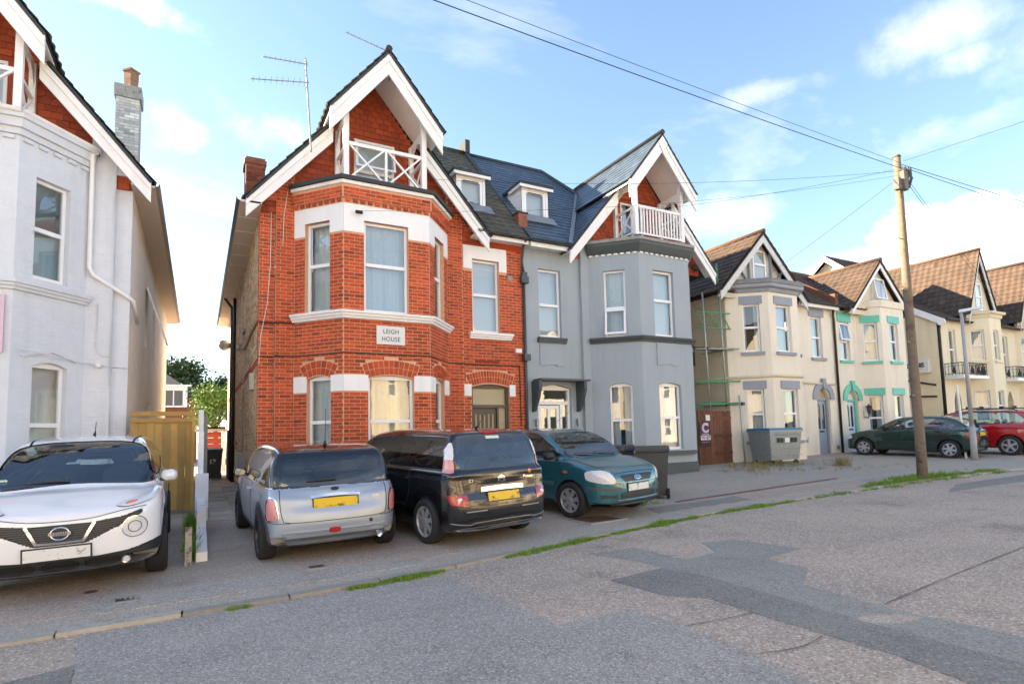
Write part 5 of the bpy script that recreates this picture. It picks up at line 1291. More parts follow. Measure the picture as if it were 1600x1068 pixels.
MB().box(-13, -1.18, 26.9, 27, 0, 6.5).build('rear_wall', M['whitebrick'], white); MB().box(-13.1, -13, 12.85, 27, 0, 6.5).build('side_wall', M['whitebrick'], white)
slope(white, [(-13, 12.42, 6.52), (-6.1, 12.42, 6.52), (-4.7, 14.1, RZ(14.1)), (-3.6, 15.6, RZ(15.6)), (-3.6, 16.4, RZ(16.4)), (-13, 16.4, RZ(16.4))], 'pantile', M['roof_moss'], under=M['lead'])
MB().prism([(-13, 16.41, 10.5), (-3.6, 16.41, 10.5), (-3.6, 20.5, 6.4), (-13, 20.5, 6.4)], [(-13, 16.41, 10.56), (-3.6, 16.41, 10.56), (-3.6, 20.5, 6.46), (-13, 20.5, 6.46)]).build('rear_roof', M['roof_moss'], white)
MB().box(-5.3, -1.2, 17, 26.9, 6.2, 6.4).build('rear_ceiling', M['room'], white); MB().box(1.1, 7.4, 17.1, 26.9, 6.2, 6.35).build('rear_ceiling', M['room'], red); MB().box(7.5, 13.7, 17.1, 26.9, 6.2, 6.35).build('rear_ceiling', M['room'], grey)
slope(white, [(-.85, 17, 6.46), (-.85, 26.9, 6.46), (-3.6, 26.9, 9.9), (-3.6, 17, 9.9)], 'pantile', M['roof_moss'], under=M['lead'])
cm = mat('whitewashed_brick', (.66, .65, .61), .85, attr='tone', var=.12, vs=6, dark=((.24, .16, .12), 8, .58))
ch = MB().box(-1.99, -1.48, 17.0, 17.55, 7.5, 10.35).build('chimney', mat('chimney_mortar', (.42, .38, .34), .9, var=.2), white); bricks(white, Fr((0, 17.0), (1, 17.0)), rect(-1.99, -1.48, 8.0, 10.35), [], cm).build('brickwork', cm, white, tone=True, kind='stuff')
MB().box(-2.03, -1.44, 16.96, 17.59, 10.35, 10.68).build('chimney_cap', mat('chimney_cap', (.36, .34, .31), .9, var=.25, vs=9, dark=((.16, .12, .10), 8, .55)), ch)
MB().lathe([(.17, 0), (.16, .05), (.15, .12), (.165, .30), (.165, .48), (.20, .50), (.20, .55), (.14, .55)], (-1.70, 17.25, 10.68), 'z', 4).build('chimney_pot', mat('chimney_pot', (.27, .14, .085), .85, var=.2, vs=8, dark=((.12, .10, .09), 7, .6)), ch)
MB().tube([(-2.55, 11.74, 3.10), (-2.0, 12.4, 3.02), (-1.75, 12.72, 2.98), (-1.46, 12.72, 2.95), (-1.44, 12.83, 2.95), (-1.20, 12.83, 2.94)], .008, 5).tube([(-1.66, 12.73, 4.1), (-1.66, 12.73, 3.25), (-1.58, 12.73, 3.14), (-1.45, 12.73, 3.13)], .008, 5).tube([(-1.45, 12.72, 6.3), (-1.45, 12.72, 2.6)], .006, 5).build('wall_cable', M['blind'], white, smooth=True)
cmr = MB().lathe([(.001, .0), (.05, .0), (.055, .03), (.035, .075), (.001, .08)], (-1.62, 12.74, 2.96), 'y', 14).build('security_camera', M['white'], smooth=True); tag(cmr, 'round white security camera on the wall of the white villa', 'camera')
pb = MB().box(-3.9, -2.74, 11.72, 11.78, 3.02, 3.95).build('sign_board', mat('pink_board', (.66, .48, .56), .5)); tag(pb, 'pale pink board on the white bay at the left edge', 'sign')
s = MB().prismF(wf[2], [(.16, 2.98), (.66, 3.11), (1.12, 2.98), (1.12, 3.01), (.66, 3.16), (.16, 3.01)], 0, .03); s.build('hood_mould', M['whitebrick'], white)

for root, c, m1, m2 in ((red, 3.49, M['mortar'], M['brick']), (white, -3.59, M['whitebrick'], M['whitebrick'])):
    for sg in (-1, 1):
        a, b = c+sg*2.42, c+sg*1.76; zt = lambda x: 6.42+(2.75-abs(x-c))*1.19-.12
        po = [(min(a, b), 6.60), (max(a, b), 6.60), (max(a, b), zt(max(a, b))), (min(a, b), zt(min(a, b)))]
        F9 = Fr((0, 12.77), (1, 12.77)); MB().prismF(F9, po, -.06, 0).build('verge_wall', m1, root); bricks(root, F9, po, [], m2, proud=.007 if root is red else .0016).build('brickwork', m2, root, tone=True, kind='stuff')

# ================================================================ cream terraces further along the street
def arch_door(root, fr, uc, w, z0, zs, trim, door_m, glass, two=True, key=True):
    """Round headed doorway with a thick painted surround."""
    hw = w/2; n = 12; op = [(uc-hw, z0), (uc+hw, z0)]+[(uc+hw*math.cos(math.pi*k/n), zs+hw*math.sin(math.pi*k/n)) for k in range(n+1)]
    R = hw+.24; ring = [(uc+R, zs-.05)]+[(uc+R*math.cos(math.pi*k/n), zs+R*math.sin(math.pi*k/n)) for k in range(n+1)]+[(uc-R, zs-.05), (uc-hw, zs-.05)]+[(uc-hw*math.cos(math.pi*k/n), zs+hw*math.sin(math.pi*k/n)) for k in range(n+1)]+[(uc+hw, zs-.05)]
    MB().prismF(fr, ring, -.02, .05).build('door_surround', trim, root)
    if key: MB().prismF(fr, [(uc-.07, zs+hw-.03), (uc+.07, zs+hw-.03), (uc+.10, zs+R+.10), (uc-.10, zs+R+.10)], 0, .10).build('keystone', trim, root)
    d = -.13
    MB().prismF(fr, op, d-.06, d-.05).build('door_recess', trim, root)
    f = MB().boxF(fr, uc-hw, uc-hw+.09, d-.05, d+.05, z0, zs).boxF(fr, uc+hw-.09, uc+hw, d-.05, d+.05, z0, zs).boxF(fr, uc-hw+.09, uc+hw-.09, d-.05, d+.05, zs-.08, zs).build('door_frame', trim, root)
    MB().prismF(fr, [(uc-hw+.05, zs)]+[(uc+hw-.05, zs)]+[(uc+(hw-.05)*math.cos(math.pi*k/n), zs+(hw-.05)*math.sin(math.pi*k/n)) for k in range(1, n)], d-.03, d-.02).build('fanlight', glass, f)
    a, b = uc-hw+.10, uc+hw-.10; dh_ = []
    for (c, e) in (((a+.06, uc-.04), (uc+.04, b-.06)) if two else ((a+.10, b-.10),)): dh_.append(arc_rect(c, e, z0+1.05, zs-.30, .10))
    dl = MB().wallF(fr, rect(a, b, z0+.03, zs-.09), dh_, .03, d).build('front_door', door_m, root)
    for h in dh_: MB().prismF(fr, h, d-.03, d-.02).build('door_glass', M['darkpane'], dl)
    MB().boxF(fr, uc-.12, uc+.12, d, d+.012, z0+.92, z0+.98).build('letter_plate', M['room'], dl)
    return op
M['darkpane'] = mat('dark_pane', (.03, .035, .035), .08)
def terrace_bay(root, pts, wm, wins, z0, z1, trim, head=None, sill=True):
    for fr, ws in zip(canted(pts), wins):
        MB().wallF(fr, rect(0, fr.len, z0, z1), [rect(w['u0'], w['u1'], w['z0'], w['z1']) for w in ws], .12).build('bay_wall', wm, root)
        for w in ws:
            k = {q: w[q] for q in w if q in ('split', 'cur', 'gap', 'open_low', 'open_top')}; window(root, fr, w['u0'], w['u1'], w['z0'], w['z1'], **k)
            if head: MB().boxF(fr, w['u0']-.09, w['u1']+.09, -.02, .03, w['z1']+.002, w['z1']+.27).build('lintel', trim, root)
            if sill: MB().boxF(fr, w['u0']-.09, w['u1']+.09, -.02, .09, w['z0']-.10, w['z0']-.002).build('window_sill', trim, root)
def small_gable(root, c, hw, ze, za, yf, yb, white, wall_y, wm, rm, board=.28, kind='pantile'):
    for sg in (-1, 1):
        P = [(c+sg*hw, yf, ze), (c+sg*hw, yb, ze), (c, yb, za), (c, yf, za)]
        if sg < 0: P = [P[1], P[0], P[3], P[2]]
        slope(root, P, kind, rm)
        po = strip_poly((c+sg*(hw-.01), ze-.02), (c, za-.03), board); po = po if sg < 0 else po[::-1]
        Fb = Fr((0, yf+.03), (1, yf+.03)); MB().prismF(Fb, po, -.04, 0).build('bargeboard', white, root)
    MB().prismF(Fr((0, wall_y), (1, wall_y)), [(c-hw+.15, ze-.15), (c+hw-.15, ze-.15), (c, za-.15)], -.1, 0).build('gable_wall', wm, root)
    MB().tube([(c, yf-.02, za+.04), (c, yb, za+.04)], .085, 8).build('ridge_tiles', M['ridge'], root, smooth=True)
T = Fr((0, 13.0), (1, 13.0))
# ---- cream house with grey trim
cr_ = thing('terraced_house', 'cream terraced house with lilac grey lintels and half timbered gable', 'house', (15.1, 13, .4), group='cream terraced houses')
CB = [(15.12, 13.0), (16.15, 12.15), (17.62, 12.15), (18.5, 13.0)]
uw = dict(z0=4.0, z1=5.57, split=.52); lw_ = dict(z0=1.13, z1=2.80, split=.52)
terrace_bay(cr_, CB, M['cream2'], [[dict(uw, u0=.52, u1=1.05, cur='curtain', gap=.25), dict(lw_, u0=.52, u1=1.05, cur='curtain')], [dict(uw, u0=.34, u1=1.08, cur='blind'), dict(lw_, u0=.46, u1=1.22, cur='curtain', gap=.2)], [dict(uw, u0=.3, u1=.9), dict(lw_, u0=.3, u1=.9)]], .2, 6.2, M['trimgrey'], True)
dh = arc_rect(19.62, 20.38, .4, 2.58, .38)
MB().wallF(T, rect(18.45, 20.88, .2, 6.1), [rect(19.55, 20.17, 4.05, 5.57), dh], .2).build('front_wall', M['cream2'], cr_)
window(cr_, T, 19.55, 20.17, 4.05, 5.57, cur='curtain', split=.5); MB().boxF(T, 19.42, 20.30, -.02, .03, 5.572, 5.86).build('lintel', M['trimgrey'], cr_); MB().boxF(T, 19.46, 20.26, -.02, .09, 3.95, 4.048).build('window_sill', M['trimgrey'], cr_)
arch_door(cr_, T, 20.0, .76, .42, 2.58, M['trimgrey'], M['bluedoor'], M['obscure'])
CS = Fr((15.12, 25), (15.12, 13)); MB().boxF(CS, 0, 12, -.12, 0, .2, 6.1).build('side_wall', M['cream'], cr_)
MB().boxF(CS, 9.2, 10.6, 0, .008, 3.75, 4.25).build('bare_brick_patch', mat('brown_patch', (.20, .11, .06), .85, var=.3, vs=5), cr_)  # thin brown rectangle laid on the cream side wall
MB().tube([(15.08, 24, 3.0), (15.08, 13.0, 3.18), (16.15, 12.11, 3.22), (17.62, 12.11, 3.22)], .05, 6).tube([(18.6, 12.96, 3.12), (20.7, 12.96, 3.10)], .04, 6).build('string_moulding', M['cream'], cr_, smooth=True)
s = MB(); bay_ring(CB, 0, [(5.95, .0), (5.96, .05), (6.06, .09), (6.10, .20), (6.20, .22), (6.21, .0)], s).build('cornice', M['trimgrey'], cr_)
s = MB(); bay_ring(CB, 0, [(6.21, .02), (6.215, .23), (6.30, .24), (6.38, .16), (6.39, .0)], s).build('lead_edge', mat('weathered_lead', (.23, .225, .21), .8, var=.25, vs=10), cr_)
flat_roof(cr_, CB, .18, 6.36, MATS['weathered_lead'], 13.0)
small_gable(cr_, 16.6, 2.18, 5.95, 8.12, 12.50, 17.0, mat('flaking_white_paint', (.60, .60, .58), .6, var=.1, vs=8, dark=((.34, .34, .33), 9, .6)), 12.78, mat('gable_render', (.56, .52, .44), .8, var=.08), M['roof_brown'], .32)
for a, b, c, d in ((16.05, 6.4, 16.05, 7.55), (17.15, 6.4, 17.15, 7.55), (15.45, 6.95, 15.95, 6.40), (17.75, 6.95, 17.25, 6.40)): MB().beam((a, 12.73, b), (c, 12.73, d), .05, .09, (0, 1, 0)).build('gable_timber', M['trimgrey'], cr_)
window(cr_, Fr((0, 12.76), (1, 12.76)), 16.27, 16.93, 6.45, 7.55, cur='curtain', split=.55, d=.02)
slope(cr_, [(14.95, 12.75, 6.0), (21.0, 12.75, 6.0), (21.0, 16.2, 8.35), (17.6, 16.2, 8.35)], 'pantile', M['roof_brown'])
slope(cr_, [(14.9, 24.5, 6.0), (14.9, 12.75, 6.0), (17.6, 16.2, 8.35), (17.6, 24.5, 8.35)], 'pantile', M['roof_brown'])
MB().tube([(14.9, 12.75, 6.1), (17.6, 16.2, 8.45)], .10, 8).tube([(17.6, 16.2, 8.45), (17.6, 24.5, 8.45)], .09, 8).build('hip_tiles', M['ridge'], cr_, smooth=True)
MB().tube([(17.6, 16.2, 8.42), (21.0, 16.2, 8.42)], .09, 8).build('ridge_tiles', M['ridge'], cr_, smooth=True)
MB().prism([(17.6, 16.2, 8.3), (25.5, 16.2, 8.3), (25.5, 21, 5.9), (17.6, 21, 5.9)], [(17.6, 16.2, 8.36), (25.5, 16.2, 8.36), (25.5, 21, 5.96), (17.6, 21, 5.96)]).build('rear_roof', M['roof_brown'], cr_)
MB().boxF(CS, 0, 12.1, 0, .02, 5.75, 5.98).build('fascia', M['cream2'], cr_); MB().box(18.6, 20.9, 12.74, 12.77, 5.85, 6.05).build('fascia', M['white'], cr_); gutter(cr_, (18.7, 12.68, 6.02), (20.9, 12.68, 6.0))
sl_ = lambda y: 6.0+(y-12.75)*.681
sk = MB().prism([(19.0, 13.6, sl_(13.6)+.08), (19.75, 13.6, sl_(13.6)+.08), (19.75, 14.6, sl_(14.6)+.08), (19.0, 14.6, sl_(14.6)+.08)], [(19.0, 13.6, sl_(13.6)+.16), (19.75, 13.6, sl_(13.6)+.16), (19.75, 14.6, sl_(14.6)+.16), (19.0, 14.6, sl_(14.6)+.16)]).build('roof_light', M['upvc'], cr_)
MB().add([(19.07, 13.7, sl_(13.7)+.165), (19.68, 13.7, sl_(13.7)+.165), (19.68, 14.5, sl_(14.5)+.165), (19.07, 14.5, sl_(14.5)+.165)], [(0, 1, 2, 3)]).build('pane', M['darkpane'], sk)
MB().box(20.80, 20.98, 12.8, 13.2, 5.95, 6.5).build('brick_stub', mat('roof_orange', (.16, .06, .03), .85, var=.2), cr_)
MB().prism([(20.85, 13.2, 6.2), (20.85, 16.2, 8.25), (20.85, 16.2, 8.6), (20.85, 13.2, 6.6)], [(20.98, 13.2, 6.2), (20.98, 16.2, 8.25), (20.98, 16.2, 8.6), (20.98, 13.2, 6.6)]).build('party_parapet', mat('roof_orange', ()), cr_)
MB().tube([(20.82, 12.9, 6.0), (20.80, 12.92, 5.7), (20.86, 12.94, 5.5), (20.87, 12.94, .4)], .045, 8).build('downpipe', mat('brown_pipe', (.03, .02, .016), .45), cr_, smooth=True)
for x, z, w_, h_ in ((18.95, 1.0, .14, .2), (18.2, .62, .16, .12), (20.6, .72, .13, .13)): MB().box(x, x+w_, 12.95, 13.01, z, z+h_).build('wall_vent', M['paper'] if z == 1.0 else M['concrete'], cr_)
# ---- mint trimmed house
mi = thing('terraced_house', 'cream terraced house with mint green lintels and door arch', 'house', (21, 13, .45), group='cream terraced houses')
NB = [(22.35, 13.0), (22.98, 12.40), (24.55, 12.40), (25.2, 13.0)]
terrace_bay(mi, NB, M['cream2'], [[dict(uw, u0=.22, u1=.72, z1=5.5, cur='curtain'), dict(lw_, u0=.22, u1=.74, z0=.9, z1=2.70, cur='curtain', gap=.15)], [dict(uw, u0=.50, u1=1.10, z1=5.5, cur='blind'), dict(lw_, u0=.50, u1=1.15, z0=.9, z1=2.70, cur='curtain')], [[], []][:0]], .2, 6.15, M['mint'], True)
MB().wallF(T, rect(20.88, 22.40, .2, 6.1), [rect(21.24, 21.86, 4.02, 5.50), arc_rect(21.42, 22.14, .45, 2.55, .36)], .2).build('front_wall', M['cream2'], mi)
MB().wallF(T, rect(25.15, 25.42, .2, 6.1), [], .2).build('front_wall', M['cream2'], mi)
window(mi, T, 21.24, 21.86, 4.02, 5.50, cur='curtain', split=.5, open_top=True); MB().boxF(T, 21.14, 21.98, -.02, .03, 5.502, 5.86).build('lintel', M['mint'], mi); MB().boxF(T, 21.16, 21.94, -.02, .09, 3.93, 4.018).build('window_sill', M['mint'], mi)
arch_door(mi, T, 21.78, .72, .47, 2.55, M['mint'], mat('pale_blue_door', (.60, .66, .76), .4), M['paper'], two=True)
t = text_mesh('fanlight_lettering', 'OASIS', .12, M['ink'], mi, .001); place_text(t, Vector((21.78, 13.25, 2.63))-world_loc(mi), (0, -1, 0))
s = MB(); bay_ring(NB, 0, [(6.08, .0), (6.09, .06), (6.30, .10), (6.34, .08), (6.35, .0)], s).build('parapet', M['cream2'], mi); flat_roof(mi, NB, .08, 6.33, MATS['weathered_lead'], 13.0)
small_gable(mi, 23.45, 2.05, 5.95, 8.0, 12.50, 17.0, M['white'], 12.76, M['cream'], M['roof_brown'], .24)
window(mi, Fr((0, 12.74), (1, 12.74)), 23.1, 23.85, 6.40, 7.35, cur='curtain', split=0, d=.02, open_top=True)
slope(mi, [(20.98, 12.75, 6.0), (25.5, 12.75, 6.0), (25.5, 16.2, 8.35), (20.98, 16.2, 8.35)], 'pantile', M['roof_brown'])
MB().tube([(21.0, 16.2, 8.42), (25.5, 16.2, 8.42)], .09, 8).build('ridge_tiles', M['ridge'], mi, smooth=True); gutter(mi, (20.95, 12.68, 6.0), (21.6, 12.68, 6.0))
MB().box(25.32, 25.42, 13.001, 25, .2, 6.2).build('side_wall', M['cream'], mi); MB().box(15.2, 25.4, 24.9, 25, .2, 6.0).build('rear_wall', M['cream'], mi)
MB().box(15.2, 25.3, 17, 24.9, 5.9, 5.98).build('rear_ceiling', M['room'], mi)
ln = thing('wall_lantern', 'black wall lantern between the mint door arch and bay', 'lamp', (22.42, 12.85, 2.1))
MB().lathe([(.001, .0), (.03, .01), (.05, .06), (.075, .26), (.10, .28), (.02, .36), (.012, .40), (.001, .41)], (22.42, 12.78, 1.98), 'z', 6).build('lantern', M['room'], ln); MB().tube([(22.42, 12.99, 1.9), (22.42, 12.82, 1.84), (22.42, 12.78, 1.98)], .02, 6).box(22.38, 22.46, 12.96, 13.0, 1.8, 2.1).build('bracket', M['room'], ln)
# a rear wing's white gable showing over the roofs
rg = thing('rear_wing', 'small cream rear wing with white gable peeping over the mint roof', 'house', (27.2, 16.4, .5))
FG = Fr((26.35, 17.9), (26.35, 14.9)); MB().prismF(FG, [(0, .5), (3, .5), (3, 8.25), (1.5, 9.45), (0, 8.25)], -.1, 0).build('gable_wall', M['cream2'], rg)
for sg in (-1, 1):
    e = 16.4+sg*1.65; q = [(26.0, e, 8.22), (28.6, e, 8.22), (28.6, 16.4, 9.62), (26.0, 16.4, 9.62)]
    slope(rg, q if sg < 0 else [q[1], q[0], q[3], q[2]], 'pantile', M['roof_brown'])
    MB().prism([(25.96, e, 8.24), (25.96, 16.4, 9.62), (25.96, 16.4, 9.36), (25.96, e, 7.98)], [(26.02, e, 8.24), (26.02, 16.4, 9.62), (26.02, 16.4, 9.36), (26.02, e, 7.98)]).build('bargeboard', M['white'], rg)
MB().box(26.36, 28.2, 14.95, 17.85, .5, 8.2).build('wing_wall', M['cream2'], rg)
# ---- the pair with balconies
def balcony_house(x0, lab, mir_=False):
    X = lambda x: x0+x
    h = thing('balcony_house', lab, 'house', (x0, 13, .5), group='houses with iron balconies')
    wm = M['yellowcream']; B = [(X(2.35), 13.0), (X(2.95), 12.25), (X(4.05), 12.25), (X(4.6), 13.0)]
    terrace_bay(h, B, wm, [[dict(u0=.22, u1=.74, z0=4.35, z1=5.75, cur='curtain'), dict(u0=.2, u1=.76, z0=1.6, z1=3.0, cur='curtain')], [dict(u0=.30, u1=.80, z0=4.35, z1=5.75, cur='blind'), dict(u0=.28, u1=.82, z0=1.6, z1=3.0, cur='curtain')], []], .2, 6.55, wm, False, True)
    MB().wallF(T, rect(X(0), X(2.4), .2, 6.2), [rect(X(.95), X(1.55), 3.75, 5.75), arc_rect(X(1.0), X(1.62), .55, 2.55, .5)], .25).build('front_wall', wm, h)
    MB().wallF(T, rect(X(4.55), X(5.05), .2, 6.4), [], .25).build('front_wall', wm, h)
    window(h, T, X(.95), X(1.55), 3.75, 5.75, cur='curtain', split=.55)
    MB().boxF(T, X(.9), X(1.7), -1.0, -.95, .3, 3.2).build('porch_shade_panel', M['room'], h)  # dark sheet paints the shade inside the porch arch
    s = MB(); bay_ring(B, 0, [(6.28, .0), (6.29, .05), (6.44, .08), (6.46, .18), (6.56, .20), (6.57, .0)], s).build('cornice', M['cream'], h); flat_roof(h, B, .16, 6.57, MATS['weathered_lead'], 13)
    c = X(3.42); small_gable(h, c, 1.42, 6.45, 9.55, 12.55, 18.2, mat('flaking_white_paint', ()), 12.78, M['cream'], M['roof_brown'], .42)
    window(h, Fr((0, 12.76), (1, 12.76)), c-.28, c+.28, 6.75, 8.0, cur='curtain', d=.02)
    slope(h, [(X(-.18), 12.72, 6.1), (X(5.05), 12.72, 6.1), (X(5.05), 18.2, 9.5), (X(-.18), 18.2, 9.5)], 'pantile', M['roof_brown'])
    MB().prism([(X(-.2), 18.2, 9.45), (X(5.05), 18.2, 9.45), (X(5.05), 24, 6), (X(-.2), 24, 6)], [(X(-.2), 18.2, 9.53), (X(5.05), 18.2, 9.53), (X(5.05), 24, 6.08), (X(-.2), 24, 6.08)]).build('rear_roof', M['roof_brown'], h)
    MB().prismF(Fr((X(0), 24), (X(0), 13)), [(0, .2), (11, .2), (11, 6.15), (5.8, 9.3), (0, 6.0)], -.15, 0).build('side_wall', wm, h)
    if not mir_:
        MB().prism([(X(-.22), 12.68, 6.10), (X(-.22), 18.2, 9.52), (X(-.22), 18.2, 9.25), (X(-.22), 12.68, 5.80)], [(X(-.17), 12.68, 6.10), (X(-.17), 18.2, 9.52), (X(-.17), 18.2, 9.25), (X(-.17), 12.68, 5.80)]).build('bargeboard', M['white'], h)
        MB().lathe([(.001, -.04), (.16, -.04), (.16, .04), (.001, .04)], (X(-.20), 12.72, 5.95), 'x', 18).build('barge_roundel', M['white'], h)
        MB().tube([(X(.08), 12.92, 5.9), (X(.02), 12.92, 5.6), (X(.02), 12.92, .5)], .05, 8).build('downpipe', MATS['brown_pipe'], h, smooth=True)
        MB().tube([(X(-.02), 13.2, 3.25), (X(-.05), 14.6, 3.6), (X(-.05), 15.4, 3.7)], .045, 6).tube([(X(-.02), 13.2, 2.75), (X(-.05), 15.2, 2.85)], .045, 6).build('waste_pipe', MATS['brown_pipe'], h, smooth=True)
    gutter(h, (X(.1), 12.64, 6.12), (X(2.0), 12.64, 6.12))
    b = MB().box(X(.25), X(2.5), 12.25, 13.0, 3.48, 3.62).build('balcony_slab', M['white'], h)
    pts = [(X(.3), 12.95), (X(.3), 12.30), (X(2.45), 12.30), (X(2.45), 12.70)]
    for i in range(len(pts)-1):
        a, e = Vector(pts[i]), Vector(pts[i+1]); L_ = (e-a).length
        for z, r in ((4.15, .03), (3.70, .022), (4.03, .016)): MB().beam((a.x, a.y, z), (e.x, e.y, z), r, r).build('balcony_rail', M['room'], b)
        n = max(2, int(L_/.12))
        for k in range(n+1):
            p = a.lerp(e, k/n); MB().beam((p.x, p.y, 3.62), (p.x, p.y, 4.15), .016, .016).build('balcony_baluster', M['room'], b)
        for k in range(max(1, int(L_/.45))):
            p = a.lerp(e, (k+.5)/max(1, int(L_/.45))); MB().lathe([(.001, 0), (.05, .03), (.075, .14), (.04, .24), (.02, .32), (.001, .36)], (p.x, p.y-.02, 3.68), 'z', 8).build('cast_urn', M['room'], b)
    return h
balcony_house(28.35, 'yellow cream house with steep gable and black iron balcony beside the sign box')
balcony_house(32.0+1.38, 'right hand cream house with steep gable at the edge of the picture', True)
MB().box(28.4, 38.4, 23.9, 24, .2, 6).build('rear_wall', M['cream'], bpy.data.objects['balcony_house'])
os_ = thing('sign_box', 'white box sign reading OASIS on the side of the yellow cream house', 'sign', (28.25, 13.85, 3.85))
MB().box(28.12, 28.34, 13.35, 14.40, 3.82, 4.42).build('box', M['paper'], os_); 
t = text_mesh('lettering', 'OASIS', .27, M['ink'], os_, .002, bold=.012); place_text(t, Vector((28.115, 13.87, 4.15))-world_loc(os_), (-1, 0, 0))
# houses across the street: they stand behind the camera and show in panes and paintwork
def far_house(x0, x1, y0, y1, ze, zr_, wm, rm, lab, face, name='opposite_house', dorm=False, floors=((1.1, 2.6), (4.0, 5.5)), grp='houses across the street'):
    h = thing(name, lab, 'house', ((x0+x1)/2, face, 0), group=grp)
    out = 1 if face >= max(y0, y1)-1e-6 else -1
    fr = Fr((x0, y0), (x1, y0)) if out < 0 else Fr((x1, y1), (x0, y1)); L_ = x1-x0
    n = max(2, int(L_/2.3)); hs = []
    for a, b in floors:
        for k in range(n): u = (k+.5)*L_/n; hs.append(rect(u-.45, u+.45, a, b))
    MB().wallF(fr, rect(0, L_, -.3, ze), hs, .12).build('wall', wm, h)
    for q in hs:
        f = MB()
        a, b, c, d = q[0][0], q[1][0], q[0][1], q[2][1]
        f.boxF(fr, a, a+.07, -.1, -.04, c, d).boxF(fr, b-.07, b, -.1, -.04, c, d).boxF(fr, a, b, -.1, -.041, c, c+.07).boxF(fr, a, b, -.1, -.041, d-.07, d).boxF(fr, a, b, -.1, -.042, (c+d)/2-.04, (c+d)/2+.04)
        w = f.build('window', M['upvc'], h); MB().boxF(fr, a+.07, b-.07, -.09, -.08, c+.07, d-.07).build('pane', M['darkpane'], w)
    MB().box(x0, x0+.1, min(y0, y1)+.01, max(y0, y1)-.01, -.3, ze).build('wall', wm, h); MB().box(x1-.1, x1, min(y0, y1)+.01, max(y0, y1)-.01, -.3, ze).build('wall', wm, h)
    ym = (y0+y1)/2; a, b = min(y0, y1)-.3, max(y0, y1)+.3; hp = min(2.0, (x1-x0)*.25)
    MB().add([(x0-.2, a, ze), (x1+.2, a, ze), (x1-hp, ym, zr_), (x0+hp, ym, zr_), (x0-.2, b, ze), (x1+.2, b, ze)], [(0, 1, 2, 3), (5, 4, 3, 2), (4, 0, 3), (1, 5, 2), (0, 4, 5, 1)]).build('roof', rm, h)
    return h, fr
for i, (a, b, wm) in enumerate(((-24, -13.5, 'cream2'), (-12.5, -3, 'white'), (-2, 8.0, 'cream2'), (9.2, 19, 'cream'), (20, 30, 'cream2'), (31, 42, 'white'))):
    h, fr = far_house(a, b, -20, -10, 6.4, 10.2, M[wm], M['roof_brown'], ('pale cream house across the street, furthest left behind the camera', 'white house across the street, left behind the camera', 'wide cream house across the street straight behind the camera', 'tan house across the street facing the grey villa', 'cream house across the street facing the mint house', 'long white house across the street, furthest right')[i], -10)
    for k in (.28, .72):
        u = fr.len*k; MB().prismF(fr, [(u-1.6, 0), (u+1.6, 0), (u+1.6, 6.6), (u, 9.0), (u-1.6, 6.6)], .0, .8).build('gabled_bay', M[wm], h)
        F2 = Fr(fr.p(0, .81, 0)[:2], fr.p(fr.len, .81, 0)[:2])
        for z0 in (1.0, 4.0): MB().boxF(F2, u-1.0, u+1.0, -.02, .01, z0, z0+1.7).build('pane', M['darkpane'], h)
# neighbours further left, whose shadow falls across the street
far_house(-30, -14.5, 12.9, 27, 6.5, 11.5, M['whitebrick'], M['roof_moss'], 'white neighbouring house further left along the street', 12.9, 'neighbour_house', grp='houses along the street')
far_house(-48, -31.5, 12.9, 27, 6.5, 11.5, M['cream'], M['roof_moss'], 'cream neighbouring house furthest left along the street', 12.9, 'neighbour_house', grp='houses along the street')
far_house(39.5, 52, 12.9, 27, 6.2, 10.0, M['cream2'], M['roof_brown'], 'cream neighbouring house past the right edge of the picture', 12.9, 'neighbour_house', grp='houses along the street')
# house and trees at the end of the side path
fh, fr = far_house(-9.5, -.1, 42, 50, 4.35, 6.3, mat('far_red_brick', (.25, .09, .05), .85, var=.2), mat('far_grey_roof', (.07, .068, .066), .8, var=.15, vs=4), 'red brick house with dark hipped roof at the end of the side path', 42, 'far_house', floors=((1.2, 2.5),), grp='houses behind')
for u in (5.9, 8.1):
    F2 = Fr((-9.5, 41.6), (-.1, 41.6)); dm = MB().wallF(F2, rect(u-.75, u+.75, 3.7, 5.0), [rect(u-.5, u+.5, 3.8, 4.75)], .1).boxF(F2, u-.95, u+.95, -1.5, .2, 5.0, 5.1).build('dormer', M['upvc'], fh)
    MB().boxF(F2, u-.5, u+.5, -.09, -.08, 3.8, 4.75).build('pane', M['darkpane'], dm)
    MB().boxF(F2, u-.03, u+.03, -.08, -.03, 3.8, 4.75).build('mullion', M['upvc'], dm)
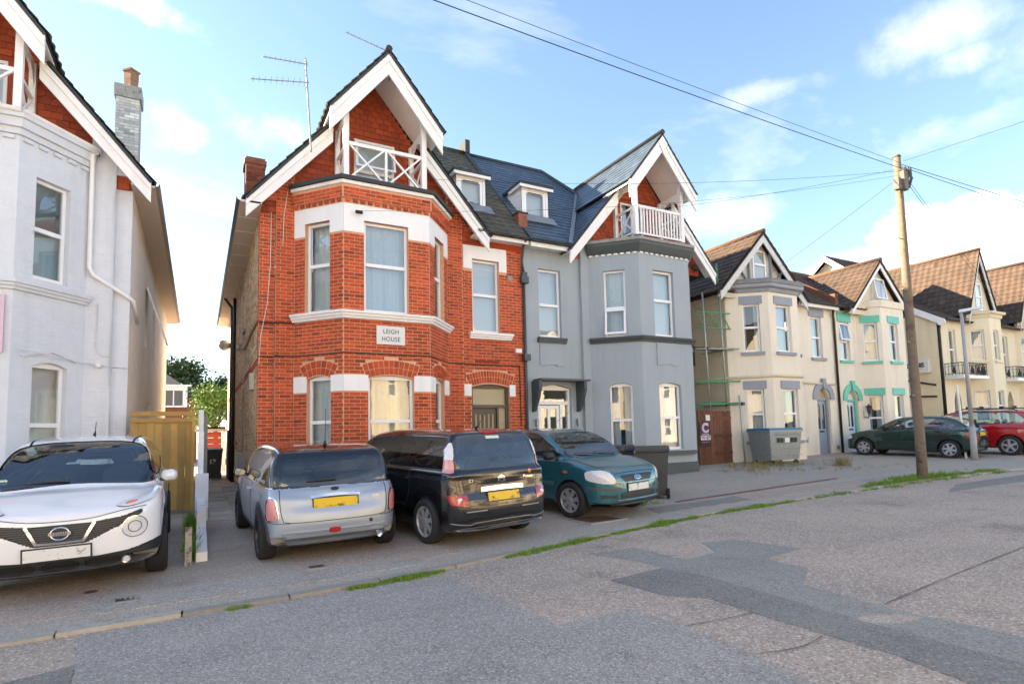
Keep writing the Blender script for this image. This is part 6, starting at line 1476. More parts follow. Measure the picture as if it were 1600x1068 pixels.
def tree(lab, x, y, z0, h, r, n, leaf, seed, sz=.16, grp='trees behind'):
    rr = random.Random(seed); t = thing('tree', lab, 'tree', (x, y, z0), group=grp)
    b = MB(); b.tube([(x, y, z0), (x+.05, y, z0+h*.3), (x-.05, y+.05, z0+h*.6)], [.16, .12, .06], 8)
    cl = []
    for k in range(14):
        a = rr.uniform(0, 6.28); el = rr.uniform(-.2, 1.2); q = Vector((x+r*.75*math.cos(a)*math.cos(el), y+r*.75*math.sin(a)*math.cos(el), z0+h*.62+h*.30*math.sin(el))); cl.append(q); b.tube([(x, y, z0+h*.45), tuple(q)], [.05, .015], 5)
    b.build('trunk', M['bark'], t)
    c = MB()
    for k in range(n):
        q = rr.choice(cl); p = q+Vector((rr.gauss(0, 1), rr.gauss(0, 1), rr.gauss(0, .8)))*r*.24
        u = Vector((rr.gauss(0, 1), rr.gauss(0, 1), rr.gauss(0, 1))).normalized(); v = u.cross(Vector((rr.gauss(0, 1), rr.gauss(0, 1), rr.gauss(0, 1)))).normalized(); s = sz*rr.uniform(.5, 1.2)
        c.add([p-u*s, p-v*s*.5, p+u*s, p+v*s*.5], [(0, 1, 2, 3)])
    c.build('crown', leaf, t)
tree('bright green garden tree at the end of the side path', .75, 33, .2, 4.3, 1.2, 5200, M['leaf'], 3, .085)
tree('dark tree crown showing behind the far hipped roof', -1.6, 56, 0, 8.6, 2.6, 5200, M['leafdark'], 4, .2)
tree('dark tree rising right of the far hipped roof', 2.2, 54, 0, 7.0, 2.0, 4200, M['leafdark'], 8, .18)

def make_car_materials():
    global M
    M['tyre'] = mat('tyre', (.018, .018, .019), .82, var=.12, vs=30)
    M['lining'] = mat('cabin_lining', (.34, .34, .33), .9)
    M['seat'] = mat('seat_fabric', (.07, .072, .078), .85)
    M['black_plastic'] = mat('black_plastic', (.018, .019, .020), .5, var=.12, vs=25)
    M['grey_plastic'] = mat('grey_plastic', (.075, .085, .095), .55)
    M['dark_metal'] = mat('dark_metal', (.09, .09, .095), .45, metal=.8)
    M['alloy'] = mat('alloy', (.55, .56, .58), .32, metal=.85)
    M['cover'] = mat('wheel_cover', (.42, .43, .45), .4, metal=.5)
    M['chrome'] = mat('chrome', (.75, .76, .78), .12, metal=1.0)
    M['mirror'] = mat('mirror_glass', (.13, .15, .17), .05, metal=1.0)
    M['carglass'] = glass_mat('car_glass', (.70, .82, .80), .05, 1.1, wave=0.0)
    M['darkglass'] = glass_mat('dark_car_glass', (.4, .46, .48), .05, 1.1, wave=0.0)
    M['lampclear'] = mat('lamp_clear', (.66, .67, .68), .16, coat=1, var=.16, vs=38)
    M['lampred'] = mat('lamp_red', (.42, .012, .015), .12, coat=1, var=.2, vs=60)
    M['lampsoft'] = mat('lamp_red_white', (.62, .24, .24), .12, coat=1, var=.22, vs=60)
    M['lampamber'] = mat('lamp_amber', (.75, .16, .02), .15, coat=1)
    M['gap'] = mat('panel_gap', (.006, .006, .007), .8)
    M['blackgloss'] = mat('black_gloss', (.008, .008, .009), .12, coat=1)
    M['plate_y'] = mat('plate_yellow', (.72, .47, .02), .4, dark=((.06, .045, .01), 9, .55))
    M['plate_w'] = mat('plate_white', (.72, .72, .70), .4, dark=((.06, .06, .06), 9, .55))
    M['sticker'] = mat('pale_sticker', (.55, .68, .60), .5)
def cp(pts): return catmull(pts, 5, True)
def spec(side, sec, plan): return dict(side=cp(side), sec=cp(sym(sec)), plan=cp(sym(plan)))
def circ(y, z, r, n=36): return np.array([(y+r*math.cos(2*math.pi*i/n), z+r*math.sin(2*math.pi*i/n)) for i in range(n)])
def mir(P): return np.array([(-x, y) for x, y in P])[::-1]
def both(r):            # the same side region on the left and on the right flank
    return [dict(r, view='left', key=r.get('key', r['name'])+'_l'), dict(r, view='right', key=r.get('key', r['name'])+'_r')]
def arches(ws, wr, R, m): return [q for y in ws for q in both(dict(name='arch_trim', poly=circ(y, wr, R), mat=m, nmin=.2, push=.006, key='arch%.1f' % y))]

def build_mini(loc, rz):
    ws = (-1.24, 1.225); wr = .30
    sh = CarShape(spec([(-1.6, .19), (1.6, .19), (1.80, .30), (1.83, .50), (1.79, .70), (1.62, .80), (1.0, .90), (.5, .92), (-.5, .90), (-1.3, .89), (-1.58, .88), (-1.70, .78), (-1.745, .66), (-1.80, .55), (-1.82, .42), (-1.76, .26)],
                       [(0, .185), (.68, .19), (.78, .26), (.83, .45), (.845, .60), (.835, .73), (.79, .86), (.70, .92), (0, .96)],
                       [(0, 1.84), (.35, 1.82), (.62, 1.72), (.78, 1.5), (.84, 1.1), (.845, 0), (.845, -1.1), (.82, -1.48), (.72, -1.69), (.5, -1.79), (0, -1.83)]),
                  spec([(.98, .76), (.90, .90), (.62, 1.18), (.28, 1.335), (0, 1.38), (-.5, 1.405), (-1.0, 1.375), (-1.36, 1.315), (-1.47, 1.25), (-1.57, 1.05), (-1.655, .87), (-1.66, .76)],
                       [(0, .76), (.79, .76), (.775, .90), (.715, 1.13), (.65, 1.30), (.58, 1.37), (.4, 1.40), (0, 1.415)],
                       [(0, 1.0), (.5, .94), (.72, .75), (.79, .3), (.79, -1.2), (.755, -1.50), (.62, -1.63), (0, -1.69)]),
                  ws, wr, .345, .56, (.09, .07), .05)
    blk = M['blackgloss']; gl = M['carglass']; up = lambda V: V[:, 2] > .88
    R = [dict(name='roof', view='top', poly=np.array([(-1, .45), (1, .45), (1, -1.6), (-1, -1.6)]), lim=lambda V: V[:, 2] > 1.27, mat=blk, nmin=.05)]
    R += both(dict(name='window_surround', poly=np.array([(.98, .885), (.30, 1.345), (-1.3, 1.34), (-1.48, 1.28), (-1.68, .885)]), mat=blk, nmin=.1, lim=up))
    R += [dict(name='rear_surround', view='rear', poly=np.array([(-.74, .875), (.74, .875), (.62, 1.40), (-.62, 1.40)]), mat=blk, lim=up, nmin=.06)]
    R += both(dict(name='side_window', key='w1', poly=cp([(.62, .915), (.24, 1.27), (-.38, 1.29), (-.40, .915)]), mat=gl, nmin=.1))
    R += both(dict(name='side_window', key='w2', poly=cp([(-.46, .915), (-.46, 1.29), (-1.15, 1.25), (-1.36, 1.02), (-1.38, .92)]), mat=gl, nmin=.1))
    R += [dict(name='rear_window', view='rear', poly=cp([(-.62, .905), (0, .895), (.62, .905), (.60, 1.0), (.54, 1.205), (0, 1.225), (-.54, 1.205), (-.60, 1.0)]), mat=gl, lim=up),
          dict(name='windscreen', view='front', poly=cp([(-.62, .95), (.62, .95), (.54, 1.30), (-.54, 1.30)]), mat=gl, lim=lambda V: V[:, 2] > .90)]
    lampP = cp([(-.765, .53), (-.675, .535), (-.67, .58), (-.69, .71), (-.725, .78), (-.76, .76), (-.775, .66)])
    R += [dict(name='rear_bumper_trim', view='rear', poly=np.array([(-.9, .1), (.9, .1), (.9, .34), (.55, .30), (-.55, .30), (-.9, .34)]), mat=M['grey_plastic'], push=.004)]
    R += both(dict(name='sill_trim', poly=np.array([(-1.9, .1), (1.9, .1), (1.9, .33), (1.3, .30), (-1.3, .30), (-1.9, .34)]), mat=M['grey_plastic'], nmin=.2, push=.004))
    R += arches(ws, wr, .405, M['grey_plastic'])
    R += [dict(name='tail_lamp_surround', key='tl', view='rear', poly=lampP*np.array([1.0, 1.0])+np.sign(lampP-lampP.mean(0))*.012, mat=M['chrome'], push=.003),
          dict(name='tail_lamp_surround', key='tr', view='rear', poly=mir(lampP+np.sign(lampP-lampP.mean(0))*.012), mat=M['chrome'], push=.003),
          dict(name='tail_lamp', key='tL', view='rear', poly=lampP, mat=M['lampsoft'], push=.010), dict(name='tail_lamp', key='tR', view='rear', poly=mir(lampP), mat=M['lampsoft'], push=.010)]
    paint = mat('silver_paint', (.34, .40, .47), .40, metal=.5, coat=.5, crough=.08)
    c = Car('parked_car', 'small silver hatchback with black roof parked nose in before the bay window', loc, rz, sh, .014, ((-.93, .93), (-1.9, 1.92), (.14, 1.46)), R, paint)
    for x in (-.745, .745):
        for y in ws: c.wheel(x, y, wr, .19, .20, 8, 'thin', mat('dark_alloy', (.06, .06, .065), .35, metal=.8))
    g = M['gap']
    c.strip('hatch_gap', 'rear', [(-.64, .87), (-.645, .72), (-.62, .54), (-.54, .49), (0, .48), (.54, .49), (.62, .54), (.645, .72), (.64, .87)], .008, g)
    c.strip('bumper_gap', 'rear', [(-.80, .505), (-.66, .485), (-.54, .48)], .006, g); c.strip('bumper_gap', 'rear', [(.80, .505), (.66, .485), (.54, .48)], .006, g)
    c.strip('chrome_handle', 'rear', [(-.30, .755), (0, .772), (.30, .755)], .035, M['chrome'], th=.022)
    c.strip('bumper_chrome', 'rear', [(-.62, .365), (-.35, .362), (-.10, .362)], .026, M['chrome'], th=.014); c.strip('bumper_chrome', 'rear', [(.06, .362), (.35, .362), (.62, .365)], .026, M['chrome'], th=.014)
    c.strip('window_chrome', 'left', [(.80, .905), (.2, .895), (-.6, .890), (-1.3, .888), (-1.60, .885)], .014, M['chrome'], th=.004, sub=5)
    c.strip('pillar_chrome', 'left', [(-1.44, 1.24), (-1.50, 1.08), (-1.55, .90)], .018, M['chrome'], th=.003)
    c.strip('door_gap', 'left', [(-.42, .88), (-.42, .58), (-.36, .36)], .007, g); c.strip('door_gap', 'left', [(.70, .88), (.78, .58), (.72, .36)], .007, g)
    p, n = c.on('left', -.25, .78); MB().box(p.x-.03, p.x, -.32, -.18, .77, .80).build('door_handle', M['chrome'], c.root, local=True)
    c.plate('rear', 0, .685, .53, .115, M['plate_y'])
    c.patch('fog_lamp', 'rear', [(-.085, .335), (.03, .335), (.03, .39), (-.085, .39)], M['lampred'], .010)
    c.patch('boot_badge', 'rear', [(-.045, .83), (0, .82), (.045, .83), (.045, .85), (0, .858), (-.045, .85)], M['black_plastic'], .01)
    t = text_mesh('model_lettering', 'one', .05, M['chrome'], c.root, .002); p, n = c.on('rear', .50, .72); place_text(t, p+n*.004, n)
    MB().tube([(.48, -1.55, .25), (.50, -1.80, .255), (.51, -1.85, .256)], [.035, .038, .040], 14, False).lathe([(.001, 1.80), (.036, 1.80)], (.505, 0, .256), 'y', 14).build('exhaust_pipe', M['chrome'], c.root, smooth=True, local=True)
    MB().tube([(.10, -1.45, .24), (.48, -1.50, .25)], .06, 10).build('silencer', M['dark_metal'], c.root, smooth=True, local=True)
    p0, n0 = c.on('rear', -.32, .945); p1, n1 = c.on('rear', .03, .95); MB().beam(p0+n0*.015, p1+n1*.02, .022, .014).build('rear_wiper', M['black_plastic'], c.root, local=True)
    p, n = c.on('rear', .42, .43); MB().lathe([(.001, .012), (.022, .012), (.024, 0)], (p.x, p.y+.003, p.z), 'y', 16).build('parking_sensor', M['black_plastic'], c.root, local=True)
    MB().tube([(0, -1.15, 1.35), (0, -1.18, 1.42)], [.028, .010], 10).tube([(0, -1.18, 1.42), (0, -1.24, 1.84)], .004, 6).build('roof_aerial', M['black_plastic'], c.root, smooth=True, local=True)
    c.mirror((-.78, .50, .95), -1, M['blackgloss'], (.17, .11, .125)); c.mirror((.78, .50, .95), 1, M['blackgloss'], (.17, .11, .125))
    c.seats((.05, -.85), .48, 1.0); c.floor_and_dash(.70, -1.5, 1.2, .88, .48)
    return c

def build_picasso(loc, rz):
    ws = (-1.30, 1.24); wr = .315
    sh = CarShape(spec([(-1.8, .2), (1.85, .2), (2.02, .3), (2.06, .55), (1.98, .76), (1.75, .9), (1.35, 1.0), (1.0, 1.03), (0, 1.03), (-1.2, 1.05), (-1.86, 1.04), (-1.93, .90), (-1.955, .74), (-2.02, .62), (-2.04, .42), (-1.95, .28)],
                       [(0, .2), (.74, .2), (.82, .28), (.855, .5), (.868, .75), (.855, .95), (.80, 1.05), (0, 1.08)],
                       [(0, 2.08), (.4, 2.05), (.68, 1.92), (.82, 1.65), (.86, 1.2), (.868, -1.4), (.85, -1.80), (.74, -1.97), (.5, -2.03), (0, -2.06)]),
                  spec([(1.5, .85), (1.38, 1.0), (.95, 1.33), (.62, 1.50), (.2, 1.59), (-.5, 1.62), (-1.2, 1.605), (-1.62, 1.56), (-1.72, 1.49), (-1.83, 1.2), (-1.915, .98), (-1.93, .85)],
                       [(0, .85), (.83, .85), (.815, 1.05), (.775, 1.25), (.72, 1.42), (.64, 1.54), (.5, 1.60), (0, 1.63)],
                       [(0, 1.5), (.5, 1.42), (.74, 1.1), (.83, .5), (.83, -1.5), (.79, -1.78), (.62, -1.89), (0, -1.94)]),
                  ws, wr, .355, .56, (.09, .08), .05)
    gl = M['darkglass']; cg = M['carglass']; up = lambda V: V[:, 2] > 1.0
    R = both(dict(name='side_window', key='w1', poly=cp([(1.02, 1.06), (.62, 1.40), (.52, 1.46), (.02, 1.49), (.02, 1.07)]), mat=cg, nmin=.1))
    R += both(dict(name='side_window', key='w2', poly=cp([(-.06, 1.07), (-.06, 1.49), (-.75, 1.49), (-.86, 1.08)]), mat=cg, nmin=.1))
    R += both(dict(name='side_window', key='w3', poly=cp([(-.97, 1.12), (-.90, 1.46), (-1.30, 1.45), (-1.42, 1.38), (-1.48, 1.14)]), mat=cg, nmin=.1))
    R += [dict(name='rear_window', view='rear', poly=cp([(-.60, 1.06), (0, 1.05), (.60, 1.06), (.64, 1.2), (.60, 1.42), (.52, 1.50), (0, 1.52), (-.52, 1.50), (-.60, 1.42), (-.64, 1.2)]), mat=cg, lim=up, nmin=.2),
          dict(name='windscreen', view='front', poly=cp([(-.66, 1.05), (.66, 1.05), (.56, 1.50), (-.56, 1.50)]), mat=cg, lim=up)]
    lt = cp([(-.80, 1.18), (-.715, 1.18), (-.675, 1.38), (-.69, 1.42), (-.73, 1.38), (-.775, 1.28)]); lb = cp([(-.835, 1.03), (-.725, 1.03), (-.715, 1.18), (-.80, 1.18)])
    bl = np.array([(-.80, .60), (-.58, .58), (-.585, .72), (-.83, .735)])
    for nm, P, m in (('tail_lamp', lt, M['lampclear']), ('tail_lamp', lb, M['lampsoft']), ('bumper_lamp', bl, M['lampred'])):
        R += [dict(name=nm, key=nm+'l%d' % len(R), view='rear', poly=P, mat=m, push=.008, nmin=.05), dict(name=nm, key=nm+'r%d' % len(R), view='rear', poly=mir(P), mat=m, push=.008, nmin=.05)]
    paint = mat('black_paint', (.006, .0065, .008), .18, coat=1)
    c = Car('parked_car', 'tall black compact people carrier seen from behind, chrome bar over its yellow plate', loc, rz, sh, .015, ((-.95, .95), (-2.12, 2.14), (.14, 1.68)), R, paint)
    for x in (-.765, .765):
        for y in ws: c.wheel(x, y, wr, .20, .215, 7, 'fat', M['cover'])
    g = mat('panel_gap_pale', (.05, .05, .055), .5)
    c.strip('hatch_gap', 'rear', [(-.64, 1.04), (-.62, .80), (-.56, .585), (0, .565), (.56, .585), (.62, .80), (.64, 1.04)], .006, g)
    c.strip('bumper_trim', 'rear', [(-.80, .36), (-.55, .32), (-.45, .34), (0, .345), (.45, .34), (.55, .32), (.80, .36)], .012, M['chrome'], th=.004)
    c.strip('bumper_trim', 'rear', [(-.62, .50), (-.30, .50)], .014, M['chrome'], th=.004); c.strip('bumper_trim', 'rear', [(.30, .50), (.62, .50)], .014, M['chrome'], th=.004)
    c.strip('chrome_bar', 'rear', [(-.36, .775), (0, .78), (.36, .775)], .060, M['chrome'], th=.025)
    c.patch('plate_recess', 'rear', [(-.36, .60), (.36, .60), (.36, .745), (-.36, .745)], M['dark_metal'], .004, smooth_pts=False)
    c.plate('rear', 0, .67, .53, .115, M['plate_y'])
    c.strip('brake_light', 'rear', [(-.13, 1.535), (.13, 1.535)], .035, M['lampred'], th=.02)
    c.patch('window_sticker', 'rear', [(-.10, 1.455), (.13, 1.455), (.13, 1.495), (-.10, 1.495)], M['sticker'], .003, smooth_pts=False)
    for k, z in enumerate((.935, .905)):
        c.strip('chevron', 'rear', [(-.062, z-.028), (0, z+.012)], .018, M['chrome'], th=.006, sub=3); c.strip('chevron', 'rear', [(0, z+.012), (.062, z-.028)], .018, M['chrome'], th=.006, sub=3)
    for body, a, b, sz in (('CITROEN', 0, .862, .035), ('C3', -.50, .90, .06), ('Picasso', .48, .90, .06)):
        t = text_mesh('lettering', body, sz, M['chrome'], c.root, .002); p, n = c.on('rear', a, b); place_text(t, p+n*.005, n)
    c.patch('amber_badge', 'rear', [(.49, .95), (.53, .945), (.545, .98), (.51, 1.0), (.485, .98)], M['lampamber'], .005)
    for x in (-.70, .70):
        p, n = c.on('rear', x, .655); MB().lathe([(.001, .012), (.036, .010), (.042, .006)], (p.x, p.y, p.z), 'y', 18).build('reversing_lamp', M['lampclear'], c.root, smooth=True, local=True)
    for x0 in (0.98, -.02, -.88): c.strip('door_gap', 'left', [(x0, 1.03), (x0+.03, .7), (x0+(.0 if x0 > -.5 else .25), .36)], .006, g)
    c.strip('door_moulding', 'left', [(.9, .52), (.05, .515), (-.72, .51)], .035, mat('dark_moulding', (.02, .021, .023), .35), th=.008); c.strip('moulding_chrome', 'left', [(.9, .50), (.05, .495), (-.72, .49)], .010, M['chrome'], th=.012)
    for y in (.12, -.72):
        p, n = c.on('left', y, .90); MB().box(p.x-.035, p.x, y-.09, y+.09, .885, .915).build('door_handle', M['blackgloss'], c.root, local=True)
    MB().tube([(0, -1.35, 1.60), (0, -1.42, 1.64)], [.02, .008], 8).tube([(0, -1.42, 1.64), (.0, -1.62, 1.84)], .004, 6).build('roof_aerial', M['black_plastic'], c.root, smooth=True, local=True)
    c.mirror((-.87, .88, 1.05), -1, M['blackgloss'], (.20, .13, .17)); c.mirror((.87, .88, 1.05), 1, M['blackgloss'], (.20, .13, .17))
    c.seats((.25, -.75), .60, 1.18); c.floor_and_dash(.76, -1.85, 1.6, 1.0, .85)
    c.root.scale = (1, 1, .955); return c

def build_fusion(loc, rz):
    ws = (-1.27, 1.22); wr = .305
    sh = CarShape(spec([(-1.8, .22), (1.8, .22), (1.96, .27), (2.01, .40), (1.995, .57), (1.93, .73), (1.78, .825), (1.35, .94), (1.05, 1.0), (0, .98), (-1.2, 1.02), (-1.8, 1.02), (-1.9, .9), (-1.97, .7), (-2.0, .45), (-1.92, .28)],
                       [(0, .2), (.72, .21), (.80, .29), (.838, .5), (.852, .75), (.84, .90), (.78, .985), (0, 1.025)],
                       [(0, 2.02), (.4, 1.99), (.66, 1.88), (.80, 1.62), (.845, 1.2), (.852, -1.3), (.83, -1.72), (.72, -1.92), (.5, -1.98), (0, -2.0)]),
                  spec([(1.32, .82), (1.16, .97), (.75, 1.26), (.40, 1.42), (0, 1.485), (-.6, 1.505), (-1.2, 1.49), (-1.6, 1.44), (-1.72, 1.36), (-1.85, 1.1), (-1.9, .95), (-1.9, .85)],
                       [(0, .85), (.80, .85), (.785, 1.03), (.735, 1.22), (.67, 1.37), (.58, 1.455), (.4, 1.495), (0, 1.515)],
                       [(0, 1.34), (.5, 1.26), (.72, 1.0), (.80, .5), (.80, -1.4), (.76, -1.72), (.6, -1.85), (0, -1.92)]),
                  ws, wr, .35, .56, (.09, .07), .05)
    gl = M['carglass']; up = lambda V: V[:, 2] > .97
    R = both(dict(name='side_window', key='w1', poly=cp([(.98, 1.03), (.50, 1.33), (.30, 1.405), (-.10, 1.42), (-.10, 1.03)]), mat=gl, nmin=.1))
    R += both(dict(name='side_window', key='w2', poly=cp([(-.18, 1.03), (-.18, 1.42), (-.85, 1.40), (-1.05, 1.05)]), mat=gl, nmin=.1))
    R += [dict(name='windscreen', view='front', poly=cp([(-.69, 1.01), (0, 1.025), (.69, 1.01), (.66, 1.15), (.56, 1.385), (0, 1.425), (-.56, 1.385), (-.66, 1.15)]), mat=gl, lim=up),
          dict(name='rear_window', view='rear', poly=cp([(-.6, 1.05), (.6, 1.05), (.52, 1.38), (-.52, 1.38)]), mat=gl, lim=up)]
    hl = catmull([(.53, .625), (.555, .73), (.60, .80), (.69, .825), (.80, .81), (.815, .73), (.79, .645), (.66, .61)], 3, True)
    gr = np.array([(-.36, .735), (.36, .735), (.40, .715), (.33, .625), (-.33, .625), (-.40, .715)])
    lg = np.array([(-.42, .355), (.42, .355), (.46, .42), (.40, .455), (-.40, .455), (-.46, .42)])
    R += [dict(name='headlamp', key='hl', view='front', poly=hl, mat=M['lampclear'], push=.006, nmin=.05), dict(name='headlamp', key='hr', view='front', poly=mir(hl), mat=M['lampclear'], push=.006, nmin=.05),
          dict(name='grille', view='front', poly=gr, mat=M['black_plastic'], push=-.008), dict(name='lower_grille', view='front', poly=lg, mat=M['black_plastic'], push=-.008),
          dict(name='front_lip', view='front', poly=np.array([(-.9, .1), (.9, .1), (.9, .30), (-.9, .30)]), mat=M['black_plastic'])]
    R += both(dict(name='sill_trim', poly=np.array([(-1.9, .1), (1.9, .1), (1.9, .28), (-1.9, .30)]), mat=M['black_plastic'], nmin=.2))
    R += arches(ws, wr, .385, mat('teal_arch', (.03, .14, .17), .4, metal=.4, coat=.6))
    paint = mat('teal_paint', (.022, .15, .185), .30, metal=.4, coat=1)
    c = Car('parked_car', 'teal green hatchback parked nose to the street beside the wheelie bins', loc, rz, sh, .015, ((-.93, .93), (-2.08, 2.1), (.15, 1.57)), R, paint)
    for x in (-.755, .755):
        for y in ws: c.wheel(x, y, wr, .185, .205, 7, 'cover', M['cover'])
    g = M['gap']
    c.strip('bonnet_gap', 'front', [(-.50, .765), (0, .775), (.50, .765)], .008, g)
    for sx in (-1, 1):
        c.strip('bonnet_gap', 'top', [(sx*.60, 1.78), (sx*.68, 1.45), (sx*.70, 1.12)], .008, g)
        c.strip('bumper_strip', 'front', [(sx*.42, .515), (sx*.62, .52), (sx*.80, .53)], .045, M['grey_plastic'], th=.012)
        c.patch('fog_blank', 'front', [(sx*.50, .36), (sx*.72, .36), (sx*.74, .44), (sx*.51, .44)][::sx], mat('teal_grille', (.02, .05, .06), .5), .004, smooth_pts=False)
        for k in range(3): c.strip('fog_slat', 'front', [(sx*.51, .375+k*.025), (sx*.72, .377+k*.025)], .008, M['black_plastic'], th=.006, sub=3)
    c.strip('bumper_gap', 'front', [(-.52, .605), (0, .597), (.52, .605)], .006, g)
    c.strip('lip_chrome', 'front', [(-.50, .335), (0, .33), (.50, .335)], .014, M['chrome'], th=.006)
    for k in range(4): c.strip('grille_slat', 'front', [(-.36, .64+k*.025), (.36, .64+k*.025)], .008, M['grey_plastic'], off=-.004, th=.004, parent=c.parts['grille'], sub=4)
    for k in range(3): c.strip('grille_slat', 'front', [(-.40, .375+k*.028), (.40, .375+k*.028)], .008, M['grey_plastic'], off=-.004, th=.004, parent=c.parts['lower_grille'], sub=4)
    c.patch('oval_badge', 'front', [(.085*math.cos(a), ( .68)+.034*math.sin(a)) for a in np.linspace(0, 2*math.pi, 16, endpoint=False)], M['chrome'], .012)
    c.patch('oval_badge_face', 'front', [(.076*math.cos(a), ( .68)+.027*math.sin(a)) for a in np.linspace(0, 2*math.pi, 16, endpoint=False)], mat('badge_blue', (.01, .04, .2), .2), .014)
    t = text_mesh('badge_lettering', 'Ford', .05, M['chrome'], c.root, .002); p, n = c.on('front', 0, .68); place_text(t, p+n*.017, n)
    c.plate('front', 0.02, .53, .52, .112, M['plate_w'])
    for x0 in (1.02, -.14, -.95): c.strip('door_gap', 'right', [(x0, 1.02), (x0+.03, .7), (x0+(.0 if x0 > -.5 else .2), .36)], .007, g)
    c.strip('door_moulding', 'right', [(.85, .56), (0, .555), (-.85, .55)], .07, mat('teal_moulding', (.05, .14, .165), .45), th=.012)
    c.patch('side_indicator', 'right', [(1.09, .76), (1.17, .76), (1.17, .795), (1.09, .795)], M['lampamber'], .008)
    for y in (.02, -.85):
        p, n = c.on('right', y, .92); MB().box(p.x, p.x+.03, y-.08, y+.08, .905, .935).build('door_handle', M['black_plastic'], c.root, local=True)
    for x0, x1 in ((-.50, .02), (-.02, .50)):
        p0, n0 = c.on('front', x0, 1.02); p1, n1 = c.on('front', x1, 1.06); MB().beam(p0+n0*.02, p1+n1*.02, .016, .012).build('wiper', M['black_plastic'], c.root, local=True)
    MB().tube([(0, .05, 1.49), (0, -.02, 1.53)], [.018, .008], 8).tube([(0, -.02, 1.53), (0, .45, 1.80)], .003, 6).build('roof_aerial', M['black_plastic'], c.root, smooth=True, local=True)
    c.mirror((-.83, .88, 1.04), -1, M['black_plastic'], (.20, .11, .14)); c.mirror((.83, .88, 1.04), 1, M['black_plastic'], (.20, .11, .14))
    c.seats((.1, -.8), .58, 1.12); c.floor_and_dash(.72, -1.8, 1.5, 1.0, .62)
    c.root.scale = (1, 1, .965); return c

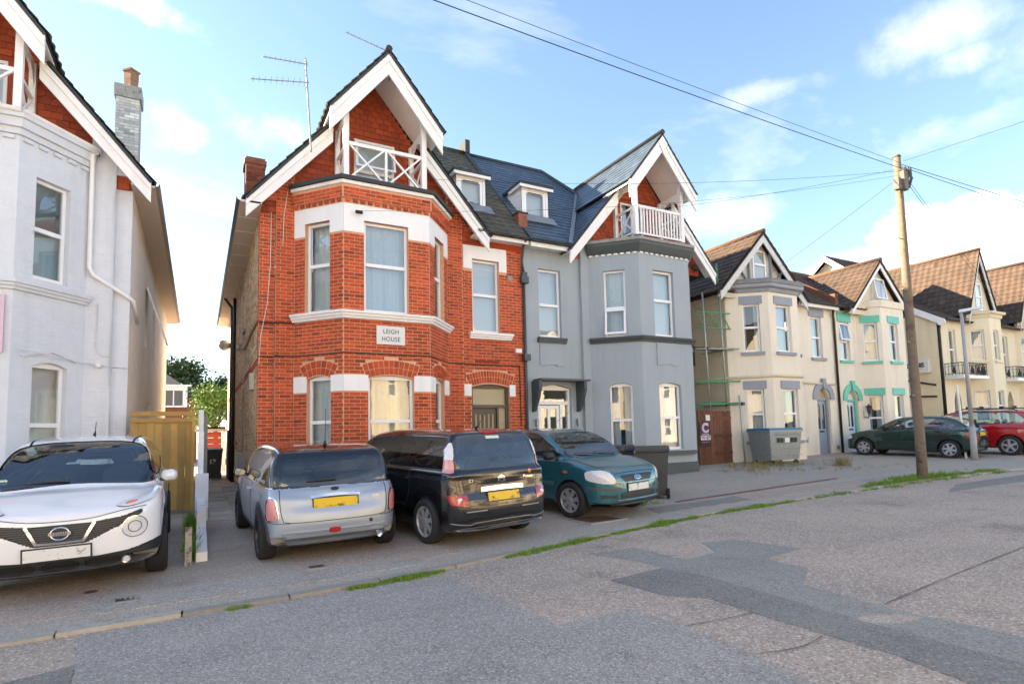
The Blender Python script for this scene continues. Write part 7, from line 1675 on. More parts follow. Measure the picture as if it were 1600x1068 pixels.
def build_juke(loc, rz):
    ws = (-1.35, 1.18); wr = .335; mat('white_paint', (.80, .81, .82), .22, coat=1)
    sh = CarShape(spec([(-1.85, .25), (1.85, .25), (2.0, .32), (2.06, .46), (2.075, .62), (2.04, .78), (1.95, .865), (1.6, .965), (1.15, 1.03), (0, 1.0), (-1, 1.06), (-1.5, 1.09), (-1.95, 1.0), (-2.03, .8), (-2.06, .55), (-1.98, .32)],
                       [(0, .23), (.74, .24), (.83, .32), (.872, .55), (.882, .78), (.86, .92), (.80, 1.0), (.5, 1.035), (0, 1.055)],
                       [(0, 2.085), (.4, 2.05), (.66, 1.94), (.82, 1.72), (.875, 1.35), (.882, 1.0), (.86, 0), (.882, -1.2), (.86, -1.7), (.74, -1.97), (.5, -2.04), (0, -2.06)]),
                  spec([(1.4, .86), (1.25, 1.0), (.80, 1.30), (.48, 1.475), (.1, 1.55), (-.4, 1.57), (-1.0, 1.53), (-1.5, 1.43), (-1.75, 1.31), (-1.95, 1.08), (-1.98, .95)],
                       [(0, .9), (.81, .9), (.79, 1.08), (.715, 1.28), (.64, 1.44), (.55, 1.53), (.35, 1.565), (0, 1.58)],
                       [(0, 1.42), (.5, 1.33), (.74, 1.05), (.81, .5), (.80, -1.2), (.72, -1.7), (.55, -1.88), (0, -1.97)]),
                  ws, wr, .39, .56, (.10, .07), .06)
    gl = M['carglass']; up = lambda V: V[:, 2] > .98; bp = M['black_plastic']
    R = both(dict(name='side_window', key='w1', poly=cp([(1.0, 1.12), (.55, 1.38), (.30, 1.46), (-.30, 1.475), (-.34, 1.13)]), mat=gl, nmin=.1))
    R += both(dict(name='side_window', key='w2', poly=cp([(-.42, 1.14), (-.38, 1.475), (-.9, 1.44), (-1.25, 1.34), (-1.2, 1.22)]), mat=gl, nmin=.1))
    R += [dict(name='windscreen_seal', view='front', poly=cp([(-.745, 1.03), (0, 1.06), (.745, 1.03), (.715, 1.17), (.585, 1.455), (0, 1.505), (-.585, 1.455), (-.715, 1.17)]), mat=M['blackgloss'], lim=up),
          dict(name='windscreen', view='front', poly=cp([(-.725, 1.05), (0, 1.075), (.725, 1.05), (.69, 1.18), (.565, 1.44), (0, 1.49), (-.565, 1.44), (-.69, 1.18)]), mat=gl, lim=up),
          dict(name='rear_window', view='rear', poly=cp([(-.55, 1.12), (.55, 1.12), (.46, 1.40), (-.46, 1.40)]), mat=gl, lim=up)]
    tl = cp([(.44, .875), (.56, .915), (.68, .95), (.775, .975), (.80, .95), (.765, .905), (.64, .87), (.52, .855)])
    gr = np.array([(-.66, .825), (-.50, .775), (-.25, .745), (.25, .745), (.50, .775), (.66, .825), (.675, .79), (.60, .735), (.42, .655), (.25, .575), (.2, .55), (-.2, .55), (-.25, .575), (-.42, .655), (-.60, .735), (-.675, .79)])
    low = np.array([(-1, .1), (1, .1), (1, .47), (.80, .49), (.55, .43), (.3, .41), (-.3, .41), (-.55, .43), (-.80, .49), (-1, .47)])
    R += [dict(name='bumper_base', view='front', poly=low, mat=bp, push=.004, nmin=.02)]
    R += both(dict(name='sill_trim', poly=np.array([(-2.2, .1), (2.2, .1), (2.2, .40), (1.6, .36), (-1.8, .36), (-2.2, .40)]), mat=bp, nmin=.2, push=.003))
    R += arches(ws, wr, .455, bp)
    R += [dict(name='grille', view='front', poly=gr, mat=bp, push=-.010),
          dict(name='upper_lamp', key='ul', view='front', poly=tl, mat=M['lampclear'], push=.012, nmin=-.2, lim=lambda V: V[:, 2] > .83), dict(name='upper_lamp', key='ur', view='front', poly=mir(tl), mat=M['lampclear'], push=.012, nmin=-.2, lim=lambda V: V[:, 2] > .83)]
    for sx in (-1, 1):
        R += [dict(name='round_headlamp', key='rl%d' % sx, view='front', poly=circ(sx*.60, .655, .100), mat=M['lampclear'], push=.006)]
        for k, xx in enumerate((.0, .21)):
            pass
    for k, xx in enumerate((-.34, 0, .34)):
        R += [dict(name='bumper_opening', key='bo%d' % k, view='front', poly=cp([(xx-.15, .335), (xx-.10, .30), (xx+.10, .30), (xx+.15, .335), (xx+.11, .385), (xx-.11, .385)]), mat=M['gap'], push=-.006)]
    c = Car('parked_car', 'white crossover with black wheel arches parked nose out by the timber fence', loc, rz, sh, .014, ((-.98, .98), (-2.14, 2.16), (.17, 1.63)), R, MATS['white_paint'])
    for x in (-.775, .775):
        for y in ws: c.wheel(x, y, wr, .215, .225, 5, 'fat', M['alloy'])
    g = M['gap']
    c.strip('bonnet_gap', 'front', [(-.70, .85), (-.5, .83), (-.25, .785), (0, .775), (.25, .785), (.5, .83), (.70, .85)], .008, mat('panel_gap_white', (.12, .12, .12), .7))
    for k in range(9):
        z = .575+k*.021; w = np.interp(z, [.55, .66, .74, .80], [.2, .40, .58, .64])
        c.strip('grille_bar', 'front', [(-w, z+.04*w*w), (0, z), (w, z+.04*w*w)], .006, M['grey_plastic'], off=-.007, th=.004, parent=c.parts['grille'], sub=5)
    c.strip('chrome_v', 'front', [(-.27, .745), (-.225, .66), (-.18, .568)], .026, M['chrome'], off=.0, th=.014); c.strip('chrome_v', 'front', [(.27, .745), (.225, .66), (.18, .568)], .026, M['chrome'], off=.0, th=.014)
    c.strip('chrome_v', 'front', [(-.18, .578), (0, .574), (.18, .578)], .022, M['chrome'], off=.0, th=.014)
    p, n = c.on('front', 0, .665); mb = MB(); mb.tube([(p.x+.072*math.cos(a), p.y+.022, p.z+.058*math.sin(a)) for a in np.linspace(0, 2*math.pi, 33)], .008, 8, False)
    mb.box(-.088, .088, p.y+.012, p.y+.030, p.z-.016, p.z+.016); mb.build('badge', M['chrome'], c.root, smooth=False, local=True)
    t = text_mesh('badge_lettering', 'NISSAN', .036, M['gap'], c.root, .001); place_text(t, (0, p.y+.032, p.z), (0, 1, 0))
    c.plate('front', .02, .475, .52, .112, M['plate_w'])
    for sx in (-1, 1):
        c.patch('fog_lamp', 'front', [(sx*.53+.040*math.cos(a), .335+.040*math.sin(a)) for a in np.linspace(0, 2*math.pi, 16, endpoint=False)], M['chrome'], .008); c.patch('fog_lens', 'front', [(sx*.53+.030*math.cos(a), .335+.030*math.sin(a)) for a in np.linspace(0, 2*math.pi, 16, endpoint=False)], M['lampclear'], .010)
        c.patch('amber_indicator', 'front', [(sx*.52, .872), (sx*.60, .885), (sx*.62, .90), (sx*.55, .892)][::sx], M['lampamber'], .016)
        c.strip('lamp_ring', 'front', [(sx*.60+.104*math.cos(a), .655+.104*math.sin(a)) for a in np.linspace(0, 2*math.pi, 25)], .010, M['chrome'], th=.008, sub=2)
        c.strip('lamp_ring', 'front', [(sx*.60+.055*math.cos(a), .655+.055*math.sin(a)) for a in np.linspace(0, 2*math.pi, 19)], .008, M['dark_metal'], off=.006, th=.003, sub=2)
    p0, n0 = c.on('front', .70, 1.06); p1, n1 = c.on('front', .05, 1.09); MB().beam(p0+n0*.015, p1+n1*.02, .018, .012).build('wiper', bp, c.root, local=True)
    c.strip('roof_gap', 'top', [(-.50, .48), (-.53, 0), (-.54, -.8)], .022, g); c.strip('roof_gap', 'top', [(.50, .48), (.53, 0), (.54, -.8)], .022, g)
    for x0 in (1.02, -.38): c.strip('door_gap', 'left', [(x0, 1.1), (x0+.02, .75), (x0, .42)], .007, mat('panel_gap_white', ()))
    c.strip('window_line', 'left', [(.95, 1.105), (0, 1.11), (-1.2, 1.2)], .016, M['gap'], th=.003)
    p, n = c.on('left', -.22, .95); MB().box(p.x-.03, p.x, -.30, -.13, .94, .97).build('door_handle', MATS['white_paint'], c.root, local=True)
    MB().tube([(0, -.55, 1.565), (0, -.62, 1.61)], [.02, .008], 8).tube([(0, -.62, 1.61), (.0, -.72, 1.74)], .005, 6).build('roof_aerial', bp, c.root, smooth=True, local=True)
    c.mirror((-.80, .80, 1.06), -1, MATS['white_paint'], (.18, .12, .14)); c.mirror((.80, .80, 1.06), 1, MATS['white_paint'], (.18, .12, .14))
    c.seats((.05, -.85), .66, 1.20); c.floor_and_dash(.74, -1.8, 1.5, 1.0, .62)
    pp, nn = c.on('front', .64, 1.09); MB().box(pp.x-.05, pp.x+.05, pp.y-.05, pp.y-.045, pp.z, pp.z+.05).build('tax_disc', M['sticker'], c.root, local=True)
    return c

def build_simple(kind, loc, rz):
    if kind == 'green':
        ws = (-1.32, 1.29); wr = .30; H = 1.43
        lo = [(-1.8, .2), (1.85, .2), (1.98, .26), (2.05, .42), (2.02, .60), (1.85, .74), (1.3, .90), (1.0, .95), (-1.0, .95), (-1.7, .98), (-1.95, .93), (-2.03, .7), (-2.05, .45), (-1.95, .27)]
        up = [(1.2, .80), (.95, .96), (.45, 1.24), (.15, 1.36), (-.2, 1.415), (-.7, 1.425), (-1.1, 1.39), (-1.5, 1.27), (-1.85, 1.02), (-1.92, .88)]
        win = [[(.72, .99), (.42, 1.19), (.10, 1.32), (-.22, 1.355), (-.22, .99)], [(-.30, .99), (-.30, 1.355), (-.85, 1.34), (-1.15, 1.27), (-1.45, 1.10), (-1.30, .99)]]
        paint = mat('green_paint', (.008, .035, .026), .22, metal=.3, coat=1); lab = 'dark green hatchback parked side on behind the telegraph pole'; hw = .855
    else:
        ws = (-1.42, 1.25); wr = .33; H = 1.56
        lo = [(-2.0, .24), (1.9, .24), (2.05, .30), (2.14, .48), (2.12, .68), (1.95, .84), (1.4, .98), (1.1, 1.02), (-1.0, 1.02), (-1.8, 1.05), (-2.12, 1.0), (-2.2, .75), (-2.22, .5), (-2.1, .3)]
        up = [(1.3, .88), (1.05, 1.04), (.55, 1.34), (.2, 1.48), (-.2, 1.54), (-.9, 1.56), (-1.5, 1.53), (-1.85, 1.46), (-2.02, 1.2), (-2.12, .95)]
        win = [[(.80, 1.07), (.45, 1.30), (.15, 1.42), (-.22, 1.455), (-.22, 1.07)], [(-.30, 1.07), (-.30, 1.455), (-.95, 1.46), (-1.05, 1.08)], [(-1.13, 1.09), (-1.08, 1.455), (-1.55, 1.43), (-1.80, 1.15)]]
        paint = mat('red_paint', (.42, .01, .012), .2, coat=1); lab = 'bright red estate car with black roof bars at the right edge'; hw = .89
    s = H/1.5
    sh = CarShape(spec(lo, [(0, .2), (hw-.13, .2), (hw-.05, .28), (hw-.01, .5), (hw, .72), (hw-.02, .88), (hw-.09, .97*s if kind == 'green' else 1.03), (0, 1.02 if kind == 'green' else 1.08)],
                       [(0, lo[4][0]+.03), (.4, lo[4][0]), (.66, 1.88), (.79, 1.6), (hw-.01, 1.15), (hw, -1.3), (hw-.03, -1.75), (.72, lo[-2][0]+.08), (.5, lo[-2][0]+.02), (0, lo[-2][0])]),
                  spec(up, [(0, .8), (hw-.05, .8), (hw-.07, .97), (hw-.13, 1.15*s), (hw-.20, 1.31*s), (hw-.30, 1.43*s), (.4, H*.985), (0, H+.005)],
                       [(0, up[0][0]+.02), (.5, up[0][0]-.08), (.7, up[0][0]-.35), (hw-.06, .4), (hw-.06, -1.2), (hw-.12, up[-2][0]+.2), (.6, up[-2][0]), (0, up[-1][0]-.03)]), ws, wr, wr+.05, .56, (.09, .07), .05)
    R = []
    for i, w_ in enumerate(win): R += both(dict(name='side_window', key='w%d' % i, poly=cp(w_), mat=M['carglass'], nmin=.1))
    zb = .99 if kind == 'green' else 1.07
    R += [dict(name='windscreen', view='front', poly=cp([(-.66, zb), (.66, zb), (.54, H-.10), (-.54, H-.10)]), mat=M['carglass'], lim=lambda V: V[:, 2] > .95),
          dict(name='rear_window', view='rear', poly=cp([(-.58, zb+.04), (.58, zb+.04), (.48, H-.10), (-.48, H-.10)]), mat=M['carglass'], lim=lambda V: V[:, 2] > .95)]
    R += both(dict(name='sill_trim', poly=np.array([(-2.3, .1), (2.3, .1), (2.3, .27), (-2.3, .30)]), mat=M['black_plastic'], nmin=.2))
    R += both(dict(name='tail_lamp', poly=cp([(-1.80, .70), (-2.2, .70), (-2.2, .90), (-1.86, .90)]), mat=M['lampred'], nmin=.15, push=.004))
    R += both(dict(name='headlamp', poly=cp([(1.72, .62), (2.1, .56), (2.1, .70), (1.80, .76)]), mat=M['lampclear'], nmin=.15, push=.004))
    c = Car('parked_car', lab, loc, rz, sh, .022, ((-1.0, 1.0), (-2.32, 2.26), (.12, H+.08)), R, paint)
    for x in (-hw+.10, hw-.10):
        for y in ws: c.wheel(x, y, wr, .20, wr*.68, 6 if kind == 'green' else 5, 'fat', M['cover'])
    g = M['gap']
    for x0 in (.80, -.26, -1.1): c.strip('door_gap', 'left', [(x0, zb-.04), (x0+.02, .65), (x0+(0 if x0 > -1 else .18), .34)], .008, g)
    c.strip('door_moulding', 'left', [(.85, .53), (0, .525), (-.92, .52)], .06, M['black_plastic'], th=.012)
    for y in (-.12, -.98):
        p, n = c.on('left', y, zb-.09); MB().box(p.x-.03, p.x, y-.09, y+.09, zb-.105, zb-.075).build('door_handle', M['black_plastic'] if kind == 'green' else paint, c.root, local=True)
    c.mirror((-hw+.02, .62, zb+.03), -1, paint if kind == 'red' else M['black_plastic'], (.18, .11, .13)); c.mirror((hw-.02, .62, zb+.03), 1, paint, (.18, .11, .13))
    c.plate('rear', 0, .80 if kind == 'green' else .88, .52, .112, M['plate_y'])
    if kind == 'red':
        for sx in (-1, 1): MB().tube([(sx*.58, .15, 1.49), (sx*.585, -.1, 1.575), (sx*.585, -1.45, 1.575), (sx*.57, -1.6, 1.51)], .018, 8).build('roof_rail', M['black_plastic'], c.root, smooth=True, local=True)
        for yy in (-.25, -1.2):
            MB().beam((-.64, yy, 1.61), (.64, yy, 1.61), .05, .03).box(-.66, -.58, yy-.06, yy+.06, 1.575, 1.66).box(.58, .66, yy-.06, yy+.06, 1.575, 1.66).build('roof_bar', M['black_plastic'], c.root, local=True)
    c.seats((.05, -.85), .52, 1.05); c.floor_and_dash(.72, -1.8, 1.5, .95, .55)
    return c

# ================================================================ smaller things
make_car_materials()
# timber fence beside the white house: every board is its own piece
fn = thing('timber_fence', 'new timber feather edge fence panel closing the white villa side passage', 'fence', (-1.1, 12.6, .25))
n = 8; x0, x1 = -1.10, -.08; w = (x1-x0)/n
for i in range(n): MB().box(x0+i*w-(.004 if i % 2 else -.006), x0+(i+1)*w+(.004 if i % 2 else -.006), 12.60+(.020 if i % 2 else 0), 12.622+(.020 if i % 2 else -.002), .28, 2.0).build('board', M['timber'], fn)
MB().box(x0-.01, x1+.02, 12.56, 12.64, 2.04, 2.12).build('capping_rail', M['timber'], fn); MB().box(x0, x1, 12.575, 12.60, 1.92, 2.0).build('top_rail', M['timber'], fn); MB().box(x1-.03, x1+.02, 12.57, 12.63, .25, 2.04).build('fence_post', M['timber'], fn)
# low white wall running towards the street
lw2 = thing('garden_wall', 'low stepped white rendered wall between the path and the fence', 'wall', (.08, 8.2, .1))
wm = mat('flaking_white_render', (.80, .79, .76), .8, var=.08, vs=6, dark=((.33, .31, .27), 6, .60))
zg = lambda y: gz(.08, y)
def wallpiece(nm, y0, y1, h0, h1, xa=.0, xb=.125): MB().prism([(xa, y0, zg(y0)-.05), (xb, y0, zg(y0)-.05), (xb, y1, zg(y1)-.05), (xa, y1, zg(y1)-.05)], [(xa, y0, h0), (xb, y0, h0), (xb, y1, h1), (xa, y1, h1)]).build(nm, wm, lw2)
wallpiece('low_wall', 8.12, 9.8, .20, .30); wallpiece('low_wall', 9.8, 11.4, .52, .56, .0, .125); wallpiece('coping', 11.35, 11.75, .98, .98, -.03, .17); wallpiece('pier', 11.4, 11.7, .96, .96, -.015, .15); wallpiece('wall_panel', 11.7, 12.7, 1.72, 1.74, .0, .09); wallpiece('wall_panel', 12.7, 13.3, 2.15, 2.15, .0, .09)
wp = MB().box(-.115, -.045, 7.98, 8.04, .05, .53).build('post_stub', mat('flaked_post', (.42, .40, .35), .9, var=.2, vs=14, dark=((.10, .085, .07), 14, .50))); tag(wp, 'short flaking white post stub beside the low white wall', 'post')
gp = MB().box(.09, .17, 13.4, 13.48, .3, 2.05).build('concrete_post', M['concrete']); tag(gp, 'grey concrete fence post behind the white wall', 'post')
# things at the end of the side path
def wheelie(lab, x, y, rz, h=1.07, num=None, grp='wheelie bins'):
    z = gz(x, y); t = thing('wheelie_bin', lab, 'bin', (x, y, z), rz, grp); w, d = .64, .76
    R = lambda k, zz: [(-w/2*k, -d/2*k+.03*(1-k), zz), (w/2*k, -d/2*k+.03*(1-k), zz), (w/2*k, d/2*k, zz), (-w/2*k, d/2*k, zz)]
    b = MB().prism(R(.80, .05), R(.96, h-.13)); b.prism(R(1.0, h-.13), R(1.0, h-.07)); bo = b.build('body', M['binplastic'], t, local=True)
    MB().box(-.20, .20, -d/2*.93, -d/2*.93+.012, .35, .37).build('rib', M['binplastic'], bo, local=True)
    lid = MB(); n = 5; ring = []
    for k in range(n+1):
        yy = -d/2-.03+(d+.08)*k/n; ring.append((yy, h-.07+.075*math.sin(math.pi*(k/n)*.62+.25)))
    for k in range(n): lid.prism([(-w/2-.02, ring[k][0], h-.075), (w/2+.02, ring[k][0], h-.075), (w/2+.02, ring[k+1][0], h-.075), (-w/2-.02, ring[k+1][0], h-.075)], [(-w/2, ring[k][0], ring[k][1]), (w/2, ring[k][0], ring[k][1]), (w/2, ring[k+1][0], ring[k+1][1]), (-w/2, ring[k+1][0], ring[k+1][1])])
    lid.build('lid', M['binplastic'], t, local=True)
    MB().tube([(-w/2, d/2+.06, h-.10), (w/2, d/2+.06, h-.10)], .018, 8).build('handle', M['binplastic'], t, local=True)
    for sx in (-1, 1): MB().lathe([(.001, -.03), (.09, -.03), (.10, -.02), (.10, .02), (.09, .03), (.001, .03)], (sx*(w/2*.80+.02), d/2*.82, .10), 'x', 18).build('wheel', M['tyre'], t, local=True)
    if num:
        q = text_mesh('number', num, .22, M['paper'], t, .002, bold=.008); place_text(q, (0, -d/2*.93-.004, .62), (0, -1, 0))
    return t
wheelie('grey wheelie bin painted with the number 13 at the end of the side path', .45, 23.0, 0, 1.1, '13')
wheelie('nearer grey wheelie bin beside the teal car', 8.05, 8.95, math.radians(140), 1.02)
wheelie('further grey wheelie bin half hidden behind the teal car', 7.80, 9.70, math.radians(143), 1.02)
sd = thing('garden_shed', 'red shed with white door frame at the end of the side path', 'shed', (.6, 30, .3)); 
for k in range(6): MB().box(.1, .95, 30, 30.05, .3+k*.28, .57+k*.28).build('board', mat('red_board', (.35, .05, .03), .7, rand=.15), sd)
MB().box(.98, 1.12, 29.95, 30.05, .2, 2.1).build('door_frame', M['white'], sd); MB().box(-.2, 1.5, 29.8, 31.5, 2.0, 2.1).build('roof', M['concrete'], sd)
wt = thing('path_gate', 'dark iron gate standing open at the end of the side path', 'gate', (.85, 22, .3)); MB().box(.86, .90, 21.2, 22.2, .3, 1.9).build('leaf', MATS['brown_pipe'], wt); MB().box(.0, .9, 24.3, 24.38, 2.0, 2.08).build('head_rail', M['oldwood'], wt)
dsh = thing('satellite_dish', 'grey satellite dish on the far side wall of the red villa', 'dish', (.95, 25.5, 4.9)); MB().lathe([(.001, .07), (.10, .055), (.18, .02), (.22, -.03)], (.86, 25.5, 5.35), 'y', 20).build('dish', M['galv'], dsh, smooth=True); MB().beam((.86, 25.45, 5.35), (1.05, 25.5, 5.2), .03, .03).build('arm', M['galv'], dsh)
# television aerials
def aerial(lab, base, top, arms, mastm=None):
    t = thing('tv_aerial', lab, 'aerial', base, group='rooftop aerials'); MB().tube([base, top], .018, 6).build('mast', M['galv'], t)
    for (p, q, n, le) in arms:
        P, Q = Vector(p), Vector(q); b = MB().tube([P, Q], .011, 6).build('boom', M['galv'], t); d = (Q-P); side = Vector((0, 0, 1)).cross(d).normalized()
        for k in range(n):
            c = P+d*(k+.5)/n; l_ = le*(1-.45*k/n); MB().tube([c-side*l_, c+side*l_], .006, 4).build('element', M['galv'], b)
        MB().tube([P+Vector((0, 0, .16))+d*.04, P-d*.02, P-Vector((0, 0, .16))+d*.04], .007, 4).build('reflector', M['galv'], b)
    return t
aerial('long slim aerial on the apex of the red gable', (3.58, 11.9, 9.4), (3.62, 11.9, 10.18), [((3.60, 11.9, 10.06), (2.62, 11.9, 10.22), 8, .10)])
aerial('double aerial on a mast at the left verge of the red villa', (1.98, 12.2, 7.55), (1.86, 12.2, 9.55), [((1.88, 12.2, 9.45), (1.02, 12.2, 9.36), 9, .10), ((1.90, 12.2, 9.05), (.80, 12.25, 8.85), 10, .18)])
# scaffold between the grey villa and the cream house
sc = thing('scaffold', 'galvanised tube scaffold with green lattice beam between grey villa and cream house', 'scaffold', (14.4, 13.2, .4))
def tb(a, b, m='scaff', r=.026): return MB().tube([a, b], r, 8).build('pole', M[m], sc, smooth=True)
tb((14.15, 12.95, 2.2), (14.05, 12.95, 5.9)); tb((14.85, 12.9, 2.2), (14.75, 12.9, 6.1)); tb((15.2, 12.6, .35), (15.08, 12.6, 2.6)); tb((14.74, 12.9, 5.9), (14.70, 12.9, 6.9), 'scaff_green', .03)
for z in (2.32, 3.02, 4.08): tb((13.7, 13.0, z), (15.35, 12.75, z+.05), 'scaff_green' if z != 4.08 else 'scaff'); tb((13.7, 13.4, z+.06), (15.2, 13.1, z+.10), 'scaff_green')
for z in (4.78, 5.28): tb((13.75, 13.0, z), (15.15, 12.85, z), 'scaff_green', .022)
for k in range(5):
    a = 13.8+k*.26; tb((a, 13.0-k*.03, 4.78 if k % 2 else 5.28), (a+.26, 13.0-(k+1)*.03, 5.28 if k % 2 else 4.78), 'scaff_green', .016)
for z in (2.32, 4.1): tb((15.2, 12.6, z), (15.0, 14.0, z))
MB().box(13.72, 15.1, 13.05, 13.6, 4.16, 4.20).build('deck_board', mat('scaffold_board', (.22, .17, .11), .9, var=.2), sc)
for p in ((14.85, 12.9, 2.33), (14.80, 12.9, 4.1), (14.15, 12.95, 4.1), (15.2, 12.6, 2.33)): MB().box(p[0]-.05, p[0]+.05, p[1]-.07, p[1]+.03, p[2]-.05, p[2]+.05).build('coupler', M['dark_metal'], sc)
# weathered double gate with notices
gt = thing('wooden_gate', 'weathered brown boarded double gate beside the grey villa', 'gate', (14.35, 13, .4)); n = 11
for i in range(n):
    a = 13.62+i*1.46/n; b = a+1.46/n; MB().box(a+.003, b-.003, 12.98, 13.01, .43+random.uniform(-.01, .02), 2.12+(.03 if i < 5 else 0)+random.uniform(-.015, .01)).build('board', M['oldwood'], gt)
for z in (.75, 1.3, 1.85): MB().box(14.32, 15.08, 12.962, 12.979, z, z+.09).build('ledge', M['oldwood'], gt)
tl = thing('letting_board', 'dark letting board reading TO LET with a pink letter C on the gate', 'sign', (13.87, 12.97, 1.05))
MB().box(13.65, 14.10, 12.95, 12.972, 1.02, 1.78).build('board', mat('dark_board', (.022, .018, .022), .5), tl)
MB().box(13.68, 14.10, 12.944, 12.949, 1.22, 1.36).build('panel', M['paper'], tl)
pk = mat('pink_ink', (.62, .16, .38), .6); pk2 = mat('pale_pink_ink', (.75, .45, .62), .6)
for body, z, sz, m_, bo in (('C', 1.58, .40, pk2, .02), ('Camerons', 1.40, .075, pk2, .002), ('TO LET', 1.29, .115, M['ink'], .004), ('01202 297670', 1.15, .06, pk, .002)):
    t = text_mesh('lettering', body, sz, m_, tl, .001, bold=bo); place_text(t, Vector((13.88, 12.942, z))-world_loc(tl), (0, -1, 0))
pn = MB().box(13.94, 14.12, 12.955, 12.97, 1.82, 2.0).build('paper_notice', M['paper']); tag(pn, 'small white paper notice above the letting board on the gate', 'notice')
# steel waste container with blue lid
eb = thing('waste_container', 'large galvanised wheeled waste container with blue lid', 'bin', (15.75, 11.9, .4), math.radians(-4))
R = lambda k, kd, z: [(-.68*k, -.42*kd, z), (.68*k, -.42*kd, z), (.68*k, .42*kd, z), (-.68*k, .42*kd, z)]
b = MB().prism(R(.88, .82, .17), R(1.0, 1.0, 1.02)).build('body', M['galv'], eb, local=True)
for z in (.32, .52, .72): MB().box(-.66, .66, -.43, -.40, z, z+.012).build('pressed_rib', M['galv'], b, local=True)
MB().prism(R(1.04, 1.06, 1.02), R(1.04, 1.06, 1.07)).build('rim', M['galv'], eb, local=True)
MB().prism(R(1.06, 1.06, 1.072), R(1.03, 1.0, 1.14)).build('lid', mat('blue_lid', (.015, .15, .26), .5, var=.1), eb, local=True)
for i, (xa, xb, m_) in enumerate(((-.36, -.16, M['ink']), (-.08, .12, M['paper']), (.20, .44, M['ink']))): MB().box(xa, xb, -.437, -.425, .70, .84).build('sticker', m_, b, local=True)
t = text_mesh('lettering', 'BOURNEMOUTH & POOLE WASTE', .062, mat('faded_blue', (.16, .24, .32), .7), b, .001); place_text(t, (0, -.445, .93), (0, -1, 0))
for x, y in ((-.5, -.3), (.5, -.3), (-.5, .3), (.5, .3)): MB().lathe([(.001, -.025), (.08, -.025), (.085, 0), (.08, .025), (.001, .025)], (x, y, .085), 'x', 14).box(x-.03, x+.03, y-.02, y+.02, .09, .19).build('castor', M['tyre'], eb, local=True)
# telegraph pole with its terminal and cables
pl = thing('telegraph_pole', 'tall leaning wooden telegraph pole carrying a cable terminal', 'pole', (14.74, 7.3, .25))
top = Vector((14.56, 7.22, 7.92))
MB().tube([(14.74, 7.3, .1), (14.735, 7.29, 1.2), (14.69, 7.28, 3.0), (14.62, 7.25, 5.5), tuple(top)], [.112, .105, .098, .088, .076], 14).build('shaft', M['pole'], pl, smooth=True)
MB().lathe([(.095, 0), (.07, .05), (.001, .07)], tuple(top), 'z', 12).build('cap', M['pole'], pl)
MB().box(14.44, 14.60, 7.03, 7.13, 7.05, 7.50).box(14.28, 14.42, 7.08, 7.20, 7.05, 7.32).build('terminal_box', mat('terminal_grey', (.13, .12, .105), .8, var=.2, vs=12), pl)
cb = MB()
for k in range(16): a = random.uniform(-.10, .16); cb.tube([(14.62+a, 7.10+random.uniform(-.1, .1), 7.62), (14.70+a+random.uniform(-.06, .06), 7.05, 7.4), (14.66+a, 7.10, 7.1+random.uniform(0, .2))], .014, 5)
cb.build('cable_cluster', mat('dusty_cable', (.07, .065, .05), .8, var=.3, vs=20), pl, smooth=True, kind='stuff')
for k in range(8): z = 2.2+k*.62; sg_ = 1 if k % 2 else -1; xx = 14.74-.18*(z/7.9); MB().tube([(xx, 7.27, z), (xx+sg_*.26, 7.22, z+.03)], .011, 5).build('climbing_step', M['galv'], pl)
def cable(lab, a, b, sag, r=.011):
    a, b = Vector(a), Vector(b); P = []
    for k in range(25):
        t = k/24; p = a.lerp(b, t); p.z -= sag*4*t*(1-t); P.append(p)
    o = MB().tube(P, r, 5, False).build('overhead_cable', M['cable'], smooth=True); tag(o, lab, 'cable', 'overhead telephone cables'); return o
T0 = (14.58, 7.15, 7.62)
cable('telephone cable crossing the upper sky to the left of the pole', T0, (-6.5, 6.25, 7.05), .10, 0.0072)
cable('thinner cable above the one crossing the upper sky', (14.58, 7.15, 7.75), (-6.5, 6.5, 7.45), .08, 0.0044)
cable('upper cable running right along the street from the pole', (14.6, 7.15, 7.72), (52, 4.0, 8.2), .5, 0.0077)
cable('lower cable running right along the street from the pole', (14.6, 7.15, 7.66), (52, 4.6, 7.9), .5, 0.0077)
cable('cable falling right from the pole to the far gables', (14.6, 7.15, 7.45), (35.5, 12.6, 6.2), .25, 0.0060)
cable('level cable right of the pole top', (14.6, 7.15, 7.55), (45, 16, 8.0), .3, 0.0055)
cable('cable climbing to the upper right corner from the pole', (14.6, 7.10, 7.78), (15.5, -17.5, 7.4), .3, 0.0050)
cable('drop wire from the pole to the grey gable', T0, (10.4, 12.35, 7.7), .12, 0.0039)
cable('drop wire from the pole to the red gable', (14.55, 7.15, 7.55), (4.7, 12.35, 7.55), .2, 0.0039)
cable('drop wire from the pole to the bay of the red villa', (14.55, 7.15, 7.45), (2.86, 11.7, 6.25), .3, 0.0033)
cable('drop wire from the pole to the cream gable', (14.6, 7.18, 7.45), (16.3, 12.9, 6.3), .05, 0.0044)
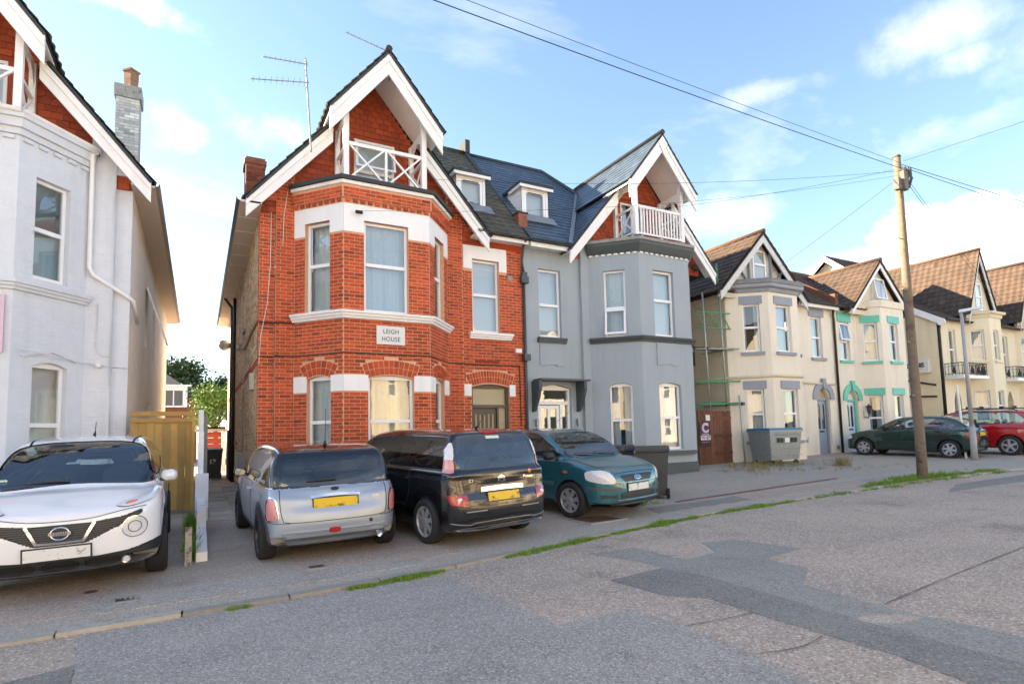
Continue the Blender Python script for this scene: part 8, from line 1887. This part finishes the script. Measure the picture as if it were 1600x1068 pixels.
# street lamp and white marker post
lp = thing('street_lamp', 'slim grey street lamp with flat head in front of the red estate car', 'street lamp', (20.3, 8.6, .45))
MB().tube([(20.3, 8.6, .4), (20.3, 8.6, 1.45)], .085, 12).tube([(20.3, 8.6, 1.45), (20.3, 8.62, 4.95)], [.06, .042], 12).build('column', mat('lamp_column', (.36, .35, .35), .5, var=.1, vs=10), lp, smooth=True)
MB().prism([(20.24, 8.05, 4.93), (20.36, 8.05, 4.93), (20.36, 8.66, 4.90), (20.24, 8.66, 4.90)], [(20.26, 8.10, 4.99), (20.34, 8.10, 4.99), (20.35, 8.66, 4.99), (20.25, 8.66, 4.99)]).build('lamp_head', M['white'], lp); MB().box(20.27, 20.33, 8.1, 8.45, 4.915, 4.93).build('lens', M['paper'], lp)
mp = thing('marker_post', 'thin leaning white post beside the green hatchback', 'post', (20.9, 9.1, .45)); MB().tube([(20.95, 9.1, .4), (20.80, 9.12, 2.75)], .035, 8).build('post', M['white'], mp)
# ---------------------------------------------------------------- parked cars
def ground_car(fn, x, y, rz, *a): 
    return fn((x, y, gz(x, y)-.01), rz, *a)
def seat_on_slope(c, x, y):      # nose to tail the forecourt rises
    rz = c.root.rotation_euler.z; fx, fy = -math.sin(rz), math.cos(rz); s = (gz(x+fx*1.2, y+fy*1.2)-gz(x-fx*1.2, y-fy*1.2))/2.4
    sx, sy = math.cos(rz), math.sin(rz); r = (gz(x+sx*.7, y+sy*.7)-gz(x-sx*.7, y-sy*.7))/1.4
    q = Matrix.Rotation(rz, 4, 'Z') @ Matrix.Rotation(math.atan(s), 4, 'X') @ Matrix.Rotation(-math.atan(r), 4, 'Y'); c.root.rotation_euler = q.to_euler(); c.root.location.z = (gz(x+fx*1.2, y+fy*1.2)+gz(x-fx*1.2, y-fy*1.2))/2-.008
def park(fn, x, y, deg, *a):
    c = ground_car(fn, x, y, math.radians(deg), *a); seat_on_slope(c, x, y); return c
park(build_mini, 1.45, 9.12, 2.2)
park(build_picasso, 3.30, 8.90, 9.0).root.scale.x = .965
park(build_fusion, 5.92, 9.32, 192)
park(build_juke, -1.20, 9.15, 181.5)
def simple_g(loc, rz): return build_simple('green', loc, rz)
def simple_r(loc, rz): return build_simple('red', loc, rz)
park(simple_g, 21.16, 10.7, 8).root.scale = (.94, .94, .94)
park(simple_r, 23.5, 10.1, 5).root.scale = (.95, .95, .95)
